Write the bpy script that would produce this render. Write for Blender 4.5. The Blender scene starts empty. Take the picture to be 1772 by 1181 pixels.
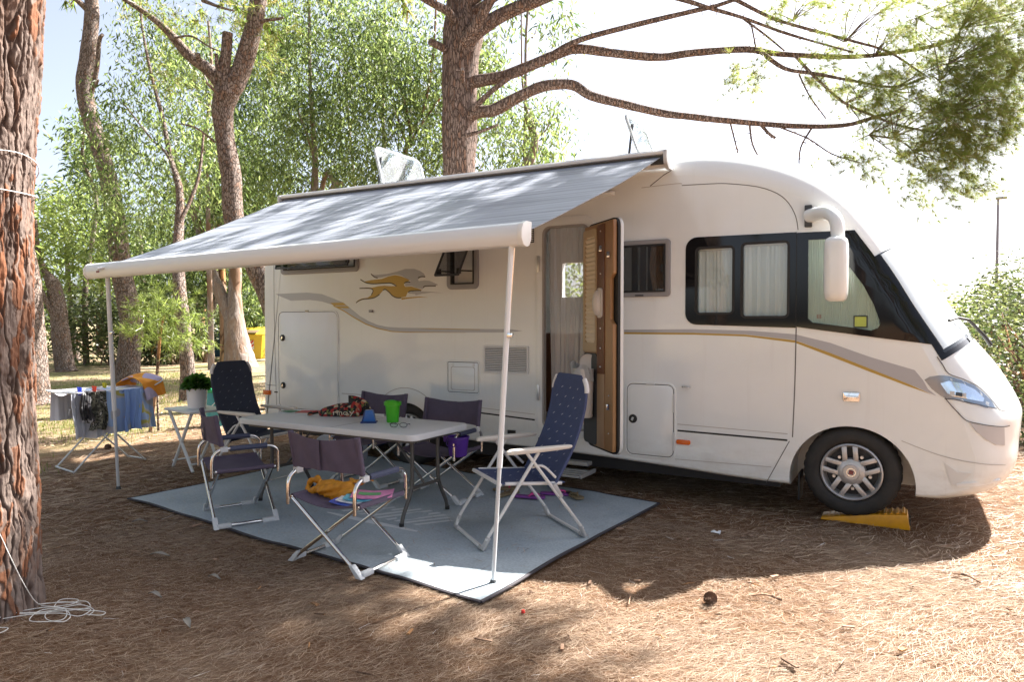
import bpy, bmesh, math, random
import numpy as np
from mathutils import Vector, Matrix, geometry
from mathutils.bvhtree import BVHTree
R = math.radians
C = bpy.context.scene.collection
SC = bpy.context.scene

# ------------------------------------------------------------------ camera, sky, sun, exposure
cam_d = bpy.data.cameras.new('camera'); cam = bpy.data.objects.new('camera', cam_d); C.objects.link(cam)
cam.location = (0.37, -5.51, 1.45)
cam.rotation_euler = (R(90 - 1.456), 0, R(29.9))
cam_d.sensor_width = 36; cam_d.lens = 24.38; cam_d.clip_start = 0.05; cam_d.clip_end = 2000
SC.camera = cam
SUN_DIR = Vector((0.41, 0.91, 1.09)).normalized()          # towards the sun
SUN_EL = math.asin(SUN_DIR.z); SUN_AZ = math.atan2(SUN_DIR.x, SUN_DIR.y)
w = bpy.data.worlds.new('World'); SC.world = w; w.use_nodes = True
nt = w.node_tree; bg = nt.nodes['Background']
sky = nt.nodes.new('ShaderNodeTexSky'); sky.sky_type = 'NISHITA'; sky.sun_disc = False
sky.sun_elevation = SUN_EL; sky.sun_rotation = SUN_AZ; sky.dust_density = 3.0; sky.air_density = 0.65; sky.ozone_density = 1.0
hz = nt.nodes.new('ShaderNodeHueSaturation'); hz.inputs['Saturation'].default_value = 0.62          # thin summer haze
nt.links.new(sky.outputs[0], hz.inputs['Color']); nt.links.new(hz.outputs[0], bg.inputs[0]); bg.inputs[1].default_value = 0.07
sun_d = bpy.data.lights.new('sun', 'SUN'); sun = bpy.data.objects.new('sun', sun_d); C.objects.link(sun)
sun_d.energy = 5.0; sun_d.angle = R(0.53); sun_d.color = (1.0, 0.955, 0.89)
sun.rotation_euler = SUN_DIR.to_track_quat('Z', 'Y').to_euler(); sun.location = (10, 22, 25)
SC.view_settings.view_transform = 'Standard'; SC.view_settings.look = 'None'
SC.view_settings.exposure = 2.38; SC.view_settings.gamma = 1.0; SC.view_settings.use_curve_mapping = False
SC.render.engine = 'CYCLES'
SC.cycles.max_bounces = 7; SC.cycles.diffuse_bounces = 4; SC.cycles.glossy_bounces = 3; SC.cycles.transmission_bounces = 4
SC.cycles.transparent_max_bounces = 10; SC.cycles.caustics_reflective = False; SC.cycles.caustics_refractive = False
SC.cycles.use_denoising = True; SC.cycles.sample_clamp_indirect = 6

rng = np.random.default_rng(7); random.seed(7)

# ------------------------------------------------------------------ materials
MATS = {}
def N(nt, t, **k):
    n = nt.nodes.new(t)
    for a, v in k.items(): setattr(n, a, v)
    return n
def pmat(name, col, rough=0.5, metal=0.0, coat=0.0, spec=0.5, vary=0.0, vscale=8.0, vcol=None, bump=0.0, bscale=40.0, transl=0.0, tcol=None, stretch=None, rvary=0.0):
    m = bpy.data.materials.new(name); m.use_nodes = True; nt = m.node_tree
    b = nt.nodes['Principled BSDF']; out = nt.nodes['Material Output']
    b.inputs['Base Color'].default_value = (*col, 1); b.inputs['Roughness'].default_value = rough; b.inputs['Metallic'].default_value = metal
    b.inputs['Coat Weight'].default_value = coat; b.inputs['Coat Roughness'].default_value = 0.05; b.inputs['Specular IOR Level'].default_value = spec
    tc = N(nt, 'ShaderNodeTexCoord'); vec = tc.outputs['Object']
    if stretch:
        mp = N(nt, 'ShaderNodeMapping'); mp.inputs['Scale'].default_value = stretch; nt.links.new(vec, mp.inputs[0]); vec = mp.outputs[0]
    if vary or vcol:
        no = N(nt, 'ShaderNodeTexNoise'); no.inputs['Scale'].default_value = vscale; no.inputs['Detail'].default_value = 6; no.inputs['Roughness'].default_value = 0.65
        nt.links.new(vec, no.inputs['Vector'])
        cr = N(nt, 'ShaderNodeValToRGB'); cr.color_ramp.elements[0].position = 0.3; cr.color_ramp.elements[1].position = 0.7
        c2 = vcol if vcol else tuple(min(1, c * (1 + vary)) for c in col)
        c1 = col if vcol else tuple(c * (1 - vary) for c in col)
        cr.color_ramp.elements[0].color = (*c1, 1); cr.color_ramp.elements[1].color = (*c2, 1)
        nt.links.new(no.outputs['Fac'], cr.inputs[0]); nt.links.new(cr.outputs[0], b.inputs['Base Color'])
        if rvary:
            mr = N(nt, 'ShaderNodeMapRange'); mr.inputs['To Min'].default_value = rough - rvary; mr.inputs['To Max'].default_value = rough + rvary
            nt.links.new(no.outputs['Fac'], mr.inputs[0]); nt.links.new(mr.outputs[0], b.inputs['Roughness'])
    if bump:
        bn = N(nt, 'ShaderNodeTexNoise'); bn.inputs['Scale'].default_value = bscale; bn.inputs['Detail'].default_value = 5
        nt.links.new(vec, bn.inputs['Vector'])
        bp = N(nt, 'ShaderNodeBump'); bp.inputs['Strength'].default_value = bump; bp.inputs['Distance'].default_value = 0.01
        nt.links.new(bn.outputs['Fac'], bp.inputs['Height']); nt.links.new(bp.outputs[0], b.inputs['Normal'])
    if transl:
        t = N(nt, 'ShaderNodeBsdfTranslucent'); mx = N(nt, 'ShaderNodeMixShader'); mx.inputs[0].default_value = transl
        t.inputs[0].default_value = (*(tcol or col), 1)
        nt.links.new(b.outputs[0], mx.inputs[1]); nt.links.new(t.outputs[0], mx.inputs[2]); nt.links.new(mx.outputs[0], out.inputs[0])
    MATS[name] = m; return m
def glass_mat(name, tint, refl=0.06, gloss_rough=0.03, body=None, body_fac=0.0):
    m = bpy.data.materials.new(name); m.use_nodes = True; nt = m.node_tree; nt.nodes.remove(nt.nodes['Principled BSDF']); out = nt.nodes['Material Output']
    tr = N(nt, 'ShaderNodeBsdfTransparent'); tr.inputs[0].default_value = (*tint, 1)
    gl = N(nt, 'ShaderNodeBsdfGlossy'); gl.inputs['Roughness'].default_value = gloss_rough
    fr = N(nt, 'ShaderNodeFresnel'); gb = N(nt, 'ShaderNodeNewGeometry'); io = N(nt, 'ShaderNodeMapRange'); io.inputs['To Min'].default_value = 1.5; io.inputs['To Max'].default_value = 1/1.5; nt.links.new(gb.outputs['Backfacing'], io.inputs[0]); nt.links.new(io.outputs[0], fr.inputs[0])   # a thin pane reflects alike from both sides
    mx = N(nt, 'ShaderNodeMixShader'); nt.links.new(fr.outputs[0], mx.inputs[0])
    base = tr.outputs[0]
    if body:
        df = N(nt, 'ShaderNodeBsdfDiffuse'); df.inputs[0].default_value = (*body, 1); m2 = N(nt, 'ShaderNodeMixShader'); m2.inputs[0].default_value = body_fac
        nt.links.new(tr.outputs[0], m2.inputs[1]); nt.links.new(df.outputs[0], m2.inputs[2]); base = m2.outputs[0]
    nt.links.new(base, mx.inputs[1]); nt.links.new(gl.outputs[0], mx.inputs[2]); nt.links.new(mx.outputs[0], out.inputs[0])
    MATS[name] = m; return m
def leaf_mat(name, cols, transl=0.5, rough=0.45):
    """foliage: colour picked per leaf (random per island), translucent"""
    m = bpy.data.materials.new(name); m.use_nodes = True; nt = m.node_tree; b = nt.nodes['Principled BSDF']; out = nt.nodes['Material Output']
    g = N(nt, 'ShaderNodeNewGeometry'); cr = N(nt, 'ShaderNodeValToRGB'); els = cr.color_ramp.elements
    for i, c in enumerate(cols):
        p = i / (len(cols) - 1)
        e = els[0] if i == 0 else (els[1] if i == len(cols) - 1 else els.new(p))
        e.position = p; e.color = (*c, 1)
    nt.links.new(g.outputs['Random Per Island'], cr.inputs[0]); nt.links.new(cr.outputs[0], b.inputs['Base Color'])
    b.inputs['Roughness'].default_value = rough
    t = N(nt, 'ShaderNodeBsdfTranslucent'); mx = N(nt, 'ShaderNodeMixShader'); mx.inputs[0].default_value = transl
    hs = N(nt, 'ShaderNodeHueSaturation'); hs.inputs['Hue'].default_value = 0.49; hs.inputs['Value'].default_value = 1.9; hs.inputs['Saturation'].default_value = 1.05
    nt.links.new(cr.outputs[0], hs.inputs['Color']); nt.links.new(hs.outputs[0], t.inputs[0])
    nt.links.new(b.outputs[0], mx.inputs[1]); nt.links.new(t.outputs[0], mx.inputs[2]); nt.links.new(mx.outputs[0], out.inputs[0])
    MATS[name] = m; return m

# ------------------------------------------------------------------ object helpers
WM = {}
def tag(o, label=None, cat=None, group=None, kind=None):
    if label: o['label'] = label
    if cat: o['category'] = cat
    if group: o['group'] = group
    if kind: o['kind'] = kind
    return o
def thing(name, label, cat, loc=(0, 0, 0), rz=0.0, group=None):
    o = bpy.data.objects.new(name, None); C.objects.link(o); o.location = loc; o.rotation_euler = (0, 0, rz); o.empty_display_size = 0.1
    WM[o.name] = Matrix.Translation(loc) @ Matrix.Rotation(rz, 4, 'Z')
    return tag(o, label, cat, group)
def link_mesh(name, me, mat, parent=None, world=False):
    o = bpy.data.objects.new(name, me); C.objects.link(o)
    if mat is not None and not me.materials: me.materials.append(mat)
    pm = WM[parent.name] if parent is not None else Matrix.Identity(4)
    if world and parent is not None: me.transform(pm.inverted())
    if parent is not None: o.parent = parent
    WM[o.name] = pm
    return o
class MB:
    def __init__(s): s.v = []; s.f = []
    def add(s, vs, fs):
        n = len(s.v); s.v.extend([tuple(p) for p in vs]); s.f.extend([tuple(i + n for i in f) for f in fs]); return s
    def box(s, c, size, rot=None):
        vs = []
        for dx, dy, dz in ((-1,-1,-1),(1,-1,-1),(1,1,-1),(-1,1,-1),(-1,-1,1),(1,-1,1),(1,1,1),(-1,1,1)):
            p = Vector((dx * size[0] / 2, dy * size[1] / 2, dz * size[2] / 2))
            if rot is not None: p = rot @ p
            vs.append(p + Vector(c))
        return s.add(vs, [(0,3,2,1),(4,5,6,7),(0,1,5,4),(1,2,6,5),(2,3,7,6),(3,0,4,7)])
    def tube(s, pts, r, n=8, cap=True, flat=1.0):
        pts = [Vector(p) for p in pts]; m = len(pts); rs = r if hasattr(r, '__len__') else [r] * m
        T = []
        for i in range(m):
            t = pts[min(i + 1, m - 1)] - pts[max(i - 1, 0)]; T.append(t.normalized() if t.length > 1e-9 else Vector((0, 0, 1)))
        up = Vector((0, 0, 1)) if abs(T[0].z) < 0.9 else Vector((1, 0, 0))
        nrm = (up - T[0] * up.dot(T[0])).normalized(); vs = []; fs = []
        for i in range(m):
            nrm = (nrm - T[i] * nrm.dot(T[i])); nrm = nrm.normalized() if nrm.length > 1e-6 else T[i].orthogonal().normalized()
            bn = T[i].cross(nrm)
            for k in range(n):
                a = 2 * math.pi * k / n; vs.append(pts[i] + (nrm * math.cos(a) * flat + bn * math.sin(a)) * rs[i])
        for i in range(m - 1):
            for k in range(n): fs.append((i * n + k, i * n + (k + 1) % n, (i + 1) * n + (k + 1) % n, (i + 1) * n + k))
        if cap: fs.append(tuple(reversed(range(n)))); fs.append(tuple(range((m - 1) * n, m * n)))
        return s.add(vs, fs)
    def lathe(s, prof, n=32, o=(0, 0, 0), axis='Z', close=False):
        vs = []; fs = []; o = Vector(o); m = len(prof)
        for r, z in prof:
            for k in range(n):
                a = 2 * math.pi * k / n; x, y = r * math.cos(a), r * math.sin(a)
                vs.append(o + (Vector((x, y, z)) if axis == 'Z' else Vector((x, z, y)) if axis == 'Y' else Vector((z, x, y))))
        for i in range(m - 1 + (1 if close else 0)):
            for k in range(n): fs.append((i * n + k, i * n + (k + 1) % n, ((i + 1) % m) * n + (k + 1) % n, ((i + 1) % m) * n + k))
        return s.add(vs, fs)
    def prism(s, poly, to3, d0, d1):
        n = len(poly); vs = [to3(a, b, d0) for a, b in poly] + [to3(a, b, d1) for a, b in poly]
        return s.add(vs, [tuple(range(n)), tuple(reversed(range(n, 2 * n)))] + [(i, n + i, n + (i + 1) % n, (i + 1) % n) for i in range(n)])
    def frame(s, outer, inner, to3, d0, d1):
        n = len(outer); vs = [to3(a, b, d) for d in (d0, d1) for pl in (outer, inner) for a, b in pl]
        fs = []
        for i in range(n):
            j = (i + 1) % n
            fs += [(i, j, n + j, n + i), (2*n + i, 3*n + i, 3*n + j, 2*n + j), (i, 2*n + i, 2*n + j, j), (n + i, n + j, 3*n + j, 3*n + i)]
        return s.add(vs, fs)
    def surf(s, fn, nu, nv, thick=0.0):
        P = [[Vector(fn(i / nu, j / nv)) for j in range(nv + 1)] for i in range(nu + 1)]
        vs = [p for row in P for p in row]; W = nv + 1
        fs = [(i * W + j, (i + 1) * W + j, (i + 1) * W + j + 1, i * W + j + 1) for i in range(nu) for j in range(nv)]
        if thick:
            n0 = len(vs); vs2 = []
            for i in range(nu + 1):
                for j in range(nv + 1):
                    du = P[min(i + 1, nu)][j] - P[max(i - 1, 0)][j]; dv = P[i][min(j + 1, nv)] - P[i][max(j - 1, 0)]
                    nn = du.cross(dv); nn = nn.normalized() if nn.length > 1e-12 else Vector((0, 0, 1)); vs2.append(P[i][j] - nn * thick)
            vs += vs2; fs += [tuple(reversed([q + n0 for q in f])) for f in list(fs)]
            ring = [(i, 0) for i in range(nu + 1)] + [(nu, j) for j in range(1, nv + 1)] + [(i, nv) for i in range(nu - 1, -1, -1)] + [(0, j) for j in range(nv - 1, 0, -1)]
            ids = [i * W + j for i, j in ring]
            for a in range(len(ids)):
                p, q = ids[a], ids[(a + 1) % len(ids)]; fs.append((p, p + n0, q + n0, q))
        return s.add(vs, fs)
    def mesh(s, name, smooth=35, bevel=0.0, seg=2):
        me = bpy.data.meshes.new(name); me.from_pydata([tuple(v) for v in s.v], [], s.f); me.validate()
        bm = bmesh.new(); bm.from_mesh(me); bmesh.ops.recalc_face_normals(bm, faces=bm.faces)
        if bevel:
            ed = [e for e in bm.edges if len(e.link_faces) == 2 and e.calc_face_angle(0) > R(40)]
            bmesh.ops.bevel(bm, geom=ed, offset=bevel, segments=seg, affect='EDGES', profile=0.6, clamp_overlap=True)
        bm.to_mesh(me); bm.free()
        if smooth:
            me.polygons.foreach_set('use_smooth', [True] * len(me.polygons)); me.set_sharp_from_angle(angle=R(smooth))
        return me
    def build(s, name, mat, parent=None, smooth=35, bevel=0.0, seg=2, world=False, kind=None):
        o = link_mesh(name, s.mesh(name, smooth, bevel, seg), mat, parent, world)
        if kind: o['kind'] = kind
        return o
def np_mesh(name, verts, faces, mat, parent=None, world=False, smooth=False):
    """fast mesh: verts (n,3), faces (m,k) with one k"""
    me = bpy.data.meshes.new(name); n, k = faces.shape
    me.vertices.add(len(verts)); me.vertices.foreach_set('co', np.ascontiguousarray(verts, dtype=np.float32).ravel())
    me.loops.add(n * k); me.loops.foreach_set('vertex_index', np.ascontiguousarray(faces, dtype=np.int32).ravel())
    me.polygons.add(n); me.polygons.foreach_set('loop_start', np.arange(0, n * k, k, dtype=np.int32))
    if smooth: me.polygons.foreach_set('use_smooth', np.ones(n, dtype=bool))
    me.update(calc_edges=True)
    return link_mesh(name, me, mat, parent, world)
def copy_tree(o, parent=None, label=None, loc=None, rz=None):
    c = o.copy(); C.objects.link(c)
    if parent is not None: c.parent = parent
    if loc is not None: c.location = loc
    if rz is not None: c.rotation_euler = (0, 0, rz)
    if label: c['label'] = label
    for ch in list(o.children): copy_tree(ch, c)
    return c
def crom(pts, k=6, closed=False):
    P = [Vector(p) for p in pts]; n = len(P); out = []
    rngi = range(n) if closed else range(n - 1)
    for i in rngi:
        if closed: a, b, c, d = P[(i-1) % n], P[i], P[(i+1) % n], P[(i+2) % n]
        else: a, b, c, d = P[max(i-1, 0)], P[i], P[i+1], P[min(i+2, n-1)]
        for j in range(k):
            t = j / k; out.append(0.5 * ((2*b) + (c-a)*t + (2*a-5*b+4*c-d)*t*t + (3*b-a-3*c+d)*t**3))
    if not closed: out.append(P[-1])
    return out
def rrect(x0, z0, x1, z1, r, n=5):
    out = []
    for cx, cz, a0 in ((x1-r, z1-r, 0), (x0+r, z1-r, 90), (x0+r, z0+r, 180), (x1-r, z0+r, 270)):
        for i in range(n + 1):
            a = R(a0 + 90 * i / n); out.append((cx + r * math.cos(a), cz + r * math.sin(a)))
    return out
def inset_rr(x0, z0, x1, z1, r, d, n=5): return rrect(x0+d, z0+d, x1-d, z1-d, max(r-d, 0.004), n)
to_side = lambda a, b, d: Vector((a, d, b))
def noise2(x, y, s=1.0):
    from mathutils import noise
    return noise.noise((x * s, y * s, 0.37))
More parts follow.
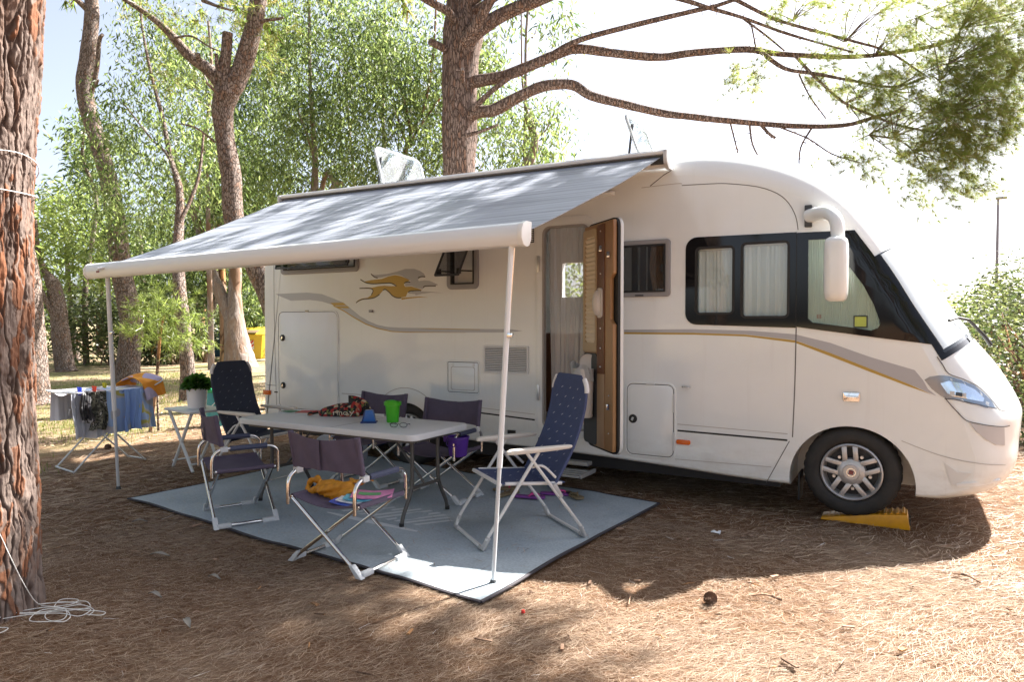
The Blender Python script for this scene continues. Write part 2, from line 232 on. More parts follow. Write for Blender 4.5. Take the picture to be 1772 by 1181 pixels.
TREES = {'near_pine':{'trunk':[(-3.67,-3.84,-0.08,0.292),(-3.67,-3.83,0.08,0.263),(-3.72,-3.8,0.27,0.248),(-3.78,-3.77,0.58,0.249),(-3.79,-3.76,1.03,0.234),(-3.8,-3.75,1.63,0.231),(-3.81,-3.74,2.14,0.234),(-3.81,-3.73,2.53,0.249),(-3.8,-3.72,2.83,0.261),(-3.8,-3.71,3.13,0.264),(-3.84,-3.65,3.91,0.259),(-3.98,-3.52,5.12,0.237),(-4.17,-3.33,7.31,0.167)],'limbs':[]},'second_pine':{'trunk':[(-13.18,0.97,-0.03,0.32),(-13.2,0.96,0.16,0.248),(-13.23,0.96,1.04,0.207),(-13.31,0.95,2.07,0.196),(-13.43,0.9,2.79,0.191),(-13.64,0.8,3.62,0.176),(-13.88,0.7,4.65,0.165),(-13.99,0.68,6.2,0.145),(-14.12,0.7,9.3,0.103)],'limbs':[]},'tall_pine':{'trunk':[(-15.89,4.25,-0.07,0.318),(-15.88,4.26,0.18,0.284),(-15.85,4.29,0.62,0.256),(-15.81,4.34,1.31,0.249),(-15.86,4.32,1.8,0.242),(-16.03,4.25,2.72,0.228),(-16.13,4.22,3.66,0.214),(-16.3,4.16,4.74,0.194),(-16.56,4.04,5.82,0.18),(-16.77,3.94,6.57,0.187),(-16.85,3.91,7.18,0.187),(-16.79,3.97,7.88,0.173),(-16.72,4.03,8.72,0.159),(-16.74,4.04,9.47,0.138),(-16.87,4.04,11.96,0.097)],'limbs':[[(-16.77,4.01,8.92,0.083),(-16.74,3.8,9.02,0.066),(-16.77,3.55,9.14,0.049),(-17.26,3.05,9.58,0.033)],[(-16.5,3.87,6.91,0.061),(-16.33,3.91,7.44,0.054),(-16.22,3.92,8.09,0.047),(-16.08,3.92,8.2,0.04)],[(-16.32,3.87,7.02,0.034),(-16.15,3.85,7.15,0.02)],[(-16.19,4.01,5.62,0.048),(-16.03,3.99,5.74,0.041)]]},'forked_pine':{'trunk':[(-8.7,3.08,-0.07,0.28),(-8.77,3.05,0.25,0.23),(-9.06,2.91,1.35,0.21),(-9.33,2.78,2.15,0.2),(-9.57,2.66,2.75,0.195),(-9.8,2.54,3.22,0.17),(-9.86,2.53,4.0,0.165),(-9.96,2.49,4.68,0.155),(-10.0,2.49,5.15,0.18),(-9.93,2.53,5.45,0.21),(-9.84,2.58,5.57,0.18),(-9.74,2.65,5.8,0.165),(-9.63,2.73,6.2,0.155),(-9.54,2.79,6.65,0.145),(-9.49,2.83,7.05,0.14),(-9.39,2.91,7.85,0.12),(-9.32,3.0,9.55,0.08)],'limbs':[[(-9.95,2.52,5.4,0.13),(-10.05,2.41,5.68,0.119),(-10.18,2.28,5.85,0.108),(-10.28,2.17,5.94,0.097),(-10.38,2.06,6.07,0.087),(-10.48,1.95,6.24,0.076),(-10.56,1.85,6.38,0.065),(-10.68,1.73,6.53,0.055),(-10.85,1.58,6.69,0.044),(-11.04,1.41,6.84,0.034),(-11.3,1.21,7.05,0.024)],[(-9.9,2.44,5.51,0.109),(-9.88,2.42,5.75,0.101),(-9.82,2.42,6.03,0.092),(-9.77,2.42,6.4,0.084)],[(-9.85,2.35,5.58,0.044),(-9.87,2.29,5.78,0.037),(-9.85,2.25,6.01,0.029)],[(-9.54,2.79,6.63,0.04),(-9.32,2.84,6.67,0.031),(-9.09,2.89,6.66,0.023),(-8.95,2.9,6.66,0.015)],[(-10.0,2.04,5.82,0.043),(-9.94,1.96,5.93,0.038)],[(-9.89,2.43,5.32,0.035),(-9.88,2.22,5.4,0.024),(-9.82,2.02,5.45,0.014)],[(-10.02,2.34,4.56,0.02),(-10.03,1.99,4.72,0.015),(-10.01,1.66,4.71,0.009)],[(-10.39,1.83,6.22,0.019),(-10.04,1.91,6.22,0.016),(-9.7,1.99,6.01,0.013),(-9.45,2.01,5.89,0.009)],[(-9.97,2.09,6.86,0.034),(-9.59,2.13,6.68,0.024),(-9.26,2.14,6.55,0.014)]]},'big_pine':{'trunk':[(-5.59,3.14,-0.04,0.403),(-5.58,3.15,0.23,0.35),(-5.59,3.2,1.97,0.306),(-5.59,3.24,3.55,0.249),(-5.6,3.27,4.6,0.263),(-5.59,3.29,5.3,0.271),(-5.57,3.32,5.82,0.297),(-5.58,3.33,6.35,0.245),(-5.56,3.38,7.66,0.21),(-5.66,3.37,9.41,0.175),(-5.7,3.53,11.69,0.124),(-5.77,3.8,14.59,0.054)],'limbs':[[(-5.46,3.23,4.54,0.104),(-5.26,3.23,4.59,0.097),(-4.99,3.27,4.59,0.09),(-4.64,3.36,4.74,0.084),(-4.28,3.46,4.87,0.077),(-3.87,3.57,4.86,0.071),(-3.59,3.62,4.67,0.065),(-3.19,3.73,4.53,0.059),(-2.68,3.9,4.37,0.053),(-2.25,4.03,4.28,0.047),(-1.72,4.22,4.19,0.041),(-1.02,4.5,4.1,0.035),(-0.44,4.72,4.08,0.03),(-0.1,4.8,4.15,0.024),(0.23,4.88,4.22,0.019)],[(-5.46,3.24,5.04,0.095),(-5.27,3.24,5.05,0.089),(-4.87,3.35,5.09,0.083),(-4.45,3.48,5.22,0.077),(-4.04,3.61,5.36,0.071),(-3.76,3.65,5.37,0.066),(-3.23,3.84,5.26,0.06),(-2.72,4.02,5.18,0.055),(-2.29,4.15,5.2,0.049),(-1.64,4.41,5.21,0.044),(-1.27,4.5,5.11,0.039),(-0.57,4.79,5.03,0.033),(-0.12,4.93,5.01,0.028),(0.48,5.16,5.07,0.024),(0.89,5.28,5.17,0.019)],[(-4.09,3.46,5.31,0.045),(-3.71,3.55,5.46,0.041),(-2.95,3.85,5.63,0.036),(-2.28,4.1,5.75,0.032),(-1.97,4.14,5.77,0.027),(-1.61,4.21,5.85,0.023)],[(-5.26,3.11,4.59,0.047),(-4.97,3.17,4.83,0.04),(-4.6,3.27,5.07,0.033)],[(-5.5,3.24,5.52,0.139),(-5.28,3.18,5.73,0.121),(-4.82,3.27,5.95,0.104),(-4.26,3.41,6.11,0.088),(-3.68,3.56,6.33,0.072),(-3.0,3.79,6.89,0.056)],[(-5.35,2.98,5.53,0.084),(-5.12,2.92,5.67,0.073),(-4.81,2.91,6.01,0.062),(-4.52,2.9,6.41,0.052)],[(-5.54,3.11,5.91,0.077),(-5.55,2.91,6.01,0.063),(-5.72,2.63,6.1,0.05),(-5.97,2.3,6.27,0.037)],[(-5.68,3.02,5.53,0.056),(-5.75,2.74,5.56,0.05)],[(-5.4,3.05,5.02,0.038),(-5.28,2.89,5.12,0.033)],[(-3.66,3.51,6.3,0.036),(-2.53,4.01,5.96,0.032),(-2.1,4.12,5.77,0.028),(-1.66,4.23,5.58,0.023),(-1.18,4.37,5.34,0.019),(-0.78,4.46,5.16,0.015),(-0.32,4.58,4.97,0.011)],[(-1.67,4.29,5.6,0.016),(-1.37,4.33,5.32,0.014),(-1.13,4.35,5.07,0.011)],[(-1.74,4.25,5.84,0.027),(-1.33,4.34,5.56,0.024),(-1.01,4.38,5.39,0.021),(-0.32,4.63,5.13,0.017),(0.09,4.73,4.94,0.014),(0.48,4.8,4.6,0.011)],[(-1.42,4.36,5.11,0.031),(-1.13,4.39,4.85,0.027),(-0.77,4.46,4.74,0.023),(-0.32,4.6,4.61,0.019),(0.1,4.7,4.49,0.015),(0.42,4.76,4.53,0.011)],[(-1.01,4.42,5.01,0.023),(-0.77,4.45,4.7,0.021),(-0.43,4.55,4.34,0.018),(-0.09,4.65,4.14,0.016),(0.2,4.71,3.99,0.013),(0.62,4.86,3.87,0.011)],[(-1.81,4.28,4.2,0.012),(-1.72,4.26,3.85,0.01),(-1.66,4.23,3.62,0.008)],[(-1.56,4.31,4.14,0.016),(-1.51,4.27,3.86,0.012),(-1.39,4.27,3.61,0.008)],[(-1.42,4.39,4.14,0.024),(-1.33,4.38,4.02,0.021),(-1.24,4.37,3.94,0.019)],[(-0.81,4.5,4.03,0.015),(-0.92,4.37,3.77,0.011),(-0.93,4.3,3.47,0.008)],[(-1.18,4.41,4.08,0.012),(-0.83,4.45,3.89,0.01),(-0.55,4.45,3.66,0.009),(-0.21,4.49,3.51,0.007)],[(-1.56,4.35,5.52,0.012),(-1.51,4.37,5.25,0.01),(-1.5,4.37,5.15,0.008)],[(-0.96,4.44,4.76,0.011),(-0.83,4.44,4.46,0.01),(-0.63,4.5,4.14,0.008)],[(-5.33,3.07,4.22,0.03),(-5.07,3.1,4.26,0.023),(-4.83,3.13,4.32,0.017)]]},'stump_tree':{'trunk':[(-8.34,10.21,-0.05,0.15),(-8.34,10.3,3.1,0.135),(-8.28,10.4,5.39,0.128),(-8.19,10.47,5.92,0.113),(-8.15,10.5,6.25,0.105),(-8.23,10.47,6.55,0.105),(-8.32,10.42,6.8,0.098)],'limbs':[[(-8.19,10.47,5.92,0.045),(-8.39,10.15,5.46,0.04),(-8.69,9.78,5.28,0.034),(-8.86,9.49,5.3,0.029)],[(-8.2,10.47,6.25,0.037),(-8.44,10.38,7.6,0.03),(-8.48,10.38,8.65,0.022),(-8.5,10.4,9.85,0.015)],[(-8.17,10.49,6.25,0.03),(-7.81,10.47,6.42,0.022),(-7.53,10.41,6.87,0.015)]]},'slender_eucalyptus':{'trunk':[(-11.26,2.64,-0.02,0.194),(-11.27,2.64,0.12,0.15),(-11.28,2.65,0.62,0.129),(-11.35,2.63,1.35,0.124),(-11.52,2.67,2.09,0.114),(-11.74,2.8,2.77,0.099),(-11.91,2.94,3.24,0.089),(-12.09,3.09,4.03,0.074),(-12.39,3.17,4.55,0.052),(-12.64,3.26,4.83,0.047),(-12.97,3.33,5.67,0.041),(-13.37,3.36,6.61,0.03),(-13.73,3.41,7.65,0.024),(-14.2,3.63,8.82,0.019)],'limbs':[[(-11.81,2.89,3.39,0.044),(-11.78,3.11,3.86,0.037),(-11.79,3.31,4.4,0.03),(-11.88,3.48,5.24,0.023)],[(-12.39,3.17,4.55,0.029),(-12.67,3.17,4.91,0.023),(-13.03,3.12,5.2,0.018),(-13.65,2.94,5.95,0.012)]]},'white_eucalyptus':{'trunk':[(-19.31,10.25,-0.12,0.646),(-19.33,10.24,0.24,0.49),(-19.42,10.21,0.76,0.411),(-19.5,10.18,1.41,0.343),(-19.5,10.2,2.04,0.245),(-19.6,10.28,2.63,0.216),(-19.67,10.37,3.27,0.207),(-20.03,10.55,4.65,0.19),(-20.43,10.72,6.71,0.142),(-20.8,10.92,8.83,0.092)],'limbs':[[(-19.38,10.13,1.26,0.254),(-19.65,10.1,1.74,0.225),(-20.06,10.01,2.61,0.197),(-20.37,9.96,3.21,0.168),(-20.8,9.87,4.52,0.139),(-21.29,9.74,5.93,0.11),(-21.83,9.59,7.45,0.08)]]},'brown_trunk':{'trunk':[(-20.63,10.65,0.06,0.174),(-20.65,10.65,0.84,0.143),(-20.7,10.66,1.96,0.133),(-20.88,10.73,3.91,0.113),(-21.26,10.8,6.0,0.083)],'limbs':[]},'leaning_pine':{'trunk':[(-21.78,5.94,-0.05,0.315),(-21.83,5.92,0.19,0.271),(-21.93,5.88,0.93,0.245),(-21.98,5.87,1.62,0.236),(-22.08,5.84,2.24,0.219),(-22.16,5.8,2.64,0.193),(-22.38,5.69,3.02,0.105),(-22.57,5.59,3.55,0.087),(-22.67,5.56,4.6,0.07)],'limbs':[[(-21.98,5.86,1.19,0.105),(-22.02,5.7,1.76,0.09),(-22.11,5.51,2.26,0.075),(-22.21,5.32,2.82,0.06)]]},'thin_pine':{'trunk':[(-27.76,9.43,0.01,0.146),(-27.83,9.4,0.55,0.113),(-27.98,9.36,1.9,0.101),(-28.07,9.33,2.8,0.101),(-28.46,9.49,4.18,0.08),(-28.65,9.65,5.57,0.069)],'limbs':[[(-27.06,9.66,1.9,0.067),(-27.15,9.5,2.43,0.063),(-27.34,9.29,2.78,0.059),(-27.57,9.05,3.08,0.055)]]},'dark_pine':{'trunk':[(-28.36,12.55,0.15,0.225),(-28.36,12.56,0.7,0.188),(-28.42,12.57,1.95,0.175),(-28.49,12.57,3.45,0.163),(-28.64,12.54,5.45,0.125)],'limbs':[]},'far_eucalyptus':{'trunk':[(-24.6,12.4,0.0,0.233),(-24.58,12.42,0.52,0.175),(-24.46,12.54,1.92,0.152),(-24.34,12.65,3.32,0.128),(-24.24,12.76,5.18,0.093)],'limbs':[]},'straight_pine':{'trunk':[(-29.03,11.01,0.1,0.145),(-29.05,11.04,1.45,0.121),(-29.03,11.1,3.38,0.121),(-29.1,11.12,5.32,0.109)],'limbs':[]},'middle_eucalyptus':{'trunk':[(-14.29,9.09,-0.12,0.217),(-14.39,9.1,2.12,0.183),(-14.5,9.11,4.45,0.142),(-14.58,9.08,5.28,0.117),(-14.59,9.11,6.28,0.083),(-14.68,9.09,7.45,0.067),(-14.75,9.09,8.78,0.05),(-14.79,9.12,10.78,0.033)],'limbs':[[(-14.47,9.14,5.03,0.075),(-14.17,9.14,5.75,0.069),(-13.91,9.09,5.55,0.063),(-13.57,9.08,5.11,0.057)],[(-14.21,8.94,4.73,0.098),(-13.79,9.08,5.37,0.09),(-13.55,9.11,5.38,0.081)],[(-14.57,9.11,6.12,0.042),(-14.66,8.85,6.89,0.033),(-14.73,8.6,7.49,0.025)]]},'right_eucalyptus':{'trunk':[(-11.91,9.31,0.1,0.206),(-11.89,9.4,2.72,0.174),(-11.84,9.5,4.93,0.127),(-11.65,9.65,6.36,0.055),(-11.43,9.79,6.99,0.048),(-11.25,9.91,7.46,0.04),(-11.07,10.06,8.89,0.032),(-11.01,10.14,10.63,0.024)],'limbs':[[(-11.55,9.7,6.36,0.048),(-11.37,9.66,6.64,0.039),(-11.02,9.72,7.07,0.031),(-10.65,9.79,7.49,0.023)],[(-11.55,9.7,6.29,0.048),(-11.66,9.53,6.52,0.039),(-11.74,9.38,6.93,0.031),(-11.76,9.26,7.21,0.023)],[(-11.54,9.71,6.36,0.04),(-11.52,9.51,7.09,0.031),(-11.52,9.29,7.57,0.023)]]}}
CROWNS = {'slender_eucalyptus':[(-14.04,3.6,4.32,1.12,0.94),(-12.73,3.79,4.95,0.85,0.97),(-14.27,3.51,5.82,0.88,0.88),(-13.52,3.96,6.57,0.88,0.88),(-15.18,3.5,3.77,0.65,0.78),(-14.34,4.1,7.78,0.78,0.9)],'white_eucalyptus':[(-19.74,10.76,6.05,1.5,1.4),(-21.1,9.92,4.25,1.2,1.0),(-18.89,11.29,7.65,1.4,1.6),(-20.37,11.06,9.21,1.23,1.43),(-21.9,10.81,11.03,1.25,1.25),(-19.54,12.15,10.61,1.25,1.67)],'middle_eucalyptus':[(-14.67,9.07,6.61,1.33,1.33),(-15.52,8.54,5.28,1.0,0.92),(-13.81,9.59,7.61,1.17,1.33),(-14.98,8.95,8.61,1.25,1.25),(-14.42,9.32,10.11,1.33,1.17),(-16.12,8.92,10.16,1.02,1.02),(-13.16,9.34,5.84,0.81,0.81)],'right_eucalyptus':[(-11.4,9.21,6.07,1.31,1.08),(-12.15,9.4,7.78,1.11,1.19),(-11.19,9.96,7.94,0.95,1.27),(-11.89,9.59,9.36,1.27,1.11),(-13.2,9.42,9.57,0.97,1.14),(-10.59,9.66,5.77,0.77,0.77),(-11.85,8.34,5.05,0.9,0.6)],'stump_tree':[(-8.24,9.29,5.84,0.78,0.71),(-8.88,9.53,6.99,0.58,0.88),(-7.87,10.1,6.84,0.66,0.51),(-9.29,9.91,8.5,0.53,0.75),(-8.41,9.16,5.13,0.57,0.35),(-7.26,9.86,6.34,0.42,0.42)],'far_eucalyptus':[(-23.18,12.16,3.47,1.35,1.35),(-24.54,11.36,2.8,1.12,1.12),(-22.02,12.85,4.37,1.12,1.35),(-22.62,13.6,2.15,0.93,1.05)],'leaning_pine':[(-22.51,5.63,3.72,0.79,0.88),(-23.13,6.46,4.75,0.82,0.73),(-23.74,6.04,2.55,0.55,0.73),(-22.64,6.7,3.28,0.73,0.82)],'thin_pine':[(-27.49,9.73,5.05,1.12,1.01),(-29.15,9.97,6.58,1.17,0.7),(-26.89,10.03,3.47,0.9,0.9)],'dark_pine':[(-27.66,11.93,4.59,1.45,1.45),(-29.48,11.99,2.95,1.25,1.25),(-27.95,12.85,2.45,1.12,1.12)],'straight_pine':[(-27.33,9.89,7.3,0.9,1.12),(-28.5,11.44,4.35,1.21,1.21),(-27.73,9.69,8.2,0.68,0.9)],'forked_pine':[(-10.46,1.68,6.62,0.67,0.24),(-9.98,2.2,6.76,0.68,0.24),(-9.29,2.94,6.65,0.5,0.45),(-9.7,2.91,6.13,0.41,0.3),(-10.56,1.95,5.78,0.44,0.29)],'big_pine':[(0.55,4.95,4.64,0.82,0.52),(1.1,5.05,5.0,0.65,0.54),(0.24,4.75,3.82,0.63,0.48),(0.5,4.77,3.22,0.35,0.29),(0.87,5.0,3.8,0.59,0.51),(-0.16,4.65,4.22,0.41,0.45),(-0.85,4.53,5.67,0.54,0.17),(-0.12,4.83,5.66,0.72,0.24),(-1.62,4.29,4.78,0.27,0.25),(-1.83,4.16,4.57,0.2,0.16),(-0.44,4.47,3.51,0.32,0.21),(1.39,5.21,4.49,0.36,0.51),(-0.57,4.55,5.05,0.3,0.17),(-0.03,4.62,4.56,0.41,0.33),(1.22,5.14,5.58,0.65,0.43),(0.87,4.87,3.3,0.36,0.29),(1.04,4.76,4.07,0.53,0.5),(0.09,4.82,5.2,0.38,0.19),(0.73,4.96,5.41,0.66,0.37),(1.47,5.15,5.03,0.36,0.43),(1.36,5.05,3.89,0.25,0.29),(0.49,4.67,4.06,0.58,0.58),(-0.84,4.45,4.8,0.3,0.17),(-1.19,4.38,5.42,0.29,0.12),(0.97,4.86,4.67,0.57,0.5),(0.62,4.73,3.48,0.43,0.36),(-0.57,4.54,4.56,0.34,0.19)]}
DEC = {'gold':[(-4.626,1.91),(-4.574,1.887),(-4.478,1.899),(-4.336,1.907),(-4.243,1.931),(-4.159,1.94),(-4.084,1.925),(-3.972,1.884),(-3.987,1.875),(-4.032,1.868),(-4.051,1.836),(-4.032,1.818),(-3.958,1.819),(-3.899,1.803),(-3.819,1.78),(-3.958,1.775),(-4.003,1.761),(-4.018,1.735),(-4.025,1.718),(-4.085,1.71),(-4.108,1.704),(-4.145,1.711),(-4.199,1.733),(-4.244,1.77),(-4.29,1.798),(-4.321,1.789),(-4.368,1.748),(-4.431,1.719),(-4.503,1.708),(-4.591,1.704),(-4.656,1.684),(-4.689,1.666),(-4.664,1.693),(-4.607,1.71),(-4.527,1.718),(-4.479,1.744),(-4.455,1.78),(-4.463,1.802),(-4.51,1.815),(-4.639,1.817),(-4.55,1.824),(-4.47,1.82),(-4.384,1.833),(-4.306,1.837),(-4.229,1.829),(-4.145,1.827),(-4.16,1.845),(-4.213,1.859),(-4.306,1.861),(-4.454,1.86),(-4.55,1.874)],'gold_leg':[(-4.085,1.707),(-3.958,1.713),(-3.849,1.716),(-3.741,1.704),(-3.849,1.707),(-3.996,1.698),(-4.081,1.688)],'silver':[(-4.481,1.963),(-4.438,1.949),(-4.259,1.955),(-4.136,1.974),(-4.031,1.997),(-3.92,1.993),(-3.848,1.97),(-3.797,1.939),(-3.783,1.909),(-3.833,1.911),(-3.873,1.889),(-3.866,1.869),(-3.79,1.875),(-3.726,1.867),(-3.683,1.849),(-3.627,1.827),(-3.669,1.817),(-3.776,1.817),(-3.819,1.789),(-3.888,1.802),(-3.951,1.824),(-4.028,1.822),(-4.043,1.836),(-4.025,1.858),(-3.961,1.873),(-4.08,1.931),(-4.159,1.946),(-4.245,1.937),(-4.336,1.921),(-4.391,1.918),(-4.438,1.931)],'silver_leg':[(-3.995,1.758),(-3.943,1.769),(-3.812,1.766),(-3.705,1.76),(-3.571,1.746),(-3.705,1.752),(-3.827,1.743),(-3.903,1.73),(-3.911,1.742),(-3.988,1.749)],'stroke_a':[(-4.626,1.91),(-4.55,1.874),(-4.454,1.86),(-4.306,1.861),(-4.213,1.859),(-4.145,1.827)],'stroke_b':[(-4.689,1.666),(-4.656,1.684),(-4.591,1.703),(-4.503,1.707),(-4.431,1.718),(-4.368,1.748)],'stroke_c':[(-4.321,1.791),(-4.29,1.798),(-4.244,1.77),(-4.199,1.732),(-4.145,1.71),(-4.085,1.708)],'stroke_d':[(-4.639,1.817),(-4.51,1.815),(-4.463,1.802),(-4.455,1.78),(-4.479,1.744)],'stroke_e':[(-4.481,1.963),(-4.438,1.931),(-4.391,1.918)],'stroke_f':[(-3.995,1.761),(-3.958,1.775),(-3.834,1.775)],'stroke_g':[(-3.873,1.901),(-3.833,1.912),(-3.783,1.909)],'stroke_h':[(-4.047,1.853),(-4.01,1.867),(-3.969,1.863)],'stroke_i':[(-3.812,1.806),(-3.776,1.818),(-3.655,1.816)],'swoosh':[(-5.904,1.784),(-5.68,1.788),(-5.405,1.79),(-5.184,1.769),(-5.011,1.718),(-4.864,1.669),(-4.761,1.605),(-4.638,1.527),(-4.518,1.473),(-4.399,1.435),(-4.263,1.413),(-4.092,1.406),(-3.743,1.404),(-3.31,1.398),(-2.825,1.396),(-2.686,1.383),(-2.825,1.367),(-3.31,1.363),(-3.654,1.364),(-4.017,1.365),(-4.206,1.372),(-4.399,1.405),(-4.558,1.45),(-4.72,1.52),(-4.865,1.591),(-5.012,1.647),(-5.185,1.689),(-5.361,1.708),(-5.657,1.705),(-5.774,1.74)],'swoosh_block':[(-5.059,1.671),(-4.874,1.672),(-4.822,1.642),(-5.002,1.641)],'swoosh_block2':[(-4.987,1.634),(-4.81,1.634),(-4.777,1.611),(-4.944,1.613)],'swoosh_edge':[(-5.012,1.647),(-4.865,1.591),(-4.72,1.52),(-4.558,1.45),(-4.399,1.405),(-4.206,1.372),(-4.017,1.365),(-3.654,1.364),(-3.31,1.363),(-3.31,1.361),(-3.654,1.36),(-4.017,1.357),(-4.206,1.363),(-4.399,1.393),(-4.558,1.438),(-4.72,1.507),(-4.865,1.578),(-5.012,1.635)],'swoosh_edge2':[(-3.924,1.403),(-3.394,1.397),(-3.144,1.393),(-3.144,1.389),(-3.394,1.391),(-3.743,1.395)],'front_grey':[(-1.714,1.397),(-1.131,1.404),(-0.688,1.393),(-0.374,1.369),(-0.134,1.308),(0.12,1.213),(0.397,1.128),(0.446,1.062),(0.477,1.001),(0.528,0.956),(0.364,1.031),(0.121,1.131),(-0.133,1.236),(-0.373,1.326),(-0.73,1.366),(-1.131,1.376),(-1.714,1.377)],'front_gold':[(-1.714,1.376),(-1.131,1.375),(-0.73,1.364),(-0.373,1.324),(-0.133,1.235),(0.121,1.13),(0.364,1.03),(0.498,0.966),(0.364,1.013),(0.122,1.107),(-0.133,1.211),(-0.373,1.306),(-0.73,1.35),(-1.131,1.36),(-1.714,1.36)],'lamp':[(0.455,1.064),(0.486,1.086),(0.54,1.097),(0.594,1.096),(0.661,1.073),(0.74,1.037),(0.792,0.989),(0.838,0.937),(0.855,0.892),(0.807,0.892),(0.703,0.918),(0.616,0.94),(0.576,0.946),(0.549,0.961),(0.5,1.002)],'lamp_in':[(0.548,1.044),(0.595,1.062),(0.675,1.046),(0.74,1.01),(0.793,0.954),(0.787,0.93),(0.702,0.945),(0.616,0.96),(0.589,0.979)],'lamp_chrome':[(0.603,0.994),(0.629,0.992),(0.628,0.963),(0.604,0.967)],'lamp_dark':[(0.637,0.989),(0.67,0.984),(0.67,0.959),(0.636,0.964)],'lamp_chrome2':[(0.675,0.983),(0.692,0.984),(0.692,0.956),(0.676,0.959)],'lamp_line':[(0.573,0.942),(0.63,0.939),(0.703,0.921),(0.794,0.899),(0.851,0.887)],'bonnet_seam':[(0.525,1.223),(0.559,1.168),(0.594,1.11),(0.674,1.077),(0.753,1.034),(0.805,0.982),(0.851,0.922),(0.88,0.882),(0.915,0.88)],'bumper_seam':[(0.576,0.946),(0.61,0.9),(0.651,0.851),(0.678,0.818),(0.711,0.796),(0.795,0.779),(0.859,0.774),(0.904,0.776),(0.929,0.785)],'recess_shade':[(0.714,0.79),(0.796,0.775),(0.86,0.77),(0.902,0.77),(0.907,0.652),(0.861,0.652),(0.81,0.679),(0.757,0.729)],'bumper_line':[(0.324,0.634),(0.43,0.594),(0.534,0.559),(0.635,0.536),(0.734,0.523),(0.831,0.519),(0.914,0.526)],'fog':[(0.578,0.508),(0.65,0.451),(0.735,0.449),(0.684,0.392),(0.648,0.352),(0.621,0.357)],'fog_lip':[(0.649,0.372),(0.749,0.393),(0.883,0.434),(0.865,0.412),(0.762,0.373),(0.651,0.352)],'roof_seam':[(-1.231,2.554),(-0.998,2.544),(-0.869,2.532),(-0.655,2.488),(-0.509,2.423),(-0.427,2.342),(-0.378,2.24),(-0.361,2.141)],'roof_joint':[(-1.494,2.575),(-1.422,2.624),(-1.374,2.656),(-1.298,2.69)],'roof_joint2':[(-1.231,2.568),(-1.288,2.573),(-1.568,2.568)],'blind':[(-0.289,2.063),(-0.059,2.059),(-0.016,1.854),(0.075,1.72),(0.141,1.584),(0.186,1.449),(0.17,1.418),(0.127,1.4),(-0.003,1.422),(-0.255,1.457),(-0.286,1.486)],'cab_black':[(-0.366,2.1195),(0.011,2.112),(0.12,1.95),(0.25,1.74),(0.4,1.5),(0.525,1.3),(0.453,1.312),(0.2,1.345),(-0.366,1.424)],'diag':[(-0.406,0.569),(-0.482,0.414),(-0.568,0.238)],'lower':[(-1.274,0.349),(-0.532,0.361)],'wiper':[]}
